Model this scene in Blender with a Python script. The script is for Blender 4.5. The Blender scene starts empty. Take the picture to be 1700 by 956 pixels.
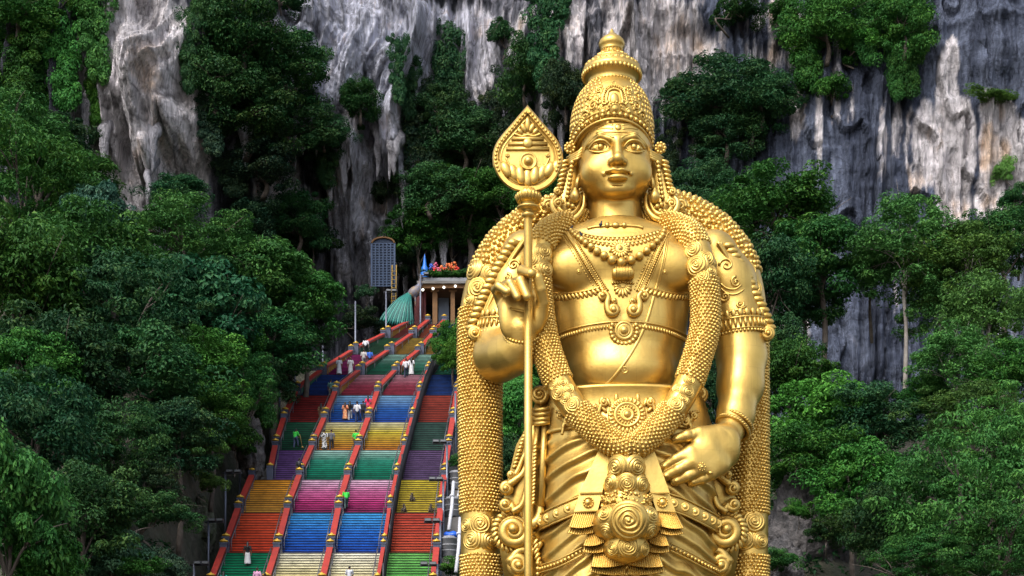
import bpy, math, random
import numpy as np
from mathutils import Vector, Matrix, Quaternion
from mathutils.bvhtree import BVHTree
random.seed(7); np.random.seed(7)
SC = bpy.context.scene
COL = SC.collection
PI = math.pi

# ------------------------------------------------------------------ camera
F = 2600.0      # focal length in photo pixels
D0 = 70.0       # metres to the statue
CZ = 1.7        # eye height
S = D0 / F      # metres per photo pixel at the statue
HY = 1300.0     # photo row of the horizon (below the frame: rising-front lens, upright verticals)
cd = bpy.data.cameras.new('camera'); cam = bpy.data.objects.new('camera', cd); COL.objects.link(cam)
cd.sensor_width = 36.0; cd.lens = 36.0 * F / 1700.0; cd.shift_y = (HY - 478.0) / 1700.0
cd.clip_start = 0.5; cd.clip_end = 3000.0
cam.location = (0, 0, CZ); cam.rotation_euler = (PI / 2, 0, 0)
SC.camera = cam

# ------------------------------------------------------------------ sky, sun, exposure
SUN_EL, SUN_AZ = math.radians(50), math.radians(-150)   # soft sun high behind the camera, to its left
world = bpy.data.worlds.new('World'); SC.world = world; world.use_nodes = True
wn = world.node_tree.nodes; wl = world.node_tree.links; wn.clear()
sky = wn.new('ShaderNodeTexSky'); sky.sky_type = 'NISHITA'; sky.sun_disc = False
sky.sun_elevation = SUN_EL; sky.sun_rotation = SUN_AZ
sky.air_density = 1.0; sky.dust_density = 4.0; sky.ozone_density = 1.0
hsv = wn.new('ShaderNodeHueSaturation'); hsv.inputs['Saturation'].default_value = 0.55
bg = wn.new('ShaderNodeBackground'); bg.inputs['Strength'].default_value = 0.15
wo = wn.new('ShaderNodeOutputWorld')
wl.new(sky.outputs[0], hsv.inputs['Color']); wl.new(hsv.outputs[0], bg.inputs[0]); wl.new(bg.outputs[0], wo.inputs[0])
sd = bpy.data.lights.new('sun', 'SUN'); sd.energy = 1.05; sd.angle = math.radians(26); sd.color = (1.0, 0.96, 0.9)
sun = bpy.data.objects.new('sun', sd); COL.objects.link(sun)
# direction towards the sun: x right, y away from the camera
SUND = Vector((math.sin(SUN_AZ) * math.cos(SUN_EL), math.cos(SUN_AZ) * math.cos(SUN_EL), math.sin(SUN_EL)))
sun.rotation_euler = SUND.to_track_quat('Z', 'Y').to_euler(); sun.location = (0, 0, 150)
SC.view_settings.view_transform = 'Standard'; SC.view_settings.look = 'None'
SC.view_settings.exposure = 1.15; SC.view_settings.gamma = 1.0; SC.view_settings.use_curve_mapping = False
SC.render.engine = 'CYCLES'
SC.cycles.max_bounces = 6; SC.cycles.diffuse_bounces = 3; SC.cycles.glossy_bounces = 4
SC.cycles.transmission_bounces = 3; SC.cycles.transparent_max_bounces = 6
SC.cycles.caustics_reflective = False; SC.cycles.caustics_refractive = False

# ------------------------------------------------------------------ helpers
def at(px, py, d):
    """point at depth d metres seen at photo pixel (px, py)"""
    return Vector(((px - 850.0) / F * d, d, CZ + (HY - py) / F * d))
def U(px, py, dy=0.0):
    """the same in statue units (1 unit = one photo pixel at the statue's distance), dy towards the back"""
    k = 1.0 + dy / F
    return np.array([(px - 850.0) * k, dy, (HY - py) * k])
def to_world(v):
    v = np.asarray(v, dtype=np.float64) * S
    v[..., 1] += D0; v[..., 2] += CZ
    return v

def tag(o, label=None, cat=None, group=None, kind=None):
    if label: o['label'] = label
    if cat: o['category'] = cat
    if group: o['group'] = group
    if kind: o['kind'] = kind
    return o
def thing(name, label, cat, loc=(0, 0, 0), group=None, rz=0.0):
    o = bpy.data.objects.new(name, None); COL.objects.link(o)
    o.location = loc; o.rotation_euler = (0, 0, rz); o.empty_display_size = 0.3
    return tag(o, label, cat, group)
def link(name, me, mat=None, parent=None, smooth=True):
    o = bpy.data.objects.new(name, me); COL.objects.link(o)
    if mat is not None and len(me.materials) == 0: me.materials.append(mat)
    if smooth is True: me.shade_smooth()
    if parent is not None:
        o.parent = parent
    return o
def in_world(o, parent):
    """parent o although its mesh is in world coordinates"""
    o.parent = parent
    q = parent; loc = Vector((0, 0, 0))
    top = parent
    while top.parent: top = top.parent
    o.matrix_parent_inverse = Matrix.Translation(-Vector(top.location)) if parent is top else Matrix.Identity(4)
    return o
def new_mesh(name, v, f):
    me = bpy.data.meshes.new(name)
    v = np.asarray(v, dtype=np.float32)
    if isinstance(f, np.ndarray):
        n, k = f.shape
        me.vertices.add(len(v)); me.vertices.foreach_set('co', v.ravel())
        me.loops.add(n * k); me.loops.foreach_set('vertex_index', f.astype(np.int32).ravel())
        me.polygons.add(n); me.polygons.foreach_set('loop_start', np.arange(0, n * k, k, dtype=np.int32))
        me.update(calc_edges=True)
    else:
        me.from_pydata(v.tolist(), [], f); me.update()
    return me

# ---- numpy value noise
def _hash(ix, iy, iz, seed):
    h = (ix * 374761393 + iy * 668265263 + iz * 1440662683 + seed * 974711) & 0xffffffff
    h = ((h ^ (h >> 13)) * 1274126177) & 0xffffffff
    return ((h ^ (h >> 16)) & 0xffff) / 65535.0
def vnoise(x, y, z, seed=0):
    x, y, z = np.broadcast_arrays(np.asarray(x, float), np.asarray(y, float), np.asarray(z, float))
    ix, iy, iz = np.floor(x).astype(np.int64), np.floor(y).astype(np.int64), np.floor(z).astype(np.int64)
    fx, fy, fz = x - ix, y - iy, z - iz
    fx, fy, fz = [t * t * t * (t * (t * 6 - 15) + 10) for t in (fx, fy, fz)]
    r = 0
    for a in (0, 1):
        for b in (0, 1):
            for c in (0, 1):
                w = (fx if a else 1 - fx) * (fy if b else 1 - fy) * (fz if c else 1 - fz)
                r = r + w * _hash(ix + a, iy + b, iz + c, seed)
    return r * 2 - 1
def fbm(x, y, z, octv=4, seed=0, gain=0.5, lac=2.03):
    r, a = 0, 1.0
    for o in range(octv):
        r = r + a * vnoise(x, y, z, seed + o * 17); a *= gain
        x, y, z = np.asarray(x) * lac, np.asarray(y) * lac, np.asarray(z) * lac
    return r

# ---- distance-field modelling for bodies
class Field:
    def __init__(s, lo, hi, h):
        s.lo = np.array(lo, float); s.h = h
        n = np.ceil((np.array(hi, float) - s.lo) / h).astype(int) + 1
        s.v = np.full(n, 1e3, np.float32)
        s.ax = [(s.lo[i] + h * np.arange(n[i])).astype(np.float32) for i in range(3)]
    def put(s, prim, k=0.0, mode='u'):
        fn, lo, hi = prim
        m = 3 * k + 4 * s.h
        sl = []
        for i in range(3):
            a = int(np.floor((lo[i] - m - s.lo[i]) / s.h)); b = int(np.ceil((hi[i] + m - s.lo[i]) / s.h)) + 1
            a = max(a, 0); b = min(b, s.v.shape[i])
            if b <= a: return s
            sl.append(slice(a, b))
        sl = tuple(sl)
        X = s.ax[0][sl[0]][:, None, None]; Y = s.ax[1][sl[1]][None, :, None]; Z = s.ax[2][sl[2]][None, None, :]
        d = fn(X, Y, Z).astype(np.float32); v = s.v[sl]
        if mode == 's':
            d = -d
            if k > 0:
                h = np.maximum(k - np.abs(v - d), 0) / k; r = np.maximum(v, d) + h * h * k * 0.25
            else: r = np.maximum(v, d)
        else:
            if k > 0:
                h = np.maximum(k - np.abs(v - d), 0) / k; r = np.minimum(v, d) - h * h * k * 0.25
            else: r = np.minimum(v, d)
        s.v[sl] = r
        return s
    def mesh(s):
        v = s.v; ins = v < 0
        nx, ny, nz = v.shape
        c = [ins[a:nx - 1 + a, b:ny - 1 + b, d:nz - 1 + d] for a in (0, 1) for b in (0, 1) for d in (0, 1)]
        al = c[0].copy(); an = c[0].copy()
        for q in c[1:]: al &= q; an |= q
        cells = an & ~al
        idx = np.argwhere(cells)
        num = np.full(cells.shape, -1, np.int64); num[cells] = np.arange(len(idx))
        P = np.zeros((len(idx), 3)); N = np.zeros(len(idx))
        i, j, k = idx.T
        offs = [(a, b, d) for a in (0, 1) for b in (0, 1) for d in (0, 1)]
        for p in offs:
            for ax in range(3):
                if p[ax] == 1: continue
                q = list(p); q[ax] = 1
                va = v[i + p[0], j + p[1], k + p[2]]; vb = v[i + q[0], j + q[1], k + q[2]]
                m = (va < 0) != (vb < 0)
                t = np.where(m, va / np.where(m, va - vb, 1), 0)
                for e in range(3):
                    P[:, e] += np.where(m, p[e] + (t if e == ax else 0), 0)
                N += m
        P = P / N[:, None] + idx
        P = s.lo + P * s.h
        faces = []
        for ax in range(3):
            sa = [slice(None)] * 3; sb = [slice(None)] * 3
            sa[ax] = slice(0, v.shape[ax] - 1); sb[ax] = slice(1, v.shape[ax])
            A = ins[tuple(sa)]; B = ins[tuple(sb)]
            e = np.argwhere(A != B)
            o = [x for x in range(3) if x != ax]
            ok = np.all(e[:, o] >= 1, axis=1)
            for x in o: ok &= e[:, x] < v.shape[x] - 1
            e = e[ok]
            fl = A[e[:, 0], e[:, 1], e[:, 2]]
            def cell(d1, d2):
                g = e.copy(); g[:, o[0]] -= d1; g[:, o[1]] -= d2
                return num[g[:, 0], g[:, 1], g[:, 2]]
            q = np.stack([cell(1, 1), cell(0, 1), cell(0, 0), cell(1, 0)], 1)
            if ax == 1: fl = ~fl
            q[~fl] = q[~fl][:, ::-1]
            faces.append(q)
        return P, np.concatenate(faces)

def ell(c, r, rot=None):
    c = np.array(c, float); r = np.array(r, float)
    M = None if rot is None else np.array(rot.to_3x3() if hasattr(rot, 'to_3x3') else rot)
    def fn(X, Y, Z):
        x, y, z = X - c[0], Y - c[1], Z - c[2]
        if M is not None:
            x, y, z = (M[0, 0] * x + M[1, 0] * y + M[2, 0] * z, M[0, 1] * x + M[1, 1] * y + M[2, 1] * z, M[0, 2] * x + M[1, 2] * y + M[2, 2] * z)
        k0 = np.sqrt((x / r[0]) ** 2 + (y / r[1]) ** 2 + (z / r[2]) ** 2)
        k1 = np.sqrt((x / r[0] ** 2) ** 2 + (y / r[1] ** 2) ** 2 + (z / r[2] ** 2) ** 2)
        return k0 * (k0 - 1) / np.maximum(k1, 1e-6)
    m = r if M is None else np.full(3, r.max())
    return fn, c - m, c + m
def cone(a, b, ra, rb):
    a = np.array(a, float); b = np.array(b, float); ab = b - a; L = max(ab @ ab, 1e-9)
    def fn(X, Y, Z):
        t = np.clip(((X - a[0]) * ab[0] + (Y - a[1]) * ab[1] + (Z - a[2]) * ab[2]) / L, 0, 1)
        return np.sqrt((X - a[0] - t * ab[0]) ** 2 + (Y - a[1] - t * ab[1]) ** 2 + (Z - a[2] - t * ab[2]) ** 2) - (ra + t * (rb - ra))
    m = max(ra, rb)
    return fn, np.minimum(a, b) - m, np.maximum(a, b) + m
def chain(f, pts, rad, k=0.0, mode='u', first_k=None):
    for q in range(len(pts) - 1):
        f.put(cone(pts[q], pts[q + 1], rad[q], rad[q + 1]), (first_k if q == 0 and first_k is not None else k), mode)
def loft(zs, cx, cy, a, b, p=2.3):
    o = np.argsort(zs); zs, cx, cy, a, b = [np.array(t, float)[o] for t in (zs, cx, cy, a, b)]
    def fn(X, Y, Z):
        I = lambda t: np.interp(Z, zs, t)
        aa, bb = I(a), I(b)
        q = (np.abs((X - I(cx)) / aa) ** p + np.abs((Y - I(cy)) / bb) ** p) ** (1 / p)
        d = (q - 1) * np.minimum(aa, bb)
        return np.maximum(d, np.maximum(zs[0] - Z, Z - zs[-1]))
    return fn, np.array([(cx - a).min(), (cy - b).min(), zs[0]]), np.array([(cx + a).max(), (cy + b).max(), zs[-1]])

# ---- mesh collector
class MB:
    def __init__(s): s.v = []; s.f = []; s.n = 0
    def add(s, v, f):
        v = np.asarray(v, float).reshape(-1, 3)
        s.v.append(v); s.f.extend([[i + s.n for i in q] for q in f]); s.n += len(v)
        return s
    def grid(s, P, closed_u=False, closed_v=False, flip=False):
        """P[i][j] points"""
        P = np.asarray(P, float); a, b = P.shape[:2]
        f = []
        for i in range(a if closed_u else a - 1):
            for j in range(b if closed_v else b - 1):
                q = [i * b + j, ((i + 1) % a) * b + j, ((i + 1) % a) * b + (j + 1) % b, i * b + (j + 1) % b]
                f.append(q[::-1] if flip else q)
        return s.add(P.reshape(-1, 3), f)
    def tube(s, pts, rad, n=8, caps=True, flat=1.0, up=None):
        pts = [np.asarray(p, float) for p in pts]; m = len(pts)
        if not hasattr(rad, '__len__'): rad = [rad] * m
        T = [pts[min(i + 1, m - 1)] - pts[max(i - 1, 0)] for i in range(m)]
        T = [t / (np.linalg.norm(t) + 1e-12) for t in T]
        u = np.array(up, float) if up is not None else (np.array([0, -1.0, 0]) if abs(T[0][1]) < 0.9 else np.array([1.0, 0, 0]))
        P = []
        for i in range(m):
            if up is not None: u = np.array(up[i] if np.ndim(up) == 2 else up, float)
            u = u - T[i] * (u @ T[i]); u /= np.linalg.norm(u) + 1e-12
            w = np.cross(T[i], u)
            P.append([pts[i] + rad[i] * (math.cos(2 * PI * j / n) * w + flat * math.sin(2 * PI * j / n) * u) for j in range(n)])
        b0 = s.n
        s.grid(P, closed_v=True)
        if caps:
            s.f.append([b0 + j for j in range(n)][::-1][::-1]); s.f.append([b0 + (m - 1) * n + j for j in range(n)][::-1])
        return s
    def lathe(s, prof, c=(0, 0, 0), ax=(0, 0, 1), n=24, ref=None, arc=(0, 2 * PI)):
        """prof: (radius, height along ax)"""
        ax = np.array(ax, float); ax /= np.linalg.norm(ax)
        r = np.array(ref if ref is not None else ((1, 0, 0) if abs(ax[0]) < 0.9 else (0, 0, 1)), float)
        r -= ax * (r @ ax); r /= np.linalg.norm(r); q = np.cross(ax, r); c = np.array(c, float)
        full = abs(arc[1] - arc[0] - 2 * PI) < 1e-6
        m = n if full else n + 1
        P = [[c + ax * h + rr * (math.cos(arc[0] + (arc[1] - arc[0]) * j / n) * r + math.sin(arc[0] + (arc[1] - arc[0]) * j / n) * q) for j in range(m)] for rr, h in prof]
        return s.grid(P, closed_v=full, flip=True)
    def ball(s, c, r, n=10, m=7, R=None):
        r = np.array([r, r, r] if not hasattr(r, '__len__') else r, float)
        P = []
        for i in range(m + 1):
            t = PI * i / m
            P.append([[math.sin(t) * math.cos(2 * PI * j / n), math.sin(t) * math.sin(2 * PI * j / n), math.cos(t)] for j in range(n)])
        P = np.array(P) * r
        if R is not None: P = P @ np.array(R).T
        return s.grid(P + np.array(c, float), closed_v=True)
    def box(s, c, h, R=None):
        P = np.array([[x, y, z] for x in (-1, 1) for y in (-1, 1) for z in (-1, 1)], float) * np.array(h, float)
        if R is not None: P = P @ np.array(R).T
        return s.add(P + np.array(c, float), [(0, 1, 3, 2), (4, 6, 7, 5), (0, 4, 5, 1), (2, 3, 7, 6), (0, 2, 6, 4), (1, 5, 7, 3)])
    def prism(s, poly, d, R=None, c=(0, 0, 0)):
        """outline poly (x,z), thickness from y=0 to y=d"""
        n = len(poly)
        P = np.array([[x, 0, z] for x, z in poly] + [[x, d, z] for x, z in poly], float)
        if R is not None: P = P @ np.array(R).T
        f = [list(range(n)), list(range(2 * n - 1, n - 1, -1))] + [[i, i + n, (i + 1) % n + n, (i + 1) % n] for i in range(n)]
        return s.add(P + np.array(c, float), f)
    def build(s, name, mat, parent=None, units=False, smooth=True, kind=None):
        v = np.concatenate(s.v); v = to_world(v) if units else v
        me = bpy.data.meshes.new(name); me.from_pydata(v.tolist(), [], s.f); me.update()
        o = bpy.data.objects.new(name, me); COL.objects.link(o)
        me.materials.append(mat)
        if smooth: me.shade_smooth()
        if smooth == 'auto':
            try: me.set_sharp_from_angle(angle=math.radians(38))
            except Exception: pass
        if kind: o['kind'] = kind
        if parent is not None: in_world(o, parent)
        return o
def frame(n, up=(0, 0, 1)):
    """columns: x right, y up, z = n"""
    n = np.array(n, float); n /= np.linalg.norm(n)
    u = np.array(up, float); u = u - n * (u @ n)
    if np.linalg.norm(u) < 1e-4: u = np.array([0, 1.0, 0]) - n * n[1]
    u /= np.linalg.norm(u)
    return np.stack([np.cross(u, n), u, n], 1)
def spline(pts, n):
    """Catmull-Rom resample"""
    P = np.array(pts, float); P = np.vstack([2 * P[0] - P[1], P, 2 * P[-1] - P[-2]])
    out = []
    m = len(P) - 3
    for t in np.linspace(0, m - 1e-9, n):
        i = int(t); u = t - i
        a, b, c, d = P[i:i + 4]
        out.append(0.5 * ((2 * b) + (c - a) * u + (2 * a - 5 * b + 4 * c - d) * u * u + (3 * b - a - 3 * c + d) * u ** 3))
    return np.array(out)
def even(P, step):
    P = np.array(P); d = np.r_[0, np.cumsum(np.linalg.norm(np.diff(P, axis=0), axis=1))]
    n = max(int(d[-1] / step), 1)
    t = (np.arange(n) + 0.5) * d[-1] / n
    return np.stack([np.interp(t, d, P[:, i]) for i in range(P.shape[1])], 1)

# ---- materials
def mat(name, col=(0.5, 0.5, 0.5), rough=0.6, metal=0.0, noise=None, bump=None, spec=0.5):
    """noise=(scale, other colour, amount); bump=(scale, strength, distance)"""
    m = bpy.data.materials.new(name); m.use_nodes = True
    nt = m.node_tree; b = nt.nodes['Principled BSDF']
    b.inputs['Base Color'].default_value = (*col, 1); b.inputs['Roughness'].default_value = rough; b.inputs['Metallic'].default_value = metal
    b.inputs['Specular IOR Level'].default_value = spec
    tc = nt.nodes.new('ShaderNodeTexCoord')
    if noise:
        n = nt.nodes.new('ShaderNodeTexNoise'); n.inputs['Scale'].default_value = noise[0]; n.inputs['Detail'].default_value = 5; n.inputs['Roughness'].default_value = 0.6
        nt.links.new(tc.outputs['Object'], n.inputs['Vector'])
        r = nt.nodes.new('ShaderNodeValToRGB'); r.color_ramp.elements[0].position = 0.35; r.color_ramp.elements[1].position = 0.7
        r.color_ramp.elements[0].color = (*col, 1)
        r.color_ramp.elements[1].color = (*[col[i] + (noise[1][i] - col[i]) * noise[2] for i in range(3)], 1)
        nt.links.new(n.outputs['Fac'], r.inputs['Fac']); nt.links.new(r.outputs['Color'], b.inputs['Base Color'])
    if bump:
        n = nt.nodes.new('ShaderNodeTexNoise'); n.inputs['Scale'].default_value = bump[0]; n.inputs['Detail'].default_value = 4
        nt.links.new(tc.outputs['Object'], n.inputs['Vector'])
        bp = nt.nodes.new('ShaderNodeBump'); bp.inputs['Strength'].default_value = bump[1]; bp.inputs['Distance'].default_value = bump[2]
        nt.links.new(n.outputs['Fac'], bp.inputs['Height']); nt.links.new(bp.outputs['Normal'], b.inputs['Normal'])
    return m
# ================================================================== terrain and cliff
def smooth(a, b, x):
    t = np.clip((np.asarray(x, float) - a) / (b - a), 0, 1); return t * t * (3 - 2 * t)
STAIR_D0, STAIR_T = 84.2, 0.629
def terrain_h(x, y):
    x = np.asarray(x, float); y = np.asarray(y, float)
    left = np.interp(y, [54, 72, 95, 125, 160, 260], [0, 8, 21, 37, 55, 62])
    mid = np.clip((y - STAIR_D0) * STAIR_T - 3.6, 0, None); mid = np.minimum(mid, 44.0)
    right = np.interp(y, [72, 82, 95, 104, 140, 260], [0, 6.5, 17, 22, 33, 36])
    cen = np.interp(y, [84, 100, 125, 150, 260], [0, 9, 22, 36, 46])
    wl = 1 - smooth(-25.5, -20.5, x); wr = smooth(12, 17, x); wc = smooth(-4.4, -1, x) * (1 - wr)
    h = left * wl + mid * (1 - wl - wc - wr) + cen * wc + right * wr
    n = fbm(x * 0.09, y * 0.09, 0 * x, 4, 3) * 1.6
    return h + n * smooth(60, 75, y) * (wl + wc + wr)
def cliff_y(x, z):
    x = np.asarray(x, float); z = np.asarray(z, float)
    base = np.interp(x, [-120, -60, -45, -36, -30, -22, -12, -2, 8, 16, 30, 60, 120], [138, 146, 150, 152, 158, 170, 174, 171, 160, 148, 143, 138, 130])
    rgt = smooth(8, 18, x)
    amp = 1 - 0.78 * rgt
    wx = x + fbm(x * 0.05, z * 0.03, 0 * x + 5, 3, 2) * 4.0 * (1 - 0.8 * rgt)
    d = fbm(wx * 0.045, z * 0.028, 0 * x, 3, 11) * 6.0 * amp
    fl = 1 - np.abs(fbm(wx * 0.16, z * 0.022, 0 * x + 2, 3, 21))            # vertical flutes
    d = d - (fl ** 2) * 4.2 * amp
    fl2 = 1 - np.abs(fbm(wx * 0.55, z * 0.05, 0 * x + 4, 3, 31))
    d = d - (fl2 ** 3) * 1.5 * (0.35 + 0.65 * amp)
    d = d + fbm(x * 0.55, z * 0.30, 0 * x + 9, 5, 41, 0.5) * 0.75 * (0.35 + 0.65 * amp)
    d = d - (1 - np.abs(fbm(wx * 1.5, z * 0.10, 0 * x + 6, 4, 131))) ** 3 * 0.8 * (0.25 + 0.75 * amp)
    blk = fbm(x * 0.16, z * 0.012, 0 * x + 3, 2, 141) * 4.0 + 0.35 * fbm(x * 0.4, z * 0.25, 0 * x + 3, 2, 147); d = d + (np.floor(blk) - blk) * 1.0 * rgt
    # overhanging tufa curtains over the cave mouth, jagged lower edges
    for x0, x1, ze, out, sd in ((-27, -9, 68, 4.0, 51), (-17, -6, 58, 2.5, 57), (-3, 12, 66, 3.5, 61), (-48, -31, 62, 2.5, 67)):
        e = ze + fbm(x * 0.55, 0 * x, 0 * x + sd, 4, sd) * 6.0
        w = smooth(x0 - 3, x0 + 2, x) * (1 - smooth(x1 - 2, x1 + 3, x))
        d = d - out * w * smooth(-0.5, 1.6, z - e)
    # horizontal ledges on the slate wall
    d = d + rgt * 0.9 * np.abs(fbm(x * 0.05, z * 0.22, 0 * x + 1, 3, 77))
    lean = 0.05 * (z - 45)
    return base + d + lean

def cliff_mesh():
    nx, nz = 900, 500
    xs = np.linspace(-60, 63, nx); zs_ = np.linspace(14, 106, nz)
    X, Z = np.meshgrid(xs, zs_, indexing='ij')
    Y = cliff_y(X, Z)
    V = np.stack([X, Y, Z], -1).reshape(-1, 3)
    i = np.arange(nx - 1)[:, None] * nz + np.arange(nz - 1)[None, :]
    Fc = np.stack([i, i + nz, i + nz + 1, i + 1], -1).reshape(-1, 4)
    me = new_mesh('cliff', V, Fc); me.shade_smooth()
    # rock colour: mineral streaks, pale calcite, slate, tan stain
    px = 850 + F * X / Y; py = HY - F * (Z - CZ) / Y
    def blobs(L, soft=0.35):
        r = np.zeros_like(px)
        for cx, cy, rx, ry, w in L:
            q = ((px - cx) / rx) ** 2 + ((py - cy) / ry) ** 2
            r = np.maximum(r, w * np.clip(1.35 - q, 0, 1))
        return r
    pale = blobs([(240, 80, 80, 140, 1.0), (215, 230, 110, 120, 0.95), (320, 220, 45, 90, 0.75), (130, 130, 22, 70, 0.45), (540, 60, 80, 120, 1.0), (640, 60, 50, 110, 0.8), (700, 70, 70, 100, 1.0), (700, 140, 30, 90, 0.7), (790, 80, 40, 90, 0.75), (620, 200, 60, 100, 0.65), (590, 330, 50, 130, 0.85), (615, 400, 70, 100, 0.8), (480, 320, 70, 80, 0.6), (640, 300, 40, 90, 0.7),
                  (1110, 90, 90, 120, 0.7), (1140, 230, 40, 70, 0.5), (1290, 60, 60, 90, 0.45), (900, 220, 50, 80, 0.4), (900, 60, 80, 90, 0.35), (1000, 60, 60, 80, 0.4),
                  (1390, 130, 12, 90, 0.55), (1412, 200, 8, 90, 0.6), (1580, 100, 14, 40, 0.9), (1573, 200, 22, 120, 0.85), (1600, 250, 26, 100, 0.9), (1590, 300, 40, 110, 0.7), (1530, 240, 36, 80, 0.75), (1520, 280, 14, 60, 0.8), (1660, 250, 42, 90, 1.0), (1690, 300, 40, 110, 1.0), (1640, 330, 30, 70, 0.85), (1320, 190, 12, 60, 0.5), (1360, 210, 8, 70, 0.4), (1465, 240, 9, 80, 0.5), (1490, 220, 12, 70, 0.6), (1640, 180, 20, 40, 0.7), (1480, 500, 12, 120, 0.4), (1330, 830, 60, 120, 0.5)])
    tan = blobs([(250, 110, 40, 60, 0.35), (230, 210, 50, 60, 0.3), (1110, 80, 60, 60, 0.55), (1650, 270, 30, 80, 0.9), (1590, 320, 24, 70, 0.5), (1520, 300, 14, 60, 0.6), (1300, 60, 30, 60, 0.5), (1130, 230, 20, 60, 0.4), (560, 110, 30, 60, 0.3)])
    lav = blobs([(600, 60, 240, 170, 1.0), (600, 300, 120, 200, 0.8)])
    wx = X + fbm(X * 0.12, Z * 0.05, 0 * X, 3, 5) * 1.2 + fbm(X * 0.6, Z * 0.35, 0 * X, 3, 15) * 0.25
    s1 = fbm(wx * 0.55, Z * 0.022, 0 * X, 5, 71, 0.6); s2 = fbm(wx * 1.9, Z * 0.05, 0 * X, 4, 81, 0.6); s3 = fbm(X * 0.5, Z * 0.45, 0 * X, 5, 91, 0.55)
    rgt = smooth(8, 18, X)
    s4 = fbm(wx * 4.2, Z * 0.12, 0 * X, 3, 111, 0.6)
    t = pale * 1.35 - 0.44 + 0.30 * s1 + 0.18 * s2 + 0.16 * s3 + 0.10 * s4
    t = smooth(-0.06, 0.26, t)
    tone = np.clip(0.45 + 0.38 * s1 + 0.32 * s2 + 0.2 * s3 + 0.22 * s4, 0, 1)
    slate0, slate1 = np.array([0.060, 0.072, 0.110]), np.array([0.175, 0.205, 0.29])
    dark0, dark1 = np.array([0.035, 0.040, 0.052]), np.array([0.26, 0.26, 0.31])
    base = (slate0 + (slate1 - slate0) * tone[..., None]) * rgt[..., None] + (dark0 + (dark1 - dark0) * tone[..., None]) * (1 - rgt[..., None])
    pal = np.array([0.74, 0.70, 0.73]); lavc = np.array([0.58, 0.60, 0.72]); tanc = np.array([0.55, 0.38, 0.25])
    pc = pal + (lavc - pal) * lav[..., None]
    tt = np.clip(tan * 1.0 - 0.42 + 0.5 * s3 + 0.3 * s2, 0, 0.8)
    pc = pc + (tanc - pc) * tt[..., None]
    pc = pc * (0.72 + 0.42 * np.clip(0.5 + 0.6 * s3 + 0.3 * s2, 0, 1))[..., None]
    col = base + (pc - base) * t[..., None]
    crack = np.clip(1 - np.abs(fbm(wx * 0.35, Z * 0.16, 0 * X + 3, 4, 101)) * 9, 0, 1) * (0.35 + 0.65 * (1 - rgt))
    crack = np.maximum(crack, 0.8 * np.clip(1 - np.abs(fbm(wx * 0.9, Z * 0.12, 0 * X + 8, 5, 121, 0.6)) * 7, 0, 1) * (0.3 + 0.7 * (1 - rgt)))
    col = col * (1 - 0.72 * crack[..., None])
    a = me.color_attributes.new('rock', 'FLOAT_COLOR', 'POINT')
    a.data.foreach_set('color', np.concatenate([col.reshape(-1, 3), np.ones((nx * nz, 1))], 1).astype(np.float32).ravel())
    m = bpy.data.materials.new('limestone'); m.use_nodes = True; nt = m.node_tree; N = nt.nodes; L = nt.links; b = N['Principled BSDF']
    b.inputs['Roughness'].default_value = 0.85; b.inputs['Specular IOR Level'].default_value = 0.12
    at_ = N.new('ShaderNodeAttribute'); at_.attribute_name = 'rock'
    geo = N.new('ShaderNodeNewGeometry'); mp = N.new('ShaderNodeMapping'); mp.inputs['Scale'].default_value = (1.0, 1.0, 0.13)
    L.new(geo.outputs['Position'], mp.inputs['Vector'])
    n1 = N.new('ShaderNodeTexNoise'); n1.inputs['Scale'].default_value = 3.0; n1.inputs['Detail'].default_value = 8; n1.inputs['Roughness'].default_value = 0.65
    L.new(mp.outputs['Vector'], n1.inputs['Vector'])
    n2 = N.new('ShaderNodeTexNoise'); n2.inputs['Scale'].default_value = 1.1; n2.inputs['Detail'].default_value = 8; n2.inputs['Roughness'].default_value = 0.7
    L.new(geo.outputs['Position'], n2.inputs['Vector'])
    mr = N.new('ShaderNodeMapRange'); mr.inputs['From Min'].default_value = 0.36; mr.inputs['From Max'].default_value = 0.64; mr.inputs['To Min'].default_value = 0.62; mr.inputs['To Max'].default_value = 1.34
    L.new(n1.outputs['Fac'], mr.inputs['Value'])
    vm = N.new('ShaderNodeVectorMath'); vm.operation = 'SCALE'; L.new(at_.outputs['Color'], vm.inputs[0]); L.new(mr.outputs['Result'], vm.inputs['Scale'])
    L.new(vm.outputs['Vector'], b.inputs['Base Color'])
    vo = N.new('ShaderNodeTexVoronoi'); vo.feature = 'DISTANCE_TO_EDGE'; vo.inputs['Scale'].default_value = 0.55
    mp2 = N.new('ShaderNodeMapping'); mp2.inputs['Scale'].default_value = (1.0, 0.6, 0.42)
    nv_ = N.new('ShaderNodeVectorMath'); nv_.operation = 'SCALE'; nv_.inputs['Scale'].default_value = 1.6; L.new(n2.outputs['Color'], nv_.inputs[0])
    av = N.new('ShaderNodeVectorMath'); av.operation = 'ADD'; L.new(geo.outputs['Position'], av.inputs[0]); L.new(nv_.outputs['Vector'], av.inputs[1])
    L.new(av.outputs['Vector'], mp2.inputs['Vector']); L.new(mp2.outputs['Vector'], vo.inputs['Vector'])
    cr = N.new('ShaderNodeMapRange'); cr.inputs['From Max'].default_value = 0.04; cr.inputs['To Min'].default_value = 0.6; cr.inputs['To Max'].default_value = 1.0; L.new(vo.outputs['Distance'], cr.inputs['Value'])
    vm2 = N.new('ShaderNodeVectorMath'); vm2.operation = 'SCALE'; L.new(vm.outputs['Vector'], vm2.inputs[0]); L.new(cr.outputs['Result'], vm2.inputs['Scale']); L.new(vm2.outputs['Vector'], b.inputs['Base Color'])
    ad = N.new('ShaderNodeMath'); ad.operation = 'ADD'; L.new(n1.outputs['Fac'], ad.inputs[0]); L.new(n2.outputs['Fac'], ad.inputs[1])
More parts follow.
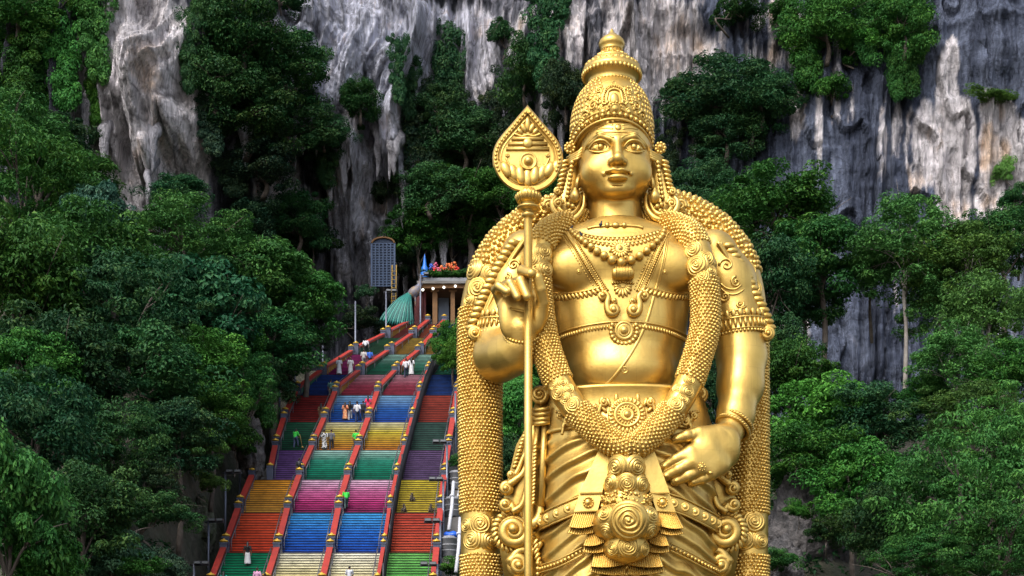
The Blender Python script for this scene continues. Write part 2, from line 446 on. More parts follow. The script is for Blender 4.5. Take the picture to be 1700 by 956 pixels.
    bp = N.new('ShaderNodeBump'); bp.inputs['Strength'].default_value = 1.0; bp.inputs['Distance'].default_value = 0.9
    L.new(ad.outputs[0], bp.inputs['Height']); L.new(bp.outputs['Normal'], b.inputs['Normal'])
    me.materials.append(m)
    o = bpy.data.objects.new('cliff', me); COL.objects.link(o)
    tag(o, 'towering grey and white streaked limestone cliff behind everything', 'cliff', kind='structure')
    # stalactites hanging from the overhang edges
    sr = random.Random(8)
    for x0, x1, ze, sd_, n in ((-26, -10, 68, 51, 22), (-16, -7, 58, 57, 10), (-2, 10, 66, 61, 12), (-46, -33, 62, 67, 8)):
        for q in range(n):
            x = sr.uniform(x0, x1); e = ze + float(fbm(np.array([x * 0.55]), np.array([0.0]), np.array([float(sd_)]), 4, sd_)[0]) * 6.0
            y = float(cliff_y(x, e + 1.8)); ln_ = sr.uniform(1.8, 6.0); r = sr.uniform(0.25, 0.7); s_ = MB()
            ks = np.linspace(0, 1, 9)
            P_ = [(x + 0.15 * sr.uniform(-1, 1), y + 0.4 * r + 2.6 * max(0.35 - k_, 0) / 0.35 + 0.4 * k_, e + 3.4 - (ln_ + 2.7) * k_) for k_ in ks]
            s_.tube(P_, [r * (1.5 - 0.5 * k_) * (1 - k_) ** 0.7 * sr.uniform(0.85, 1.2) + 0.04 for k_ in ks], 9)
            me_ = bpy.data.meshes.new('stalactite'); V_ = np.concatenate(s_.v); me_.from_pydata(V_.tolist(), [], s_.f); me_.update(); me_.shade_smooth(); me_.materials.append(m)
            a_ = me_.color_attributes.new('rock', 'FLOAT_COLOR', 'POINT'); tn = sr.uniform(0.5, 1.0); a_.data.foreach_set('color', np.tile(np.array([0.50 * tn, 0.49 * tn, 0.54 * tn, 1.0], np.float32), len(V_)))
            so_ = bpy.data.objects.new('stalactite', me_); COL.objects.link(so_); so_.parent = o
    return m
LIMESTONE = cliff_mesh()

def cliff_at(px, py, out=0.0):
    d = 150.0
    for _ in range(12):
        p = at(px, py, d); d = 0.5 * d + 0.5 * float(cliff_y(p.x, p.z))
    return at(px, py, d - out)

SOIL = mat('mossy_soil', (0.028, 0.034, 0.018), 0.95, noise=(0.35, (0.075, 0.065, 0.05), 1.0), bump=(1.3, 0.8, 0.5))
PAVE = mat('plaza_paving', (0.17, 0.14, 0.12), 0.8, noise=(0.6, (0.13, 0.11, 0.10), 1.0), bump=(5, 0.2, 0.02))
def ground():
    xs = np.r_[np.linspace(-900, -85, 14), np.linspace(-82, 92, 120), np.linspace(95, 900, 14)]
    ys = np.r_[np.linspace(-900, 30, 16), np.linspace(38, 190, 110), np.linspace(200, 900, 10)]
    X, Y = np.meshgrid(xs, ys, indexing='ij'); Z = terrain_h(X, Y)
    V = np.stack([X, Y, Z], -1).reshape(-1, 3); n = len(ys)
    i = np.arange(len(xs) - 1)[:, None] * n + np.arange(n - 1)[None, :]
    Fc = np.stack([i, i + n, i + n + 1, i + 1], -1).reshape(-1, 4)
    me = new_mesh('hillside', V, Fc); me.shade_smooth(); me.materials.append(SOIL)
    o = bpy.data.objects.new('hillside', me); COL.objects.link(o); tag(o, 'dark wooded hillside rising to the cliff foot', 'hillside', kind='structure')
    m = MB(); m.box((0, -180, 0.12), (300, 232, 0.12)); o = m.build('plaza', PAVE, smooth=False); tag(o, 'pale paved plaza in front of the statue', 'plaza', kind='structure')
ground()

# ================================================================== vegetation
def leaf_material():
    m = bpy.data.materials.new('leaves'); m.use_nodes = True; nt = m.node_tree; N = nt.nodes; L = nt.links; b = N['Principled BSDF']
    oi = N.new('ShaderNodeObjectInfo'); at_ = N.new('ShaderNodeAttribute'); at_.attribute_name = 'tint'
    mr = N.new('ShaderNodeMapRange'); mr.inputs['To Min'].default_value = 0.55; mr.inputs['To Max'].default_value = 1.5
    L.new(at_.outputs['Fac'], mr.inputs['Value'])
    mr2 = N.new('ShaderNodeMapRange'); mr2.inputs['To Min'].default_value = 0.8; mr2.inputs['To Max'].default_value = 1.2
    L.new(oi.outputs['Random'], mr2.inputs['Value'])
    mu = N.new('ShaderNodeMath'); mu.operation = 'MULTIPLY'; L.new(mr.outputs['Result'], mu.inputs[0]); L.new(mr2.outputs['Result'], mu.inputs[1])
    vm = N.new('ShaderNodeVectorMath'); vm.operation = 'SCALE'; L.new(oi.outputs['Color'], vm.inputs[0]); L.new(mu.outputs[0], vm.inputs['Scale'])
    pw = N.new('ShaderNodeMath'); pw.operation = 'POWER'; pw.inputs[1].default_value = 2.5; L.new(at_.outputs['Fac'], pw.inputs[0])
    yl = N.new('ShaderNodeVectorMath'); yl.operation = 'SCALE'; yl.inputs[0].default_value = (0.050, 0.040, 0.0); L.new(pw.outputs[0], yl.inputs['Scale'])
    va = N.new('ShaderNodeVectorMath'); va.operation = 'ADD'; L.new(vm.outputs['Vector'], va.inputs[0]); L.new(yl.outputs['Vector'], va.inputs[1]); vm = va
    L.new(vm.outputs['Vector'], b.inputs['Base Color'])
    b.inputs['Roughness'].default_value = 0.55; b.inputs['Specular IOR Level'].default_value = 0.12
    tr = N.new('ShaderNodeBsdfTranslucent'); L.new(vm.outputs['Vector'], tr.inputs['Color'])
    mx = N.new('ShaderNodeMixShader'); mx.inputs[0].default_value = 0.22
    L.new(b.outputs[0], mx.inputs[1]); L.new(tr.outputs[0], mx.inputs[2]); L.new(mx.outputs[0], N['Material Output'].inputs['Surface'])
    return m
LEAF = leaf_material()
BARK = mat('bark', (0.055, 0.043, 0.034), 0.9, noise=(1.5, (0.12, 0.10, 0.085), 0.9), bump=(6, 0.5, 0.05))
PBARK = mat('pale_bark', (0.26, 0.24, 0.215), 0.85, noise=(1.2, (0.13, 0.11, 0.10), 0.9), bump=(6, 0.5, 0.05))

def leaves_mesh(name, C, Rc, per, leaf, width, rng, flat=0.6, droop=0.25, upb=0.6, fill=0.25):
    """leaf blades round clump centres C (n,3) with radii Rc (n,)"""
    n = len(C); k = n * per
    ci = np.repeat(np.arange(n), per)
    d = rng.normal(size=(k, 3)); d[:, 2] = d[:, 2] * 0.8 + 0.22; d /= np.linalg.norm(d, axis=1)[:, None]
    rr = np.where(rng.random(k) < fill, rng.random(k) ** 0.5, 0.82 + 0.26 * rng.random(k))
    P = C[ci] + d * (Rc[ci] * rr)[:, None] * np.array([1, 1, flat])
    nrm = d * (1 - upb) + np.array([0, 0, upb]) + rng.normal(size=(k, 3)) * 0.33
    nrm /= np.linalg.norm(nrm, axis=1)[:, None]
    t = d * np.array([1, 1, 0.3]) + rng.normal(size=(k, 3)) * 0.7; t[:, 2] -= droop
    t -= nrm * np.sum(t * nrm, 1)[:, None]; t /= np.linalg.norm(t, axis=1)[:, None]
    b = np.cross(nrm, t)
    L = leaf * rng.uniform(0.6, 1.3, k); Wd = width * rng.uniform(0.7, 1.2, k)
    base = P - t * (L * 0.5)[:, None]; tip = P + t * (L * 0.5)[:, None] - nrm * (L * 0.12)[:, None]
    lf = P + b * (Wd * 0.5)[:, None] - t * (L * 0.06)[:, None] + nrm * (Wd * 0.13)[:, None]; rt = P - b * (Wd * 0.5)[:, None] - t * (L * 0.06)[:, None] + nrm * (Wd * 0.13)[:, None]
    V = np.stack([base, rt, tip, lf], 1).reshape(-1, 3)
    i = np.arange(k)[:, None] * 4
    Fc = np.concatenate([i + np.array([[0, 1, 2]]), i + np.array([[0, 2, 3]])], 1).reshape(-1, 3)
    me = new_mesh(name, V, Fc); me.materials.append(LEAF)
    ctint = rng.random(n)
    tint = np.clip(0.45 * ctint[ci] + 0.55 * rng.random(k), 0, 1)
    a = me.attributes.new('tint', 'FLOAT', 'POINT'); a.data.foreach_set('value', np.repeat(tint, 4).astype(np.float32))
    return me
def crown_variant(seed, R, ncl, cr, per, leaf, width, flat=0.55, lo=-0.85, **kw):
    rng = np.random.default_rng(seed)
    d = rng.normal(size=(ncl * 4, 3)); d /= np.linalg.norm(d, axis=1)[:, None]; d = d[d[:, 2] > lo][:ncl]
    lob = 1 + 0.48 * vnoise(d[:, 0] * 1.7 + seed, d[:, 1] * 1.7, d[:, 2] * 1.7, seed) + 0.12 * rng.normal(size=len(d))
    rad = np.where(rng.random(len(d)) < 0.22, rng.uniform(0.3, 0.7, len(d)), rng.uniform(0.78, 1.0, len(d)))
    C = d * np.array(R) * (rad * lob)[:, None]
    Rc = cr * rng.uniform(0.45, 1.45, len(d))
    return leaves_mesh('crown', C, Rc, per, leaf, width, rng, flat, **kw), C
def trunk_variant(C, seed, h=13, r=0.34, nl=9, mat_=None, lean=1.0, thin=1.0):
    rng = np.random.default_rng(seed + 99); m = MB()
    top = np.array([rng.normal() * 0.6, rng.normal() * 0.6, 0.8]); bend = rng.normal(size=2) * lean
    P = spline([(bend[0] * 0.4, bend[1] * 0.4, -h), (bend[0], bend[1], -h * 0.55), (bend[0] * 0.3, bend[1] * 0.3, -h * 0.25), tuple(top)], 12)
    m.tube(P, np.linspace(r, r * 0.45, 12) * (1 + 0.08 * rng.normal(size=12)), 8)
    idx = rng.permutation(len(C))[:nl]
    for i in idx:
        s = P[rng.integers(6, 11)]; e = C[i]
        mid = (s + e) / 2 + np.array([0, 0, 0.6 + rng.random()]) * 0.6 + rng.normal(size=3) * 0.35
        m.tube(spline([s, mid, e], 8), np.linspace(r * 0.42, r * 0.08, 8) * thin, 6)
        for q in range(2):
            e2 = e + rng.normal(size=3) * 1.1; m.tube(spline([mid, (mid + e2) / 2 + rng.normal(size=3) * 0.2, e2], 5), np.linspace(r * 0.2, r * 0.05, 5) * thin, 5)
    me = bpy.data.meshes.new('trunk'); me.from_pydata(np.concatenate(m.v).tolist(), [], m.f); me.update(); me.shade_smooth(); me.materials.append(mat_ or BARK)
    return me
VAR = {}
for i in range(3):
    c, C = crown_variant(10 + i, (5, 4.5, 3.9), 100, 1.25, 190, 0.40, 0.19); VAR['broad', i] = (c, trunk_variant(C, i))
for i in range(2):
    c, C = crown_variant(30 + i, (5, 4.5, 3.4), 130, 0.95, 170, 0.30, 0.12, flat=0.42, droop=0.5); VAR['fine', i] = (c, trunk_variant(C, 10 + i))
for i in range(2):
    c, C = crown_variant(50 + i, (5, 4.2, 3.8), 85, 1.1, 190, 0.46, 0.27, flat=0.75, droop=0.8, upb=0.45); VAR['big', i] = (c, trunk_variant(C, 20 + i))
for i in range(2):
    c, C = crown_variant(70 + i, (5.0, 4.5, 4.2), 150, 1.0, 120, 0.36, 0.17, flat=0.6, fill=0.2); VAR['airy', i] = (c, trunk_variant(C, 30 + i, 14, 0.22, 16, PBARK, 1.6, 0.7))
for i in range(3):
    rng = np.random.default_rng(90 + i); n = 95
    u = rng.uniform(-1, 1, n); v = rng.random(n) ** 0.9
    C = np.stack([u * 3.0 * (1 - 0.72 * v) + 0.5 * np.sin(v * 7 + i), rng.normal(size=n) * 0.45 - 0.2, 5.0 - 10.0 * v + rng.normal(size=n) * 0.3], 1)
    VAR['drape', i] = (leaves_mesh('foliage', C, 0.75 * rng.uniform(0.6, 1.3, n), 150, 0.36, 0.17, rng, 0.9, 0.8, 0.35), None)
for i in range(2):
    c, C = crown_variant(110 + i, (2.4, 2.2, 1.7), 42, 0.75, 170, 0.30, 0.14, lo=-0.4); VAR['shrub', i] = (c, trunk_variant(C, 40 + i, 2.6, 0.10, 8))
NOM = {'broad': (5.2, 4.1), 'fine': (5.2, 3.6), 'big': (5.2, 4.1), 'airy': (5.3, 4.1), 'drape': (2.9, 5.6), 'shrub': (2.7, 2.0)}
TINT = {'dark': (0.012, 0.064, 0.024), 'mid': (0.022, 0.105, 0.022), 'fresh': (0.040, 0.155, 0.024), 'light': (0.055, 0.15, 0.032), 'blue': (0.026, 0.085, 0.052), 'deep': (0.011, 0.040, 0.024), 'olive': (0.036, 0.090, 0.020)}
TWORD = {'dark': 'dark green', 'mid': 'mid green', 'fresh': 'fresh green', 'light': 'pale yellow-green', 'blue': 'blue-green', 'deep': 'very dark green', 'olive': 'olive green'}
KWORD = {'broad': 'broadleaf tree', 'fine': 'feathery tree', 'big': 'large-leaved tree', 'airy': 'open-branched tree', 'drape': 'hanging creeper', 'shrub': 'shrub'}
NAMES = {'broad': 'broadleaf_tree', 'fine': 'feathery_tree', 'big': 'large_leaved_tree', 'airy': 'open_branched_tree', 'drape': 'hanging_creeper', 'shrub': 'shrub'}
ORD = ['first', 'second', 'third', 'fourth', 'fifth', 'sixth', 'seventh', 'eighth', 'ninth', 'tenth', 'eleventh', 'twelfth', 'thirteenth', 'fourteenth', 'fifteenth']
prng = random.Random(5)
def plant(kind, px, py, rx, rz, d, tint, label, group, out=None):
    if out is not None: c = cliff_at(px, py, out); d = c.y
    else: c = at(px, py, d)
    ks = [k for k in VAR if k[0] == kind]; crown, trunk = VAR[prng.choice(ks)]
    nx_, nz_ = NOM[kind]; sx = rx * d / F / nx_; sz = rz * d / F / nz_
    gz = float(terrain_h(c.x, c.y)) if out is None else c.z - sz * nz_ * 0.8
    gz = min(gz, c.z - 0.5)
    t = thing(NAMES[kind], label, {'drape': 'creeper', 'shrub': 'shrub'}.get(kind, 'tree'), (c.x, c.y, gz), group)
    o = bpy.data.objects.new('foliage' if kind in ('drape', 'shrub') else 'crown', crown); COL.objects.link(o); o.parent = t
    o.location = (0, 0, c.z - gz); o.scale = (sx, (sx + sz) / 2 * (0.75 if out is not None else 1.0), sz)
    o.rotation_euler = (0, 0, prng.uniform(0, 6.28) if kind != 'drape' else prng.uniform(-0.3, 0.3))
    col = np.array(TINT[tint]) * prng.uniform(0.78, 1.25) * np.array([prng.uniform(0.75, 1.25), 1.0, prng.uniform(0.75, 1.2)])
    o.color = (*col, 1)
    if trunk is not None:
        q = bpy.data.objects.new('trunk' if kind != 'shrub' else 'stem', trunk); COL.objects.link(q); q.parent = t; q.location = o.location; q.rotation_euler = o.rotation_euler
        q.scale = (sx, sx, sz * (0.33 if out is not None and kind != 'shrub' else 1.0))
    return t
def region(items, where, group, out=None):
    """items: (kind, px, py, rx, rz, depth, tint); labels count rows from the top and places from the left"""
    rows = {}
    for it in sorted(items, key=lambda i: i[2]):
        k = next((r for r in rows if abs(r - it[2]) <= 45), None)
        rows.setdefault(it[2] if k is None else k, []).append(it)
    for ri, r in enumerate(sorted(rows)):
        for ci, it in enumerate(sorted(rows[r], key=lambda i: i[1])):
            lab = '%s %s %s, %s row down, %s from left' % (TWORD[it[6]], KWORD[it[0]], where, ORD[ri], ORD[ci])
            plant(*it, label=lab, group=group, out=(it[5] if out else None))
region([('fine', 50, 330, 125, 110, 125, 'mid'), ('broad', 135, 425, 110, 90, 118, 'mid'), ('broad', 25, 480, 115, 125, 108, 'mid'), ('fine', 190, 520, 125, 110, 112, 'dark'),
        ('fine', 300, 400, 120, 68, 130, 'mid'), ('broad', 420, 455, 110, 75, 134, 'mid'), ('broad', 505, 495, 75, 58, 137, 'mid'), ('big', 330, 515, 110, 85, 122, 'dark'), ('broad', 450, 565, 85, 58, 131, 'dark'),
        ('broad', 100, 605, 110, 95, 100, 'dark'), ('broad', 235, 625, 105, 85, 108, 'dark'), ('broad', 330, 605, 85, 60, 116, 'fresh'), ('fine', 400, 650, 55, 60, 121, 'mid'), ('broad', 60, 720, 100, 110, 86, 'dark'),
        ('fine', 180, 740, 105, 85, 95, 'dark'), ('broad', 292, 715, 75, 65, 104, 'dark'), ('big', 20, 850, 85, 125, 72, 'mid'), ('big', 75, 930, 60, 60, 74, 'mid'), ('broad', 140, 850, 85, 85, 82, 'dark'), ('fine', 240, 815, 70, 55, 95, 'deep'), ('broad', 345, 690, 60, 50, 112, 'mid'),
        ('big', 185, 925, 75, 50, 85, 'blue'), ('big', 262, 940, 44, 34, 90, 'blue'), ('big', 165, 365, 55, 62, 121, 'blue'), ('broad', 300, 318, 52, 34, 145, 'dark'), ('broad', 20, 225, 80, 60, 132, 'mid'), ('broad', 115, 305, 75, 55, 133, 'mid'),
        ('broad', 90, 240, 60, 45, 137, 'dark'), ('broad', 250, 480, 80, 60, 124, 'mid'), ('broad', 45, 610, 80, 70, 95, 'mid'), ('broad', 385, 575, 60, 45, 126, 'mid'), ('fine', 515, 548, 40, 36, 141, 'deep'), ('broad', 450, 625, 36, 44, 134, 'deep')],
       'on left slope', 'trees on the slope left of the stairs')
region([('shrub', 330, 745, 45, 35, 108, 'light'), ('shrub', 270, 860, 50, 40, 93, 'dark'), ('shrub', 385, 730, 40, 45, 118, 'mid'), ('shrub', 425, 690, 28, 40, 124, 'mid'), ('shrub', 230, 945, 50, 30, 84, 'mid'), ('shrub', 440, 640, 35, 40, 130, 'dark'), ('shrub', 492, 575, 30, 22, 142, 'deep'), ('shrub', 600, 540, 40, 22, 156, 'deep'), ('shrub', 352, 805, 26, 22, 106, 'olive')],
       'on bank beside left rail', 'shrubs on the bank left of the stairs')
region([('drape', 50, 60, 60, 90, 1.2, 'mid'), ('drape', 20, 130, 50, 80, 1.2, 'mid'), ('drape', 105, 90, 40, 100, 1.2, 'mid'), ('drape', 158, 50, 35, 90, 1.0, 'mid'), ('drape', 160, 150, 25, 60, 1.0, 'fresh'), ('broad', 30, 20, 80, 45, 1.5, 'mid'), ('drape', 80, 160, 45, 70, 1.2, 'mid'), ('shrub', 130, 20, 45, 35, 1.0, 'mid'), ('shrub', 100, 215, 30, 25, 1.0, 'mid'), ('drape', 0, 60, 40, 90, 1.0, 'dark')],
       'on far left cliff', 'greenery clinging to the left cliff', True)
region([('broad', 400, 60, 80, 75, 2.0, 'dark'), ('broad', 340, 35, 44, 60, 1.2, 'dark'), ('drape', 312, 90, 20, 70, 0.8, 'dark'), ('broad', 365, 135, 65, 60, 2.0, 'dark'), ('broad', 465, 115, 75, 60, 2.5, 'dark'), ('broad', 400, 205, 95, 60, 2.5, 'dark'), ('broad', 485, 212, 72, 44, 2.5, 'dark'), ('broad', 598, 168, 40, 40, 2.0, 'dark'), ('broad', 430, 285, 75, 45, 2.0, 'deep'), ('drape', 385, 280, 34, 50, 0.8, 'deep'), ('drape', 545, 270, 26, 45, 0.8, 'dark'),
        ('broad', 490, 370, 55, 48, 3.0, 'dark'), ('shrub', 520, 410, 50, 36, 2.0, 'dark'), ('broad', 420, 375, 55, 40, 2.0, 'deep'), ('drape', 660, 115, 20, 60, 0.8, 'dark'), ('drape', 680, 140, 20, 60, 0.6, 'dark'), ('shrub', 470, 10, 50, 20, 1.0, 'dark'), ('drape', 350, 210, 30, 50, 1.0, 'deep'), ('broad', 440, 165, 60, 45, 2.2, 'dark'), ('broad', 540, 222, 42, 30, 2.0, 'dark')],
       'on cliff above stairs', 'greenery on the cliff above the stairs', True)
region([('drape', 745, 120, 34, 90, 1.5, 'dark'), ('drape', 705, 215, 55, 90, 1.5, 'deep'), ('broad', 765, 235, 66, 52, 2.5, 'dark'), ('drape', 690, 300, 45, 70, 1.2, 'deep'), ('broad', 730, 180, 45, 45, 2.0, 'dark'), ('broad', 875, 120, 52, 60, 2.0, 'dark'), ('drape', 905, 70, 40, 90, 1.2, 'dark'), ('drape', 850, 180, 34, 70, 1.2, 'deep'), ('broad', 940, 150, 40, 55, 2.0, 'deep'), ('drape', 800, 220, 34, 70, 1.2, 'deep'), ('broad', 720, 320, 62, 42, 3.0, 'dark'), ('shrub', 830, 60, 30, 30, 1.0, 'dark'), ('drape', 860, 250, 46, 60, 1.2, 'deep'), ('shrub', 640, 320, 24, 30, 1.0, 'deep'), ('drape', 780, 300, 60, 60, 1.5, 'deep'), ('drape', 930, 220, 34, 60, 1.0, 'deep'), ('broad', 690, 420, 40, 40, 2.0, 'deep')],
       'on cliff left of crown', 'greenery on the cliff between cave and statue', True)
region([('broad', 765, 335, 105, 48, 163, 'mid'), ('broad', 692, 385, 50, 48, 163, 'mid'), ('broad', 830, 330, 62, 44, 160, 'mid'), ('fine', 805, 385, 55, 40, 164, 'mid'), ('broad', 745, 395, 55, 32, 165, 'dark'), ('broad', 900, 320, 50, 50, 144, 'mid'), ('broad', 855, 690, 55, 80, 92, 'fresh'), ('broad', 870, 600, 50, 60, 98, 'mid'), ('broad', 840, 780, 45, 60, 88, 'dark'), ('broad', 900, 900, 60, 70, 84, 'dark'), ('broad', 750, 570, 30, 40, 140, 'fresh')],
       'behind statue spear side', 'trees behind the spear side of the statue')
region([('broad', 1200, 160, 85, 60, 3.0, 'dark'), ('broad', 1262, 165, 55, 48, 2.5, 'dark'), ('broad', 1140, 160, 48, 42, 2.0, 'dark'), ('broad', 1205, 225, 66, 45, 2.0, 'dark'), ('drape', 1180, 280, 36, 50, 1.2, 'deep'), ('shrub', 1225, 25, 55, 34, 1.5, 'dark'), ('drape', 1335, 60, 40, 90, 1.5, 'mid'), ('broad', 1370, 45, 66, 60, 2.0, 'mid'), ('drape', 1440, 50, 30, 60, 1.2, 'mid'), ('broad', 1500, 40, 55, 60, 2.0, 'mid'), ('drape', 1512, 90, 30, 75, 1.2, 'mid'), ('drape', 1490, 110, 22, 60, 1.0, 'mid'), ('shrub', 1380, 150, 34, 30, 1.2, 'mid'), ('shrub', 1430, 70, 36, 30, 1.2, 'fresh'), ('shrub', 1655, 165, 55, 12, 0.8, 'light'), ('drape', 1340, 110, 30, 50, 1.0, 'mid'), ('shrub', 1300, 20, 34, 24, 1.0, 'mid'), ('shrub', 1665, 290, 14, 30, 0.6, 'light'), ('shrub', 1480, 15, 60, 30, 1.2, 'mid'), ('shrub', 1330, 170, 12, 10, 0.5, 'dark'), ('broad', 1245, 205, 50, 40, 2.2, 'dark'), ('drape', 1110, 260, 24, 50, 1.0, 'deep')],
       'on slate cliff', 'greenery on the slate cliff', True)
region([('broad', 1290, 350, 110, 72, 112, 'mid'), ('broad', 1360, 420, 90, 72, 108, 'mid'), ('broad', 1225, 330, 55, 46, 116, 'dark'), ('broad', 1275, 465, 66, 76, 106, 'dark'), ('broad', 1335, 500, 66, 50, 110, 'dark'), ('broad', 1165, 320, 50, 44, 122, 'dark'), ('airy', 1500, 410, 100, 76, 106, 'light'), ('airy', 1600, 430, 90, 66, 104, 'light'), ('broad', 1660, 400, 66, 56, 110, 'mid'), ('airy', 1640, 520, 85, 66, 96, 'light'), ('airy', 1590, 600, 90, 56, 92, 'light'), ('broad', 1690, 340, 34, 40, 112, 'dark'), ('broad', 1450, 430, 46, 44, 110, 'mid'), ('airy', 1560, 500, 60, 60, 106, 'light'),
        ('broad', 1305, 625, 75, 66, 100, 'mid'), ('broad', 1375, 700, 100, 76, 96, 'fresh'), ('broad', 1450, 700, 75, 56, 94, 'dark'), ('broad', 1330, 770, 82, 62, 92, 'mid'), ('broad', 1425, 800, 85, 70, 88, 'fresh'), ('broad', 1465, 880, 58, 70, 82, 'dark'), ('fine', 1590, 830, 132, 115, 78, 'mid'), ('fine', 1685, 750, 95, 90, 80, 'mid'), ('fine', 1545, 925, 95, 60, 76, 'mid'), ('fine', 1665, 915, 105, 75, 74, 'mid'), ('fine', 1620, 690, 95, 50, 88, 'olive'), ('broad', 1180, 650, 40, 70, 95, 'dark'), ('broad', 1205, 560, 50, 60, 102, 'dark'), ('broad', 1290, 570, 45, 50, 103, 'dark'), ('broad', 1685, 620, 70, 50, 90, 'mid'), ('shrub', 1300, 935, 30, 26, 84, 'mid'), ('shrub', 1372, 890, 34, 30, 86, 'dark'), ('shrub', 1325, 850, 26, 22, 88, 'fresh'), ('broad', 1545, 665, 50, 34, 94, 'mid')],
       'on right slope', 'trees on the slope right of the statue')

# undergrowth covering the slopes
def undergrowth():
    rng = np.random.default_rng(3); n = 620
    C = []
    while len(C) < n:
        x = rng.uniform(-52, 52); y = rng.uniform(60, 150)
        if -22.5 < x < -2.5 or (y < 80 and abs(x - 5) < 14): continue
        if abs(x) > 0.36 * y + 3: continue
        C.append((x, y, float(terrain_h(x, y)) + 0.3))
    C = np.array(C)
    me = leaves_mesh('undergrowth', C, rng.uniform(0.9, 2.2, n), 110, 0.45, 0.2, rng, 0.6)
    o = bpy.data.objects.new('undergrowth', me); COL.objects.link(o); o.color = (*TINT['dark'], 1)
    tag(o, 'low dark green undergrowth carpeting both wooded slopes', 'undergrowth', kind='stuff')
undergrowth()
# rock outcrops
def outcrop(px, py, rx, rz, d, label, seed, toneword=(0.16, 0.155, 0.16)):
    c = at(px, py, d); m = MB(); m.ball((0, 0, 0), 1.0, 80, 56); V = m.v[0]
    n = V / np.maximum(np.linalg.norm(V, axis=1)[:, None], 1e-6)
    dsp = 1 + 0.3 * fbm(n[:, 0] * 1.8 + seed, n[:, 1] * 1.8, n[:, 2] * 1.3, 5, seed, 0.5) + 0.1 * (1 - np.abs(fbm(n[:, 0] * 5, n[:, 1] * 5, n[:, 2] * 1.2, 3, seed + 5)))
    k = d / F
    m.v = [n * dsp[:, None] * np.array([rx * k, rx * k * 0.8, rz * k]) + np.array(c)]
    o = m.build('rock_outcrop', MOSSY if 'mossy' in label else ROCK); tag(o, label, 'rock', 'rock outcrops among the trees')
ROCK = mat('outcrop_rock', (0.028, 0.028, 0.03), 0.9, noise=(1.6, (0.12, 0.11, 0.11), 1.0), bump=(1.6, 1.0, 0.5))
MOSSY = mat('mossy_rock', (0.035, 0.05, 0.018), 0.95, noise=(1.2, (0.09, 0.085, 0.075), 1.0), bump=(2.0, 1.0, 0.4))
outcrop(417, 745, 22, 50, 121, 'grey rock outcrop beside the upper left stair lamps', 3)
outcrop(326, 875, 30, 50, 113, 'mossy rock face beside the lowest left stair rails', 6)
outcrop(1335, 900, 60, 105, 93, 'tall grey rock face low between statue and right bushes', 9)
outcrop(1300, 960, 30, 60, 86, 'dark boulder at the foot of the right rock face', 12)
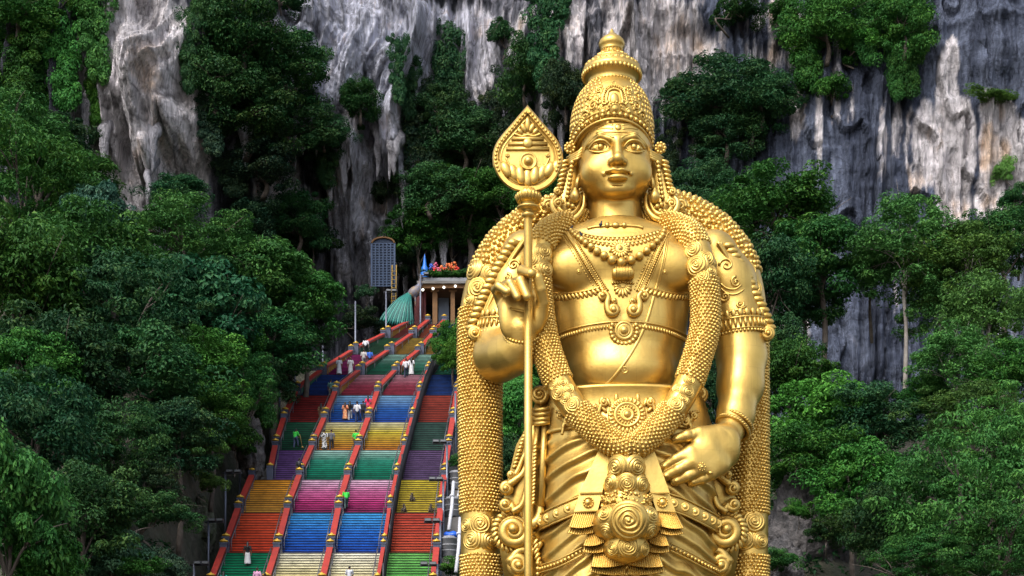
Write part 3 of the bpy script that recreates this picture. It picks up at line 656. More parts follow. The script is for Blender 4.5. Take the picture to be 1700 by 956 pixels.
# ================================================================== golden statue
def gold_material():
    m = bpy.data.materials.new('gold_paint'); m.use_nodes = True
    nt = m.node_tree; N = nt.nodes; L = nt.links; b = N['Principled BSDF']
    tc = N.new('ShaderNodeTexCoord'); geo = N.new('ShaderNodeNewGeometry')
    n1 = N.new('ShaderNodeTexNoise'); n1.inputs['Scale'].default_value = 0.55; n1.inputs['Detail'].default_value = 6; n1.inputs['Roughness'].default_value = 0.65
    L.new(geo.outputs['Position'], n1.inputs['Vector'])
    r1 = N.new('ShaderNodeValToRGB'); e = r1.color_ramp.elements
    e[0].position = 0.3; e[0].color = (0.53, 0.335, 0.072, 1); e[1].position = 0.7; e[1].color = (0.65, 0.445, 0.122, 1)
    L.new(n1.outputs['Fac'], r1.inputs['Fac'])
    # faint rain streaks and grime, cast panel joints
    mp = N.new('ShaderNodeMapping'); mp.inputs['Scale'].default_value = (1.6, 1.6, 0.12); L.new(geo.outputs['Position'], mp.inputs['Vector'])
    n4 = N.new('ShaderNodeTexNoise'); n4.inputs['Scale'].default_value = 1.0; n4.inputs['Detail'].default_value = 6; n4.inputs['Roughness'].default_value = 0.65; L.new(mp.outputs['Vector'], n4.inputs['Vector'])
    r4 = N.new('ShaderNodeMapRange'); r4.inputs['From Min'].default_value = 0.52; r4.inputs['From Max'].default_value = 0.75; r4.inputs['To Min'].default_value = 0.0; r4.inputs['To Max'].default_value = 0.42; L.new(n4.outputs['Fac'], r4.inputs['Value'])
    sx = N.new('ShaderNodeSeparateXYZ'); L.new(geo.outputs['Position'], sx.inputs['Vector']); cb = N.new('ShaderNodeCombineXYZ'); L.new(sx.outputs['X'], cb.inputs['X']); L.new(sx.outputs['Z'], cb.inputs['Y'])
    bk = N.new('ShaderNodeTexBrick'); bk.inputs['Scale'].default_value = 1.0; bk.inputs['Brick Width'].default_value = 1.35; bk.inputs['Row Height'].default_value = 1.0; bk.inputs['Mortar Size'].default_value = 0.012; bk.inputs['Mortar Smooth'].default_value = 0.6; L.new(cb.outputs['Vector'], bk.inputs['Vector'])
    ms = N.new('ShaderNodeMath'); ms.operation = 'MULTIPLY'; ms.inputs[1].default_value = 0.22; L.new(bk.outputs['Fac'], ms.inputs[0])
    ma = N.new('ShaderNodeMath'); ma.operation = 'MAXIMUM'; L.new(ms.outputs[0], ma.inputs[0]); L.new(r4.outputs['Result'], ma.inputs[1])
    mxc = N.new('ShaderNodeMix'); mxc.data_type = 'RGBA'; mxc.inputs['B'].default_value = (0.22, 0.115, 0.03, 1); L.new(ma.outputs[0], mxc.inputs['Factor']); L.new(r1.outputs['Color'], mxc.inputs['A']); L.new(mxc.outputs['Result'], b.inputs['Base Color'])
    n2 = N.new('ShaderNodeTexNoise'); n2.inputs['Scale'].default_value = 2.2; n2.inputs['Detail'].default_value = 5
    L.new(geo.outputs['Position'], n2.inputs['Vector'])
    mr = N.new('ShaderNodeMapRange'); mr.inputs['To Min'].default_value = 0.35; mr.inputs['To Max'].default_value = 0.5
    L.new(n2.outputs['Fac'], mr.inputs['Value']); L.new(mr.outputs['Result'], b.inputs['Roughness'])
    n3 = N.new('ShaderNodeTexNoise'); n3.inputs['Scale'].default_value = 7.0; n3.inputs['Detail'].default_value = 4
    L.new(geo.outputs['Position'], n3.inputs['Vector'])
    bp = N.new('ShaderNodeBump'); bp.inputs['Strength'].default_value = 0.25; bp.inputs['Distance'].default_value = 0.03
    L.new(n3.outputs['Fac'], bp.inputs['Height']); L.new(bp.outputs['Normal'], b.inputs['Normal'])
    b.inputs['Metallic'].default_value = 0.92
    b.inputs['Coat Weight'].default_value = 0.2; b.inputs['Coat Roughness'].default_value = 0.3
    return m
GOLD = gold_material()
base_loc = Vector(((1035 - 850) / F * D0, D0, 0.0))
statue = thing('golden_statue', 'giant gold-painted standing deity statue holding a tall spear beside the rainbow stairs', 'statue', base_loc)

def gput(name, mb, parent=None, kind=None, smooth=True):
    return mb.build(name, GOLD, parent or statue, units=True, smooth=smooth, kind=kind)
def gsides(name, mb, xc, parent=None, smooth=True, kind=None):
    """left and right pieces as separate parts"""
    off = np.cumsum([0] + [len(v) for v in mb.v]); side = [0 if v[:, 0].mean() < xc else 1 for v in mb.v]
    outs = []
    for sd in (0, 1):
        new = MB(); mp = {}
        for bi, v in enumerate(mb.v):
            if side[bi] == sd: mp[bi] = new.n; new.v.append(v); new.n += len(v)
        for f in mb.f:
            bi = int(np.searchsorted(off, f[0], side='right')) - 1
            if bi in mp: new.f.append([i - off[bi] + mp[bi] for i in f])
        if new.v: outs.append(gput(name, new, parent, kind, smooth))
    return outs
def field_obj(name, fields, parent=None):
    vs, fs, n = [], [], 0
    for f in fields:
        P, Q = f.mesh(); vs.append(P); fs.append(Q + n); n += len(P)
    V = np.concatenate(vs); Q = np.concatenate(fs)
    me = new_mesh(name, to_world(V), Q); me.shade_smooth(); me.materials.append(GOLD)
    o = bpy.data.objects.new(name, me); COL.objects.link(o); in_world(o, parent or statue)
    return o, V, Q
class Caster:
    def __init__(s, sets):
        vs, fs, n = [], [], 0
        for V, Q in sets:
            vs.append(V); fs += (np.asarray(Q) + n).tolist() if isinstance(Q, np.ndarray) else [[i + n for i in q] for q in Q]; n += len(V)
        s.b = BVHTree.FromPolygons(np.concatenate(vs).tolist(), fs)
    def hit(s, px, py, back=0.0):
        o = Vector((0, -F, 0)); d = Vector((px - 850, F, HY - py)).normalized()
        r = s.b.ray_cast(o, d)
        if r[0] is None:
            return np.array(U(px, py, back)), np.array([0, -1.0, 0])
        n = np.array(r[1])
        if n @ np.array(d) > 0: n = -n
        return np.array(r[0]), n
    def path(s, pts, n, lift=0.0, back=0.0):
        Q = spline(pts, n); P = []; Nn = []
        for px, py in Q:
            p, m = s.hit(px, py, back); P.append(p); Nn.append(m)
        P = np.array(P); Nn = np.array(Nn)
        for _ in range(2):
            Nn[1:-1] = (Nn[:-2] + Nn[1:-1] + Nn[2:]) / 3
        Nn /= np.linalg.norm(Nn, axis=1)[:, None]
        return P + Nn * lift, Nn

# ---------------- head
HX = 171.0
hf = Field((96, -98, 905), (246, 80, 1112), 1.25)
hf.put(ell((HX, 4, 1042), (61, 66, 80)))
hf.put(ell((HX, -8, 1004), (58.5, 58, 51)), 12)
for s in (-1, 1):
    hf.put(ell((HX + s * 33, -33, 1000), (24, 22, 24)), 12)      # cheeks
hf.put(ell((HX, -45, 969), (27, 16, 13)), 12)                    # chin
hf.put(ell((HX, -46, 985), (28, 15, 18)), 10)                    # muzzle
for s in (-1, 1):                                               # eye sockets and brow
    hf.put(ell((HX + s * 27, -68, 1035), (20, 17, 12)), 6, 's')
    hf.put(cone((HX + s * 8, -59, 1045), (HX + s * 28, -57, 1051), 3.5, 3.5), 7)
    hf.put(cone((HX + s * 28, -57, 1051), (HX + s * 48, -40, 1042), 3.5, 2.5), 7)
hf.put(cone((HX, -60, 1044), (HX, -76, 1008), 5.5, 8.0), 7)       # nose
hf.put(ell((HX, -75, 1006), (9, 10, 8)), 5)
for s in (-1, 1):
    hf.put(ell((HX + s * 9.5, -66, 1005), (6, 9, 6.5)), 3)
    hf.put(ell((HX + s * 5.5, -72, 997.5), (2.6, 4, 2.2)), 1.5, 's')
for s in (-1, 1):
    hf.put(ell((HX + s * 27, -44, 1033.5), (16.5, 13.5, 9.2)), 0.8)              # eyeball
    hf.put(((lambda e: (lambda X, Y, Z: np.sqrt((np.sqrt((X - e) ** 2 + (Z - 1034.6) ** 2) - 6.4) ** 2 + (Y + 56.5) ** 2) - 2.0))(HX + s * 27), np.array([HX + s * 27 - 8, -60, 1026.]), np.array([HX + s * 27 + 8, -54, 1043.])), 0.5, 's')
    chain(hf, [(HX + s * 17, -65, 987.5), (HX + s * 22, -61, 987), (HX + s * 24.5, -58, 990.5)], [2.4, 2.0, 1.5], 1.5)
hf.put(ell((HX, -66, 989.5), (21, 9, 4.4)), 1.5)                    # lips
for s in (-1, 1): hf.put(ell((HX + s * 6, -67.5, 991), (9, 8, 3.8)), 1.5)
hf.put(ell((HX, -66.5, 979), (16.5, 10.5, 5.8)), 2)
chain(hf, [(HX - 23, -57, 988.5), (HX - 12, -72, 985.6), (HX, -76, 986.4), (HX + 12, -72, 985.6), (HX + 23, -57, 988.5)], [1.0, 1.9, 1.9, 1.9, 1.0], 1.0, 's')
hf.put(ell((HX, -66, 970.5), (12, 7, 2.6)), 4, 's')
# flat underside of the jaw, then the neck
def under(X, Y, Z): return (Z - (956.5 + 0.0 * X)) + 0 * Y
hf.put((under, np.array([96, -98, 905.]), np.array([246, 80, 958.])), 9, 's')
hf.put(ell((HX, -44, 964), (20, 15, 7)), 8)
hf.put(loft([905, 925, 962, 985], [172] * 4, [10, 10, 12, 12], [48, 46, 44.5, 44], [46, 44, 42, 40], 2.0), 6)
# ears
for s in (-1, 1):
    hf.put(ell((HX + s * 59, 6, 1012), (5, 12, 22)), 3)
    hf.put(ell((HX + s * 62, 0, 1014), (4, 6, 14)), 2, 's')
# ---------------- torso and arms
tf = Field((-80, -140, 575), (440, 100, 935), 2.4)
pys = [372, 385, 398, 412, 440, 480, 520, 560, 600, 630, 648, 660, 690, 722]
zs = [HY - p for p in pys]
cxs = [x - 850 for x in (1024, 1026, 1028, 1029, 1030, 1030, 1030, 1030, 1031, 1031, 1031, 1033, 1035, 1036)]
aa = [52, 92, 122, 136, 132, 121, 114, 109, 98, 89, 85, 92, 112, 128]
bb = [46, 55, 64, 70, 76, 78, 72, 68, 68, 70, 70, 70, 74, 78]
tf.put(loft(zs, cxs, [4] * 14, aa, bb, 2.2))
for px, py in ((962, 443), (1106, 443)):
    tf.put(ell(U(px, py, -48), (60, 30, 41)), 6)
tf.put(ell(U(1034, 436, -46), (120, 33, 44)), 7)
tf.put(cone(U(1034, 425, -84), U(1034, 476, -84), 2.5, 2.5), 9, 's')
tf.put(ell(U(1034, 540, -38), (80, 36, 70)), 24)
tf.put(ell(U(1035, 616, -34), (80, 50, 45)), 18)
chain(tf, [U(1034, 487, -86), U(1034, 520, -82), U(1035, 590, -90)], [2.2, 2.2, 2.0], 8, 's')
# viewer's right arm, hanging
chain(tf, [U(1183, 424, 14), U(1208, 470, 14), U(1224, 535, 10), U(1231, 592, 4), U(1229, 640, -12), U(1221, 690, -34), U(1217, 716, -44)], [42, 43, 38.5, 37.5, 34.5, 26.5, 23], 22, first_k=22)
# viewer's left arm, bent forward
chain(tf, [U(872, 424, 14), U(856, 480, 14), U(838, 545, 10), U(829, 590, 0), U(844, 588, -40), U(860, 582, -66), U(866, 572, -78)], [41, 42, 40, 39, 33, 27, 23], 22, first_k=22)
body_fields = [hf, tf]
# ---------------- raised hand (palm to the viewer)
h1 = Field((-60, -160, 690), (90, -50, 890), 1.0)
h1.put(ell(U(867, 526, -92), (34, 13, 44)))
h1.put(ell(U(863, 503, -93), (38, 12, 25)), 10)
h1.put(cone(U(866, 545, -92), U(866, 574, -80), 20, 21), 10)
h1.put(ell(U(893, 520, -99), (14, 14, 30)), 8)                    # ball of the thumb
h1.put(ell(U(842, 526, -98), (13, 11, 32)), 8)
for pts, r in (([(877, 486, -90), (871, 462, -104), (867, 449, -118), (882, 454, -137)], [9.5, 9, 8.6, 7.6]),
               ([(861, 490, -92), (857, 469, -114), (864, 466, -132), (875, 492, -140)], [9, 8.4, 8, 6.8]),
               ([(845, 493, -92), (840, 473, -113), (847, 470, -131), (859, 493, -138)], [8.6, 8, 7.6, 6.4]),
               ([(830, 497, -92), (823, 481, -106), (828, 475, -122), (842, 484, -133)], [8.2, 7.6, 7.2, 6]),
               ([(897, 526, -100), (902, 502, -112), (898, 480, -124), (893, 461, -130)], [11.5, 10, 9.4, 8.2])):
    chain(h1, [U(*p) for p in pts], r, 1.2, first_k=4)
for a, b in (((846, 512), (884, 520)), ((880, 508), (872, 548))):   # palm creases
    h1.put(cone(U(*a, -106), U(*b, -106), 1.6, 1.6), 2, 's')
# ---------------- hanging hand (back of the hand)
h2 = Field((225, -135, 462), (400, -20, 610), 1.3)
h2.put(cone(U(1217, 708, -46), U(1205, 728, -62), 23, 23))
h2.put(ell(U(1188, 745, -78), (41, 19, 32), Matrix.Rotation(math.radians(-40), 3, 'Y')), 12)
h2.put(ell(U(1203, 752, -72), (24, 15, 26)), 10)
for pts, r in (([(1172, 736, -88), (1146, 749, -98), (1122, 763, -98), (1101, 775, -92)], [12, 10.2, 9.2, 7.8]),
               ([(1176, 751, -90), (1150, 766, -101), (1126, 780, -101), (1104, 791, -94)], [12, 10.6, 9.6, 8.2]),
               ([(1186, 766, -88), (1162, 779, -98), (1142, 790, -98), (1121, 799, -92)], [11.5, 10.2, 9.2, 7.8]),
               ([(1198, 776, -84), (1182, 787, -92), (1166, 795, -92), (1149, 801, -88)], [11, 9.4, 8.6, 7.4]),
               ([(1186, 722, -78), (1160, 719, -90), (1140, 724, -94), (1122, 729, -92)], [13, 11, 10.5, 8])):
    chain(h2, [U(*p) for p in pts], r, 2.0, first_k=16)
    for t in (0.42, 0.5):                                        # knuckle creases
        p1, p2 = np.array(pts[1]), np.array(pts[2]); q = p1 * (1 - t) + p2 * t
        d = np.array([p2[1] - p1[1], p1[0] - p2[0]]) / np.hypot(*(p2 - p1)[:2])
        h2.put(cone(U(q[0] - d[0] * 6, q[1] - d[1] * 6, q[2] - r[1]), U(q[0] + d[0] * 6, q[1] + d[1] * 6, q[2] - r[1]), 0.9, 0.9), 1.5, 's')
    p3, p4 = np.array(pts[2]), np.array(pts[3]); q = p3 * 0.12 + p4 * 0.88           # nails
    h2.put(ell(U(q[0], q[1], q[2] - r[3] * 0.78), (4.6, 3.2, 3.6)), 0.8)
body_fields += [h1, h2]
body, BV, BQ = field_obj('body', body_fields)
cast = Caster([(BV, BQ)]); castT = Caster([tf.mesh()])

# ---------------- dhoti: pleated waist cloth
def dhoti(flat=None):
    nth, nz = 260, 210
    py = np.linspace(655, 1292, nz)[:, None]; th = np.linspace(0, 2 * PI, nth, endpoint=False)[None, :]
    a = np.interp(py, [655, 735, 850, 956, 1100, 1292], [126, 141, 141, 146, 150, 150]); b = np.interp(py, [655, 735, 800, 956, 1292], [76, 88, 94, 98, 100])
    cx = np.interp(py, [655, 735, 956], [1037, 1045, 1042]) - 850
    ca, sa = np.cos(th), np.sin(th)
    x = np.sign(ca) * np.abs(ca) ** 0.9 * a; y = np.sign(sa) * np.abs(sa) ** 0.9 * b
    ax = np.abs(x)
    slope = np.interp(py, [655, 740, 860, 956, 1292], [0.08, 0.24, 0.42, 0.55, 0.7])
    w = vnoise(x / 55 + 3, py / 60, y * 0 + 0.5, 5) * 11 + vnoise(x / 22, py / 30, y * 0 + 2.5, 9) * 3
    ph = (py - slope * ax - 0.0006 * ax ** 2 + w) / 25.0 + 0.25 * np.sign(x)
    fr = ph - np.floor(ph)
    rid = np.where(fr < 0.72, fr / 0.72, (1 - fr) / 0.28)
    rid = rid ** 1.4
    amp = np.interp(py, [655, 735, 745, 1292], [0.0, 0.0, 8.5, 10.0]) * (0.55 + 0.75 * np.clip(vnoise(x / 40, py / 45, 0 * y + 7.5, 3) + 0.45, 0, 1))
    d = rid * amp if flat is None else rid * 0 + flat
    nx, ny = ca / a, sa / b; l = np.hypot(nx, ny); nx, ny = nx / l, ny / l
    X = cx + x + nx * d; Y = 2 + y + ny * d; Z = (HY - py) + 0 * X
    P = np.stack([X, Y, Z], -1)
    m = MB(); m.grid(P, closed_v=True, flip=True)
    return m
dm = dhoti(); dh = gput('waist_cloth', dm)
dsm = dhoti(6.0); castD = Caster([(np.concatenate(dsm.v), dsm.f)])

# ---------------- generic ornaments
def beads(mb, P, r, step=None, n=7, m=5, sq=1.0, Nn=None):
    Q = even(P, step or 2 * r * 1.02)
    for p in Q: mb.ball(p, r, n, m)
    return mb
def scroll(mb, px, py, r, dy, turns=1.6, start=90, ccw=True, thick=None, flat=1.0, tail=None, caster=None, taper=0.55, lift=0.0):
    """spiral volute facing the viewer; tail = pixel points leading into it"""
    thick = thick or r * 0.3
    c = U(px, py, dy); P = []; R = []
    n = int(18 * turns) + 6
    if tail:
        tp = [np.array(U(x, y, dy)) for x, y in tail]
    for i in range(n + 1):
        t = i / n; rr = r * (1 - t) ** 0.8 * (1 - thick / r) + thick * 0.25
        an = math.radians(start) + (1 if ccw else -1) * t * turns * 2 * PI
        P.append(c + np.array([math.cos(an) * rr, -thick * 0.7 * t, math.sin(an) * rr])); R.append(thick * (1 - taper * t))
    if tail:
        sp = spline(np.array(tp + [P[0]]), 14)[:-1]
        P = list(sp) + P; R = list(np.linspace(thick * 0.55, thick, 13)) + R
    mb.tube(P, R, n=8, flat=flat)
    mb.ball(P[-1] + np.array([0, -thick * 0.3, 0]), thick * 0.85, 8, 6)
    if r > 11: mb.ball(c + np.array([0, thick * 0.3, 0]), (r * 0.9, thick * 0.7, r * 0.9), 16, 8)
    return mb
def leaf_row(mb, P, Nn, length, width, lean=0.5, thick=0.35, step=None, side=1):
    """overlapping teardrop leaves beside a path"""
    step = step or width * 1.25
    d = np.r_[0, np.cumsum(np.linalg.norm(np.diff(P, axis=0), axis=1))]
    k = max(int(d[-1] / step), 1)
    for q in range(k):
        t = (q + 0.5) * d[-1] / k
        p = np.array([np.interp(t, d, P[:, i]) for i in range(3)]); nn = np.array([np.interp(t, d, Nn[:, i]) for i in range(3)])
        j = min(np.searchsorted(d, t), len(P) - 1); tg = P[j] - P[j - 1]; tg /= np.linalg.norm(tg) + 1e-9
        nn /= np.linalg.norm(nn); sd = np.cross(tg, nn) * side
        ax = sd * math.cos(lean) + tg * math.sin(lean)
        w = np.cross(nn, ax)
        R = np.stack([ax, w, nn], 1)
        mb.ball(p + ax * length * 0.5, (length * 0.56, width * 0.56, width * thick), 8, 5, R)
    return mb
ROSE = None
def rose_mesh():
    nr, nt = 26, 30
    P = []
    for i in range(nr + 1):
        r = i / nr; row = []
        for j in range(nt):
            th = 2 * PI * j / nt
            ph = r * 4.2 - th / (2 * PI) + 0.10 * math.sin(3 * th + r * 9)
            fr = ph - math.floor(ph)
            rg = (math.sin(fr * PI)) ** 0.7
            z = 0.42 * (1 - r ** 2) + 0.13 * rg * min(1, (1 - r) * 6) - 0.05
            if r < 0.14: z = 0.42 + 0.12 * math.cos(r / 0.14 * PI / 2)
            row.append((r * math.cos(th), r * math.sin(th), z))
        P.append(row)
    m = MB(); m.grid(P, closed_v=True, flip=True)
    me = bpy.data.meshes.new('rose'); me.from_pydata(np.concatenate(m.v).tolist(), [], m.f); me.update(); me.shade_smooth(); me.materials.append(GOLD)
    return me
ROSE = rose_mesh()
def rose(p, n, r, parent=None, spin=None):
    R = frame(n)
    a = random.uniform(0, 6.28) if spin is None else spin
    M = Matrix(R.tolist()).to_4x4() @ Matrix.Rotation(a, 4, 'Z') @ Matrix.Diagonal((r * S, r * S, r * S, 1))
    w = to_world(np.array(p, float).reshape(1, 3))[0]
    o = bpy.data.objects.new('rose', ROSE); COL.objects.link(o)
    in_world(o, parent or statue)
    o.matrix_basis = Matrix.Translation(Vector(w)) @ M
    return o

# ---------------- studded garlands
def stud_tube(path, rad, stud, height, spacing, pointed=False, skip=None, jit=0.0):
    """studs in staggered rings round a tube; path (n,3), rad (n,)"""
    mb = MB(); st = MB()
    mb.tube(list(path), list(rad), n=28)
    d = np.r_[0, np.cumsum(np.linalg.norm(np.diff(path, axis=0), axis=1))]
    rows = int(d[-1] / (spacing * 0.88))
    u = None
    ns = 6
    for q in range(rows):
        t = (q + 0.5) * d[-1] / rows
        if skip and any(a <= t / d[-1] <= b for a, b in skip): continue
        p = np.array([np.interp(t, d, path[:, i]) for i in range(3)]); r = np.interp(t, d, rad)
        j = min(max(np.searchsorted(d, t), 1), len(path) - 1); tg = path[j] - path[j - 1]; tg /= np.linalg.norm(tg)
        if u is None: u = np.array([0, -1.0, 0.1])
        u = u - tg * (u @ tg); u /= np.linalg.norm(u); w = np.cross(tg, u)
        k = max(int(2 * PI * r / spacing), 6)
        for c in range(k):
            an = 2 * PI * (c + 0.5 * (q % 2) + random.uniform(-jit, jit)) / k
            nn = math.cos(an) * u + math.sin(an) * w
            if nn[1] > 0.45: continue
            ww = -math.sin(an) * u + math.cos(an) * w
            b = p + nn * (r - 0.4) + tg * random.uniform(-jit, jit) * spacing
            sz = stud * random.uniform(0.9, 1.1); hh = height * random.uniform(0.85, 1.15)
            V = []
            rings = ((1.0, 0.0), (0.86, 0.5), (0.45, 0.9)) if not pointed else ((1.0, 0.0), (0.55, 0.55), (0.3, 0.75))
            for rr, h in rings:
                for e in range(ns):
                    ea = 2 * PI * e / ns
                    V.append(b + sz * rr * (math.cos(ea) * ww + math.sin(ea) * tg) + nn * hh * h)
            V.append(b + nn * hh)
            f = []
            for ri in range(2):
                for e in range(ns):
                    f.append([ri * ns + e, ri * ns + (e + 1) % ns, (ri + 1) * ns + (e + 1) % ns, (ri + 1) * ns + e])
            for e in range(ns): f.append([2 * ns + e, 2 * ns + (e + 1) % ns, 3 * ns])
            st.add(V, f)
    return mb, st
def px_path(pts, n):
    P = np.array([U(*p[:3]) for p in pts]); R = np.array([[p[3]] for p in pts], float)
    Q = spline(np.hstack([P, R]), n)
    return Q[:, :3], Q[:, 3]

# neck garland: two ropes meeting on the belt
ropeL = [(985, 366, 40, 14.4), (955, 368, 2, 17.4), (925, 377, -30, 20.4), (902, 398, -52, 21.4), (893, 440, -62, 21.9), (893, 490, -66, 22.4), (899, 545, -70, 22.4), (911, 592, -76, 22.4), (930, 640, -84, 22.4), (958, 682, -94, 21.4), (992, 716, -104, 20.4), (1022, 737, -112, 19.4), (1050, 743, -116, 18.4)]
ropeR = [(1060, 366, 40, 14.4), (1090, 368, 2, 17.4), (1122, 376, -30, 20.4), (1150, 396, -52, 21.4), (1164, 440, -62, 21.9), (1170, 490, -66, 22.4), (1170, 545, -70, 22.4), (1158, 592, -76, 22.4), (1141, 640, -84, 22.4), (1117, 682, -94, 21.4), (1086, 716, -104, 20.4), (1060, 737, -112, 19.4), (1034, 743, -114, 18.4)]
gset = []
for pts, rows in ((ropeL, [(412, 464), (636, 682)]), (ropeR, [(410, 462), (634, 680)])):
    P, R = px_path(pts, 90)
    L = np.r_[0, np.cumsum(np.linalg.norm(np.diff(P, axis=0), axis=1))]; L /= L[-1]
    pyr = HY - P[:, 2] / (1 + P[:, 1] / F); k0 = 16
    skips = [(float(np.interp(a, pyr[k0:], L[k0:])), float(np.interp(b, pyr[k0:], L[k0:]))) for a, b in rows]
    mb, st = stud_tube(P, R, 3.2, 3.6, 6.2, skip=skips, jit=0.08)
    g = gput('garland_strand', mb); gput('studs', st, g, kind='stuff')
    gset.append((np.concatenate(mb.v), mb.f))
castG = Caster([(BV, BQ), (np.concatenate(dm.v), dm.f)] + gset); castR = Caster(gset)
for px, py, r in ((903, 417, 13), (884, 432, 12), (906, 446, 14), (884, 456, 12), (1150, 414, 13), (1172, 428, 13), (1157, 440, 16), (1180, 449, 11),
                  (926, 652, 12), (944, 645, 10), (950, 672, 13), (934, 634, 9), (1142, 650, 12), (1124, 644, 9), (1122, 671, 13), (1146, 631, 9), (893, 425, 10), (878, 445, 9), (912, 430, 9), (1186, 437, 10), (1142, 432, 9), (1166, 458, 11), (938, 662, 10), (1134, 662, 10), (920, 640, 9)):
    p, n = castR.hit(px, py); rose(p - n * 2.5, n, r * 1.22)
# outer garland hanging from the shoulders to the ground
mantL = [(1000, 350, 62, 30), (960, 352, 62, 34), (915, 366, 60, 37), (868, 392, 56, 39), (832, 432, 52, 40), (808, 486, 50, 39), (798, 545, 48, 37), (797, 640, 46, 35.5), (798, 800, 44, 34.5), (799, 960, 44, 34), (800, 1355, 44, 34)]
mantR = [(1050, 350, 62, 30), (1090, 350, 62, 34), (1135, 362, 60, 37), (1178, 390, 56, 39), (1212, 432, 52, 40), (1231, 486, 50, 38), (1239, 545, 48, 35), (1242, 640, 46, 33), (1243, 800, 44, 32.5), (1243, 960, 44, 32.5), (1243, 1355, 44, 32.5)]
mset = []
for pts in (mantL, mantR):
    P, R = px_path(pts, 120)
    L = np.r_[0, np.cumsum(np.linalg.norm(np.diff(P, axis=0), axis=1))]; L /= L[-1]
    tz = lambda py: float(np.interp(-(HY - py) , -P[8:, 2], L[8:]))
    i0 = tz(442); i1 = tz(503); j0 = tz(846); j1 = tz(916)
    cut = np.searchsorted(L, i0)
    mb, st = stud_tube(P[:cut + 2], R[:cut + 2], 4.9, 5.6, 9.0, jit=0.2)
    mb2, st2 = stud_tube(P[cut:], R[cut:], 3.3, 4.2, 6.4, jit=0.10, skip=[((i0 - L[cut]) / (1 - L[cut]), (i1 - L[cut]) / (1 - L[cut])), ((j0 - L[cut]) / (1 - L[cut]), (j1 - L[cut]) / (1 - L[cut]))])
    g = gput('shoulder_garland', mb); gput('studs', st, g, kind='stuff')
    g = gput('hanging_garland', mb2); gput('studs', st2, g, kind='stuff')
    mset.append((np.concatenate(mb.v), mb.f)); mset.append((np.concatenate(mb2.v), mb2.f))
castM = Caster(mset)
for px, py, r in ((786, 447, 15), (794, 478, 16), (815, 454, 13), (778, 498, 11), (798, 870, 15), (774, 872, 11), (822, 868, 10), (783, 896, 14), (814, 897, 14), 
                  (1240, 449, 15), (1250, 478, 14), (1222, 446, 11), (1252, 866, 15), (1230, 872, 10), (1235, 897, 14), (1263, 897, 13)):
    p, n = castM.hit(px, py); rose(p - n * 2.5, n, r * 1.4)

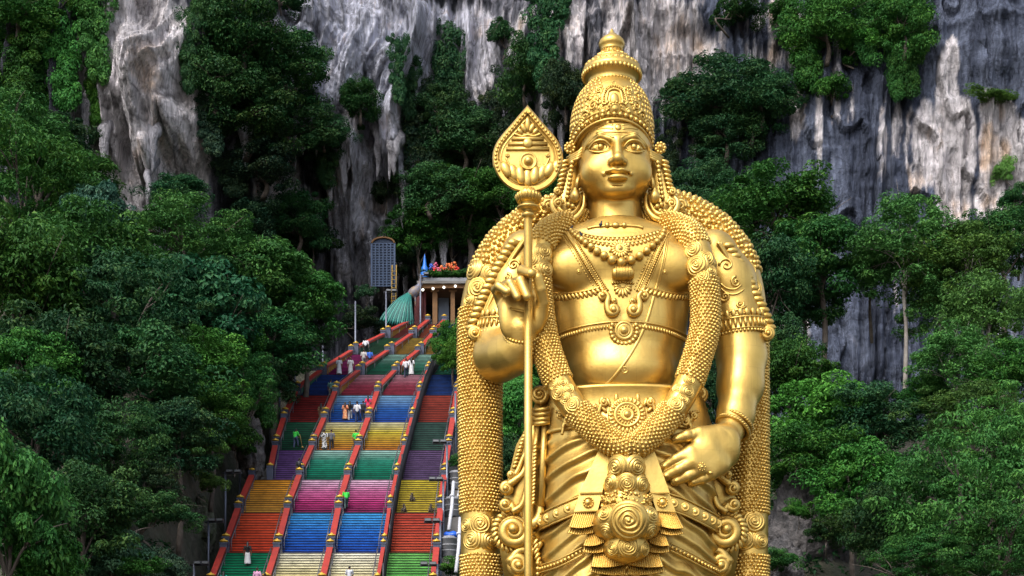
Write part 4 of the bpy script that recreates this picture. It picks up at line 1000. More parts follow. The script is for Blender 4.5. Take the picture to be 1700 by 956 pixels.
# ---------------- crown
def crown():
    cx, cy = 166.0, 6.0
    prof_px = [(0.3, 44), (2.2, 47), (4, 51), (8, 55.5), (15, 60), (20, 65), (21.8, 70), (20.5, 75), (17.5, 78), (18.5, 80), (18.5, 82), (17, 83), (17.5, 86), (20, 90), (25, 93.5), (32, 97), (34, 98.5), (34, 101), (33, 102.5),
               (38, 105), (43, 108), (46, 111.5), (47, 114), (49.5, 117), (49.5, 121), (47.5, 125), (44, 129), (40.5, 132), (39.5, 135), (39.5, 140), (41, 142), (46, 147), (52, 154), (57.5, 163), (62, 174), (65.5, 186), (68, 200), (69.5, 214), (69.5, 224), (67.5, 234), (64, 244), (62.5, 250), (60.5, 252), (56, 252)]
    m = MB(); m.lathe([(r, HY - p) for r, p in prof_px], (cx, cy, 0), n=64)
    V = np.concatenate(m.v)
    # lower rim: front edge rises over the forehead, back hangs low
    z0 = HY - 252; z1 = HY - 160
    t = np.clip((z1 - V[:, 2]) / (z1 - z0), 0, 1) ** 1.2
    front = np.clip(-(V[:, 1] - cy) / 66, 0, 1) ** 1.1
    V[:, 2] += t * front * 29 - t * np.clip((V[:, 1] - cy) / 66, 0, 1) * 12
    low = np.clip((HY - 150 - V[:, 2]) / 70, 0, 1)
    V[:, 1] = cy + (V[:, 1] - cy) * (1 - 0.045 * low)
    m.v = [V]
    c = gput('crown', m)
    cc = Caster([(V, m.f)])
    d = MB()
    for k in range(26):                                           # roundels on the wide ring
        an = 2 * PI * k / 26; n = np.array([math.cos(an), math.sin(an), 0.45]); n /= np.linalg.norm(n)
        p = np.array([cx + 44 * math.cos(an), cy + 44 * math.sin(an), HY - 109.5])
        d.lathe([(4.6, -1), (4.6, 0.8), (3.4, 1.4), (2.8, 0.8), (2.2, 2.0), (0.1, 2.6)], p, n, 10)
    gput('roundels', d, c, kind='stuff')
    d = MB()
    for k in range(40):
        an = 2 * PI * (k + 0.5) / 40
        d.ball((cx + 48 * math.cos(an), cy + 48 * math.sin(an), HY - 124), (3.2, 3.2, 4.2), 7, 5)
    for k in range(48):
        an = 2 * PI * (k + 0.5) / 48
        d.ball((cx + 40.5 * math.cos(an), cy + 40.5 * math.sin(an), HY - 141), 2.2, 6, 5)
    for k in range(20):
        an = 2 * PI * k / 20
        d.tube([(cx + 17.8 * math.cos(an), cy + 17.8 * math.sin(an), HY - 83), (cx + 19.5 * math.cos(an), cy + 19.5 * math.sin(an), HY - 90), (cx + 30 * math.cos(an), cy + 30 * math.sin(an), HY - 96)], [1.2, 1.6, 2.0], 6)
    gput('beading', d, c, kind='stuff')
    # headband: two tubes, beads between, following the rim
    rim = []
    for k in range(97):
        an = PI + PI * (k / 96.0); rim.append((cx + (64.5 + 1.5 * abs(math.sin(an))) * math.cos(an), cy + 66 * math.sin(an), an))
    def rimz(y, off): 
        f = np.clip(-(y - cy) / 66, 0, 1) ** 1.1
        return HY - 252 + f * 29 + off
    d = MB()
    for off, r, g in ((0.5, 2.3, 0.0), (15.5, 2.0, 0.6)):
        d.tube([(cx + (x - cx) * (1 + 0.05 * g * abs(math.cos(a))), y, rimz(y, off)) for x, y, a in rim], r, 7)
    P = np.array([(cx + (x - cx) * (1.01 + 0.03 * abs(math.cos(a))), cy + (y - cy) * 1.01, rimz(y, 8)) for x, y, a in rim])
    for p in even(P, 9.2): d.ball(p, 3.9, 8, 6)
    P = np.array([(cx + (x - cx) * (0.99 + 0.08 * abs(math.cos(a))), cy + (y - cy) * 0.99, rimz(y, 21)) for x, y, a in rim])
    for q, p in enumerate(even(P, 7.0)): d.ball(p, 2.6, 7, 5)
    gput('headband', d, c, kind='stuff')
    # medallions over the forehead
    d = MB()
    def disc(px, py, r, lift=0):
        p, n = cc.hit(px, py); p = p + n * lift
        d.lathe([(r, -2), (r, 1.2), (r * 0.82, 2.4), (r * 0.66, 1.4), (r * 0.5, 2.2), (r * 0.3, 3.4), (0.1, 4)], p, n, 18)
        return p, n
    p, n = disc(1021, 181, 10); R = frame(n)
    for k in range(14):
        a = 2 * PI * k / 14; q = p + R @ np.array([math.cos(a) * 11, math.sin(a) * 11, 1.0]); d.ball(q, 2.0, 6, 5)
    disc(1001, 186, 7); disc(1044, 186, 7)
    # horseshoe arch with bead edge
    for r, t in ((20, 2.0), (13.5, 2.2)):
        P, Nn = cc.path([(1020 + r * math.cos(a), 161 - r * math.sin(a) * 0.95 + (6 if abs(math.cos(a)) > 0.9 else 0)) for a in np.linspace(-0.45, PI + 0.45, 15)], 30, 1.0)
        d.tube(P, t, 7)
    P, Nn = cc.path([(1020 + 17 * math.cos(a), 161 - 16.5 * math.sin(a)) for a in np.linspace(-0.3, PI + 0.3, 15)], 30, 1.5); beads(d, P, 1.9)
    p, n = cc.hit(1020, 165); d.ball(p, (8, 12, 4), 10, 8, frame(n))
    gput('medallion', d, c)
    # foliage relief on the dome
    d = MB()
    for ex, ey, r, cw, st in ((985, 176, 9, True, 0), (1056, 176, 9, False, 180), (972, 192, 8, True, 0), (1066, 192, 8, False, 180), (978, 160, 7, True, 40), (1061, 160, 7, False, 140), (995, 150, 6, True, 60), (1044, 150, 6, False, 120), (965, 205, 6, True, 0), (1074, 205, 6, False, 180), (1020, 140, 5, True, 90), (1004, 168, 6, False, 0), (1038, 168, 6, True, 180), (990, 166, 5, False, 200), (1051, 167, 5, True, 340)):
        p, n = cc.hit(ex, ey)
        if n[1] == -1.0: continue
        R = frame(n); Q = []; rr = []
        for i in range(22):
            t = i / 21; a = math.radians(st) + (1 if cw else -1) * t * 9.0; q = r * (1 - 0.85 * t)
            Q.append(p + R @ np.array([math.cos(a) * q, math.sin(a) * q, 0.6 + t])); rr.append(2.0 * (1 - 0.5 * t))
        d.tube(Q, rr, 6); d.ball(Q[-1], 2.0, 6, 5)
    for k in range(190):
        an = random.uniform(PI * 1.02, PI * 1.98); py = random.uniform(144, 212)
        x = cx + 60 * math.cos(an) * (py - 100) / 105; p, n = cc.hit(850 + x, py)
        if n[1] == -1.0: continue
        if abs(x - 170) < 20 and py > 150: continue
        d.ball(p, (random.uniform(1.6, 3), random.uniform(2, 4.5), 1.6), 6, 5, frame(n, (random.uniform(-1, 1), 0, 1)))
    for row, py in enumerate(np.arange(146, 214, 7.5)):
        rr = np.interp(py, [140, 147, 154, 163, 174, 186, 200, 214], [40, 46, 52, 57.5, 62, 65.5, 68, 69.5]); kn = int(2 * PI * rr / 8.5)
        for q in range(kn):
            an = 2 * PI * (q + 0.5 * (row % 2)) / kn
            if math.sin(an) > 0.3: continue
            x = cx + rr * math.cos(an)
            if abs(x - 170) < 24 and py > 138 and math.sin(an) < -0.5: continue
            o_ = Vector((cx + 200 * math.cos(an), cy + 200 * math.sin(an), HY - py - 26 * max(-math.sin(an), 0) * (0 if py < 165 else (py - 165) / 90) + 4)); hh = cc.b.ray_cast(o_, Vector((-math.cos(an), -math.sin(an), 0)))
            if hh[0] is None: continue
            n_ = np.array(hh[1]); n_ = n_ if n_ @ np.array([math.cos(an), math.sin(an), 0]) > 0 else -n_
            d.ball(np.array(hh[0]), (3.2, 4.6, 1.7), 7, 5, frame(n_))
    gput('leaf_relief', d, c, kind='stuff')
crown()

# ---------------- face details
fd = MB()
for s in (-1, 1):
    ex = HX + s * 27
    # iris ball with ring, lids, brow line
    def face_p(dx, dz, lift=0.4):
        o = Vector((ex + dx, -200, 1034 + dz)); r = cast.b.ray_cast(o, Vector((0, 1, 0)))
        return np.array(r[0]) + np.array([0, -lift, 0])
    fd.ball((ex, -56.2, 1033.8), (4.7, 4.2, 4.7), 12, 9)
    up = spline([(-18, -3, -56), (-10, 6.5, -58), (0, 9.8, -58.5), (11, 7.5, -54), (20, -1, -44)], 18); lo = spline([(-18, -3, -56), (-9, -7.5, -57), (0, -9.4, -57), (10, -7.5, -53), (20, -1, -44)], 18)
    fd.tube([(ex + s * x, y, 1034 + z) for x, z, y in up], [1.0] + [2.1] * 16 + [1.0], 7)
    fd.tube([(ex + s * x, y, 1034 + z) for x, z, y in lo], [0.8] + [1.7] * 16 + [0.8], 7)
    br = spline([(-22, 10), (-13, 16), (0, 19), (12, 16), (21, 9), (26, 1)], 24)
    fd.tube([face_p((x if s > 0 else -x), z, -0.5) for x, z in br], [0.8] + list(np.linspace(2.0, 1.2, 22)) + [0.6], 6)
gsides('eye_rim', fd, HX, body)
fd = MB()
for k, py in enumerate((206, 212.5, 219)):
    for x0, x1 in ((991, 1018), (1033, 1058)) if k < 2 else ((990, 1059),):
        P, Nn = cast.path([(x0, py + 1.5), ((x0 + x1) / 2, py), (x1, py + 1.5)], 12, 0.2)
        fd.tube(P, 1.6, 6, flat=0.6)
p, n = cast.hit(1026, 211); fd.lathe([(5.5, -1), (5.5, 1), (3.5, 2), (0.1, 2.6)], p, n, 14)
gput('forehead_mark', fd, body, kind='stuff')

# ---------------- hair, ear ornaments and side scrolls
hair_parts = []
for pts in ([(952, 262, 8), (946, 298, 10), (938, 345, 10), (950, 372, 14)], [(1090, 262, 8), (1096, 298, 10), (1104, 345, 10), (1092, 372, 14)]):
    hair = Field((60, -30, 900), (290, 60, 1062), 2.2); chain(hair, [U(*p) for p in pts], [9, 15, 25, 22], 6)
    P_, Q_ = hair.mesh(); P_[:, 1] = 6 + (P_[:, 1] - 6) * 0.75
    me = new_mesh('hair', to_world(P_), Q_); me.shade_smooth(); me.materials.append(GOLD)
    ho = bpy.data.objects.new('hair', me); COL.objects.link(ho); in_world(ho, statue); hair_parts.append(ho)
hd = MB(); ek = MB()
for s, fx in ((-1, lambda x: x), (1, lambda x: 2 * 1021 - x)):
    cw = s < 0
    # flower knob at the temple
    p = U(fx(946), 246, -10)
    ek.ball(p, 7, 10, 7)
    for k in range(9):
        a = 2 * PI * k / 9; ek.ball(p + np.array([math.cos(a) * 7.5, -2, math.sin(a) * 7.5]), 3.2, 7, 5)
    ek.ball(p + np.array([0, -6, 0]), 3.2, 8, 6)
    for q in range(4):                                            # hair strands over the ear
        hd.tube([U(fx(972 - q), 240 + q * 5, -22 + 2 * q), U(fx(962 - q), 252 + q * 4, -18), U(fx(950), 258 + q * 3, -12), U(fx(941), 262 + q * 5, -4)], [2.6, 3.2, 3.0, 2], 7)
    # bead strand and leafy strip
    for y in np.arange(270, 334, 7.2): ek.ball(U(fx(950 - (y - 270) * 0.14), y, -14), 4.2, 8, 6)
    for y in np.arange(268, 322, 7.5):
        q = (y - 268) / 54
        ek.ball(U(fx(938 - q * 10), y, -6), (8, 3.5, 3.4), 8, 5, frame((0, -1, 0), (0.35 * s, 0, 1)))
    scroll(hd, fx(926), 318, 8, -8, 1.4, 60 if cw else 120, cw, 3.2)
    # earring
    ek.tube([U(fx(962), 290, -16), U(fx(959), 300, -20), U(fx(957), 312, -22)], [2.5, 3.5, 3], 8)
    ek.lathe([(0.5, 14), (3, 13), (3.5, 10), (5, 8), (8.5, 2), (9, -3), (6.5, -9), (3, -12), (0.5, -13)], U(fx(955), 325, -22), n=16)
    ek.ball(U(fx(951), 343, -20), 5, 9, 7); ek.ball(U(fx(944), 340, -18), 4.5, 9, 7); ek.ball(U(fx(956), 346, -18), 4, 8, 6); ek.ball(U(fx(946), 350, -20), 4.2, 8, 6)
    # large U scrolls resting on the shoulder
    for off, th in ((0, 5.2), (9, 4.0)):
        pts = [(fx(970 - off * 0.6), 322 + off * 0.2, -12), (fx(968 - off), 345, -20), (fx(955 - off * 0.6), 362 - off * 0.8, -26), (fx(938), 364 - off, -26), (fx(922 + off * 0.7), 352 - off * 0.6, -22), (fx(917 + off), 336, -18), (fx(923 + off), 326, -16)]
        hd.tube(spline([U(*p) for p in pts], 30), np.r_[np.linspace(2.5, th, 10), [th] * 14, np.linspace(th, 2.2, 6)], 8)
    scroll(hd, fx(912), 341, 12, -10, 1.5, 200 if cw else -20, not cw, 4)
    scroll(hd, fx(927), 338, 10, -22, 1.5, 0 if cw else 180, cw, 3.4)
    for a in np.linspace(-0.4, 2.6, 9):
        pc = U(fx(936), 344, -6); aa_ = (PI + a) if s < 0 else (-a)
        hd.ball(pc + np.array([math.cos(aa_) * 30, 0, math.sin(aa_) * 24]), (7, 3, 3.6), 8, 5, frame((0, -1, 0), (-math.sin(aa_), 0, math.cos(aa_))))
gsides('hair_scrolls', hd, 171, ho, kind='stuff'); gsides('ear_ornaments', ek, 171)

# ---------------- chest jewellery
nk = MB()
P, Nn = cast.path([(975, 380), (990, 377), (1022, 375), (1055, 376), (1068, 379)], 24, 1.0, -10); nk.tube(P, 2.2, 8)
for x in (1008, 1022, 1036):
    p, n = cast.hit(x, 375); nk.ball(p + n * 2, (7 if x == 1022 else 4.5, 5.5, 4), 10, 6, frame(n))
for rows in ([(956, 384), (985, 391), (1024, 394), (1062, 391), (1093, 383)], [(962, 392), (988, 400), (1026, 404), (1062, 400), (1088, 391)]):
    P, Nn = cast.path(rows, 40, 0.8); nk.tube(P, 1.4, 6)
    leaf_row(nk, P, Nn, 7.5, 6.0, 0.0, 0.4, 6.6, side=1)
gput('collar', nk, kind='stuff')
sp = MB(); p, n = cast.hit(1030, 413); R = frame(n)
for k in range(18):
    a = 2 * PI * k / 18; ax = R @ np.array([math.cos(a), math.sin(a), 0]); w = R @ np.array([-math.sin(a), math.cos(a), 0])
    sp.ball(p + ax * 11 + n * 1.2, (5.5, 2.4, 1.8), 7, 5, np.stack([ax, w, n], 1))
sp.lathe([(8.5, 0), (8.5, 2), (6.5, 3.4), (5, 2), (4, 3.2), (0.1, 5)], p, n, 16)
for k in range(7):
    a = PI + PI * (k + 0.5) / 7; sp.ball(p + R @ np.array([math.cos(a) * 17.5, math.sin(a) * 17.5, 1.0]), 2.4, 7, 5)
gput('sunburst_pendant', sp)
# rosary of large beads
P, Nn = cast.path([(947, 383), (957, 394), (976, 409), (1001, 425), (1031, 437), (1058, 428), (1080, 413), (1097, 397), (1103, 380)], 120, 1.0)
d = np.r_[0, np.cumsum(np.linalg.norm(np.diff(P, axis=0), axis=1))]; t = 3.0
rosary = MB(); rosary.tube(P, 1.2, 6); ros = gput('rosary_cord', rosary)
rough_ball = {}
while t < d[-1] - 3:
    c = 1 - abs(t / d[-1] - 0.5) * 2; r = 3.6 + 4.8 * c ** 0.9
    p = np.array([np.interp(t, d, P[:, i]) for i in range(3)]); n = np.array([np.interp(t, d, Nn[:, i]) for i in range(3)])
    b = MB(); b.ball(p + n * r * 0.6, r, 12, 9)
    V = b.v[0]; c0 = p + n * r * 0.6; dirs = (V - c0) / r
    V = c0 + (V - c0) * (1 + 0.09 * vnoise(dirs[:, 0] * 5 + t, dirs[:, 1] * 5, dirs[:, 2] * 5, 4))[:, None]; b.v = [V]
    gput('bead', b, ros); t += 2 * r * 0.98
# amulet barrel
am = MB(); p, n = cast.hit(1034, 455); c0 = p + n * 5
am.lathe([(1, -18), (7, -17.5), (9.5, -15), (9, -12), (11, -9), (11.5, 0), (11, 9), (9, 12), (9.5, 15), (7, 17.5), (1, 18)], c0, (1, 0, 0), 20)
for k in range(11):
    x = -12 + 24 * k / 10
    am.tube([c0 + np.array([x, -math.cos(a) * 11.6, math.sin(a) * 11.6]) for a in np.linspace(-1.3, 1.3, 9)], 1.0, 5)
for k in range(9):
    p2, n2 = cast.hit(1034 + (k - 4) * 4.2, 468 + abs(k - 4) * 0.6); am.ball(p2 + n2 * 2, 2.4, 7, 5)
gput('amulet', am)
# shoulder straps
for a, b in (((941, 384), (1005, 486)), ((1106, 386), (1062, 486))):
    st = MB(); dx, dy = b[0] - a[0], b[1] - a[1]; l = math.hypot(dx, dy); ox, oy = -dy / l, dx / l
    P, Nn = cast.path([(a[0] + dx * q, a[1] + dy * q) for q in (0, 0.33, 0.66, 1)], 40, 0.5); st.tube(P, 5.5, 8, flat=0.32, up=Nn)
    for o in (-3.2, 3.0):
        P, Nn = cast.path([(a[0] + dx * q + ox * o, a[1] + dy * q + oy * o) for q in (0, 0.33, 0.66, 1)], 40, 2.2); beads(st, P, 1.7, 3.7, 6, 4)
    for o in (-6.5, 6.5, 10.5):
        P, Nn = cast.path([(a[0] + dx * q + ox * o, a[1] + dy * q + oy * o) for q in (0, 0.33, 0.66, 1)], 40, 0.8)
        if o > 10: beads(st, P, 1.4, 5.0, 6, 4)
        else: st.tube(P, 1.1, 6)
    gput('beaded_strap', st)
# belt under the breast, with slanted fringe
for lft in (0, 1):
    ub = MB()
    pts = [(914, 486), (940, 487), (968, 484), (1000, 476)] if lft == 0 else [(1147, 486), (1122, 487), (1100, 484), (1068, 476)]
    P, Nn = cast.path(pts, 40, 1.2); ub.tube(P, 2.0, 8)
    leaf_row(ub, P, Nn, 13, 6.2, 0.55, 0.45, 6.8, side=1 if lft == 0 else -1)
    gput('breast_belt', ub)
fan = MB()
for k in range(9):
    a = math.radians(-90 + (k - 4) * 21); l = 15 + 5 * math.cos((k - 4) * 0.4)
    P, Nn = cast.path([(1034 + math.cos(a) * q, 474 - math.sin(a) * q) for q in (4, l * 0.6, l)], 8, 1.2); fan.tube(P, [1.4, 1.8, 2.2, 2.6, 2.9, 2.9, 2.4, 1.4], 7)
gput('fan_pendant', fan)
sc = MB()
for s in (-1, 1):
    c = 1035
    for (x, y, r, st0, cc_, tl) in ((c + s * 36, 491, 9, 90, s > 0, None), (c + s * 17, 514, 12, 180 if s < 0 else 0, s < 0, [(c + s * 32, 483), (c + s * 25, 492), (c + s * 27, 504)]), (c + s * 16, 500, 5.5, 270, s < 0, None)):
        p, n = cast.hit(x, y); scroll(sc, x, y, r * 1.1, p[1] - 4, 1.3, st0, cc_, r * 0.42 + 1.2, tail=tl)
gsides('scroll_pendant', sc, 185)
wc = MB()
P, Nn = cast.path([(917, 560), (935, 551), (970, 541), (1010, 535), (1035, 534), (1065, 535), (1100, 541), (1128, 551), (1142, 560)], 80, 1.0); wc.tube(P, 1.9, 8)
P, Nn = cast.path([(917, 564), (935, 555), (970, 545), (1010, 539), (1035, 538), (1065, 539), (1100, 545), (1128, 555), (1142, 564)], 80, 0.8); leaf_row(wc, P, Nn, 7.5, 4.4, 0.15, 0.6, 5.2, side=1)
gput('waist_chain', wc)
md = MB(); p, n = cast.hit(1036, 549); R = frame(n)
md.lathe([(16, -1), (16, 2.5), (14, 4.5), (11.5, 4), (10.5, 3), (9.5, 4.5), (8, 5), (7, 4), (6, 6), (3.5, 8), (0.1, 8.6)], p, n, 26)
for k in range(14):
    a = math.radians(155 + k * 230 / 13); md.ball(p + R @ np.array([math.cos(a) * 21, math.sin(a) * 21, 1.5]), 4.2, 8, 6)
gput('waist_medallion', md)
th_ = MB(); P, Nn = cast.path([(1107, 392), (1099, 440), (1086, 490), (1071, 540), (1050, 582), (1022, 622), (998, 645), (975, 655), (958, 656)], 80, 0.6); th_.tube(P, 2.7, 8, flat=0.6, up=Nn)
P, Nn = cast.path([(1110, 394), (1102, 440), (1090, 488)], 30, 0.6); th_.tube(P, 1.2, 6)
gput('sacred_thread', th_)
nv = MB()
for px, py, r in ((961, 451, 4.2), (1104, 452, 4.2), (1037, 614, 5.2)):
    p, n = cast.hit(px, py); nv.lathe([(r, -1.5), (r, 0.6), (r * 0.75, 1.3), (r * 0.5, 0.4), (r * 0.42, 1.2), (0.1, 2.0)] if py < 600 else [(r * 1.2, -1), (r, 1.2), (r * 0.8, 1.0), (r * 0.62, -0.6), (r * 0.4, -0.4), (0.1, 0.6)], p, n, 16)
gput('body_relief', nv, body, kind='stuff')

# ---------------- arm ornaments
def ring(mb, c, ax, r, tube, n=40, beadr=None, nb=36, ratio=1.0):
    R = frame(ax); P = [c + R @ np.array([math.cos(a) * r, math.sin(a) * r * ratio, 0]) for a in np.linspace(0, 2 * PI, n + 1)]
    if beadr:
        for q in range(nb):
            a = 2 * PI * q / nb; mb.ball(c + R @ np.array([math.cos(a) * r, math.sin(a) * r * ratio, 0]), beadr, 7, 5)
    else: mb.tube(P, tube, 8, caps=False)
for cx_, cy_, lean, r in ((1227, 546, 0.10, 43), (838, 548, -0.10, 45)):
    ab = MB(); ax = np.array([-lean, -0.05, 1.0]); ax /= np.linalg.norm(ax); c0 = U(cx_, cy_, 9)
    ab.lathe([(r - 2, -9), (r + 2, -9), (r + 2.5, -7), (r + 1.5, -6), (r + 1.5, 8), (r + 3, 9), (r + 3, 11), (r - 2, 12)], c0, ax, 48)
    ring(ab, c0 - ax * 12, ax, r + 1.2, 2, beadr=2.9, nb=44)
    R = frame(ax)
    for q in range(34):
        a = 2 * PI * q / 34; nn = R @ np.array([math.cos(a), math.sin(a), 0])
        ab.tube([c0 + nn * (r + 1.5) - ax * 6, c0 + nn * (r + 2.2), c0 + nn * (r + 1.5) + ax * 8], [2.2, 2.8, 2.2], 6)
    for q in range(24):
        a = 2 * PI * q / 24; nn = R @ np.array([math.cos(a), math.sin(a), 0]); ww = R @ np.array([-math.sin(a), math.cos(a), 0])
        ab.ball(c0 + nn * (r + 1.0) + ax * 17, (5, 2.6, 7), 8, 5, np.stack([ww, nn, ax], 1))
    gput('armband', ab)
br = MB(); ax = U(867, 545, -92) - U(840, 590, -30); ax /= np.linalg.norm(ax); ax = np.array([0.05, -0.72, 0.7]); ax /= np.linalg.norm(ax)
for o, r, bd in ((0, 27, 3.4), (6.5, 27, 3.0), (-7, 29.5, 3.0), (-13, 31, 2.6)):
    ring(br, U(866, 560, -80) + ax * o, ax, r, 2, beadr=bd, nb=32)
gput('bracelet', br)
br = MB(); ax = U(1231, 600, 2) - U(1219, 712, -46); ax /= np.linalg.norm(ax); ax = ax + np.array([0.42, 0.0, 0]); ax /= np.linalg.norm(ax)
for o in (-5, 5):
    R = frame(ax); c0 = U(1219.5, 706, -42) + ax * o
    ring(br, c0, ax, 27.5, 3.6)
    for q in range(40):
        a = 2 * PI * q / 40; nn = R @ np.array([math.cos(a), math.sin(a), 0]); tt = R @ np.array([-math.sin(a), math.cos(a), 0])
        e1 = tt + ax * 0.8; e1 /= np.linalg.norm(e1); e2 = np.cross(nn, e1)
        br.ball(c0 + nn * 28.5, (4.4, 1.7, 3.4), 7, 5, np.stack([e1, e2, nn], 1))
gput('bracelet', br)
# finger ring
fr_ = MB(); p, n = cast.hit(1165, 775); fr_.lathe([(5.5, -1), (5.5, 1.5), (4, 2.4), (3, 1.6), (2, 3), (0.1, 3.6)], p, n, 14)
R = frame(n)
for q in range(9): fr_.ball(p + R @ np.array([math.cos(q * 0.698) * 6, math.sin(q * 0.698) * 6, 1]), 1.5, 6, 4)
p, n = cast.hit(1180, 785); fr_.ball(p, (4, 3, 2), 8, 5, frame(n))
gsides('finger_ring', fr_, U(1173, 780, -100)[0])
# rods with scalloped edge over the upper arms, ending in volutes
for pts, vol, sd in (([(872, 398), (850, 430), (826, 475), (806, 520), (797, 545)], (789, 553, 12.5), 1), ([(1192, 402), (1212, 436), (1235, 478), (1255, 520), (1265, 545)], (1274, 553, 12.5), -1)):
    ed = MB(); L = np.array([U(x, y, -32 + 6 * i) for i, (x, y) in enumerate(pts)]); P = spline(L, 50)
    ed.tube(P, 3.6, 8)
    Nn = np.tile(np.array([0, -1.0, 0]), (len(P), 1))
    P2 = P + np.array([-4.5 * sd, 2, 0]); ed.tube(P2, 2.2, 7)
    leaf_row(ed, P2 + np.array([-2.0 * sd, 2, 0]), Nn, 20, 11, 0.5, 0.4, 9.5, side=sd)
    back = MB()
    # solid backing plate of the strip
    V = []
    for q in P: V += [q + np.array([0, 5, 0]), q + np.array([-17 * sd, 6, 2]), q + np.array([-17 * sd, 12, 2]), q + np.array([0, 11, 0])]
    n_ = len(P); ed.grid(np.array(V).reshape(n_, 4, 3), closed_v=True)
    scroll(ed, vol[0], vol[1], vol[2], -12, 1.5, 60 if sd > 0 else 120, sd < 0 and True or False, 5.0)
    ed.lathe([(vol[2], 8), (vol[2], -2), (vol[2] * 0.8, -3), (0.1, -3)][::-1], U(vol[0], vol[1], -12), (0, 1, 0), 22)
    gput('shoulder_edging', ed)
# relief on the shoulders
sh = MB()
for x, y, r, a, cwf in ((853, 440, 10, 0, True), (842, 462, 8, 90, False), (858, 470, 6, 200, True), (1206, 440, 12, 180, False), (1222, 468, 9, 90, True), (1204, 492, 8, 200, True), (1228, 505, 7, 30, False)):
    p, n = castT.hit(x, y); R = frame(n); Q = []; rr = []
    for i in range(24):
        t = i / 23; an = math.radians(a) + (1 if cwf else -1) * t * 8.5; q = r * (1 - 0.85 * t)
        Q.append(p + R @ np.array([math.cos(an) * q, math.sin(an) * q, 0.5 + t])); rr.append(2.4 * (1 - 0.5 * t))
    sh.tube(Q, rr, 7); sh.ball(Q[-1], 2.4, 7, 5)
for pts in ([(1196, 470), (1206, 478), (1220, 480), (1232, 472)], [(1196, 478), (1208, 487), (1222, 488), (1236, 480)], [(1196, 525), (1210, 518), (1226, 514), (1240, 508)], [(1197, 532), (1212, 526), (1228, 522), (1246, 516)],
            [(818, 520), (832, 527), (850, 530), (866, 526)], [(815, 528), (832, 535), (850, 537), (868, 534)]):
    P, Nn = castT.path(pts, 16, 0.5); sh.tube(P, [0.8] + [1.9] * 14 + [0.8], 6)
gsides('shoulder_relief', sh, 180, kind='stuff')

# ---------------- belt
bl = MB()
def cloth_ab(py): return np.interp(py, [655, 735, 850, 956], [126, 141, 141, 146]), np.interp(py, [655, 735, 800, 956], [76, 88, 94, 98]), np.interp(py, [655, 735, 956], [1037, 1045, 1042]) - 850
P = []
for py, o in ((656, 0), (656, 4), (659, 5.5), (662, 5), (664, 3), (720, 3), (722, 5.5), (726, 5.5), (728, 4), (728, 0)):
    a, b, cx = cloth_ab(py); row = []
    for q in range(90):
        an = 2 * PI * q / 90; ca, sa = math.cos(an), math.sin(an)
        row.append((cx + np.sign(ca) * abs(ca) ** 0.9 * (a + o), 2 + np.sign(sa) * abs(sa) ** 0.9 * (b + o), HY - py))
    P.append(row)
bl.grid(np.array(P), closed_v=True, flip=True); blo = gput('belt', bl)
castB = Caster([(np.concatenate(bl.v), bl.f), (np.concatenate(dm.v), dm.f)])
mb = MB(); p, n = castB.hit(1041, 690); R = frame(n)
mb.lathe([(31, -2), (31, 2), (29, 4), (27, 3), (22, 4), (21, 6.5), (18.5, 7), (17, 5), (11.5, 5.5), (10.5, 8), (8.5, 8), (7.5, 6.5), (5.5, 9), (3, 11), (0.1, 11.6)], p, n, 36)
for k in range(24):
    a = 2 * PI * k / 24; ax = R @ np.array([math.cos(a), math.sin(a), 0]); w = R @ np.array([-math.sin(a), math.cos(a), 0])
    mb.ball(p + ax * 25.5 + n * 3.5, (5.5, 3.0, 2.2), 8, 5, np.stack([ax, w, n], 1))
for k in range(18):
    a = 2 * PI * k / 18; mb.ball(p + R @ np.array([math.cos(a) * 14.2, math.sin(a) * 14.2, 6.0]), 1.9, 6, 5)
gput('belt_medallion', mb)
sc = MB()
for s in (-1, 1):
    c = 1041
    for x, y, r, st0, cc_, tl in ((c + s * 38, 668, 8, 90, s < 0, [(c + s * 33, 712), (c + s * 40, 700), (c + s * 47, 684)]), (c + s * 52, 676, 6, 90, s < 0, [(c + s * 44, 716), (c + s * 52, 704), (c + s * 58, 690)]), (c + s * 80, 694, 8, 90, s > 0, [(c + s * 66, 722), (c + s * 70, 712), (c + s * 72, 700)]), (c + s * 96, 700, 9, 90, s < 0, [(c + s * 108, 722), (c + s * 106, 712), (c + s * 105, 706)]), (c + s * 112, 690, 7, 90, s > 0, [(c + s * 100, 722), (c + s * 103, 705)]), (c + s * 22, 718, 5, 180, s < 0, None), (c + s * 8, 722, 4.5, 180, s < 0, None)):
        p, n = castB.hit(x, y); scroll(sc, x, y, r * 1.15, p[1] - 4.0, 1.3, st0, cc_, r * 0.36 + 1.0, tail=tl)
    for a_, l_, ro_ in ((62, 17, 38), (40, 18, 40), (18, 18, 41), (-4, 18, 41), (-26, 16, 40), (-46, 13, 38)):
        a2 = math.radians(a_); ex, ey = c + s * ro_ * math.cos(a2), 690 - ro_ * 0.86 * math.sin(a2); p, n = castB.hit(ex, ey)
        sc.ball(p + n * 1.5, (3.6, l_ * 0.5, 3.2), 8, 6, frame(n, (s * math.cos(a2 + 0.5), 0, math.sin(a2 + 0.5))))
    P, Nn = castB.path([(c + s * 60, 690), (c + s * 90, 686), (c + s * 118, 684)], 30, 1.5); beads(sc, P, 2.5)
gsides('belt_scrolls', sc, 191, blo)

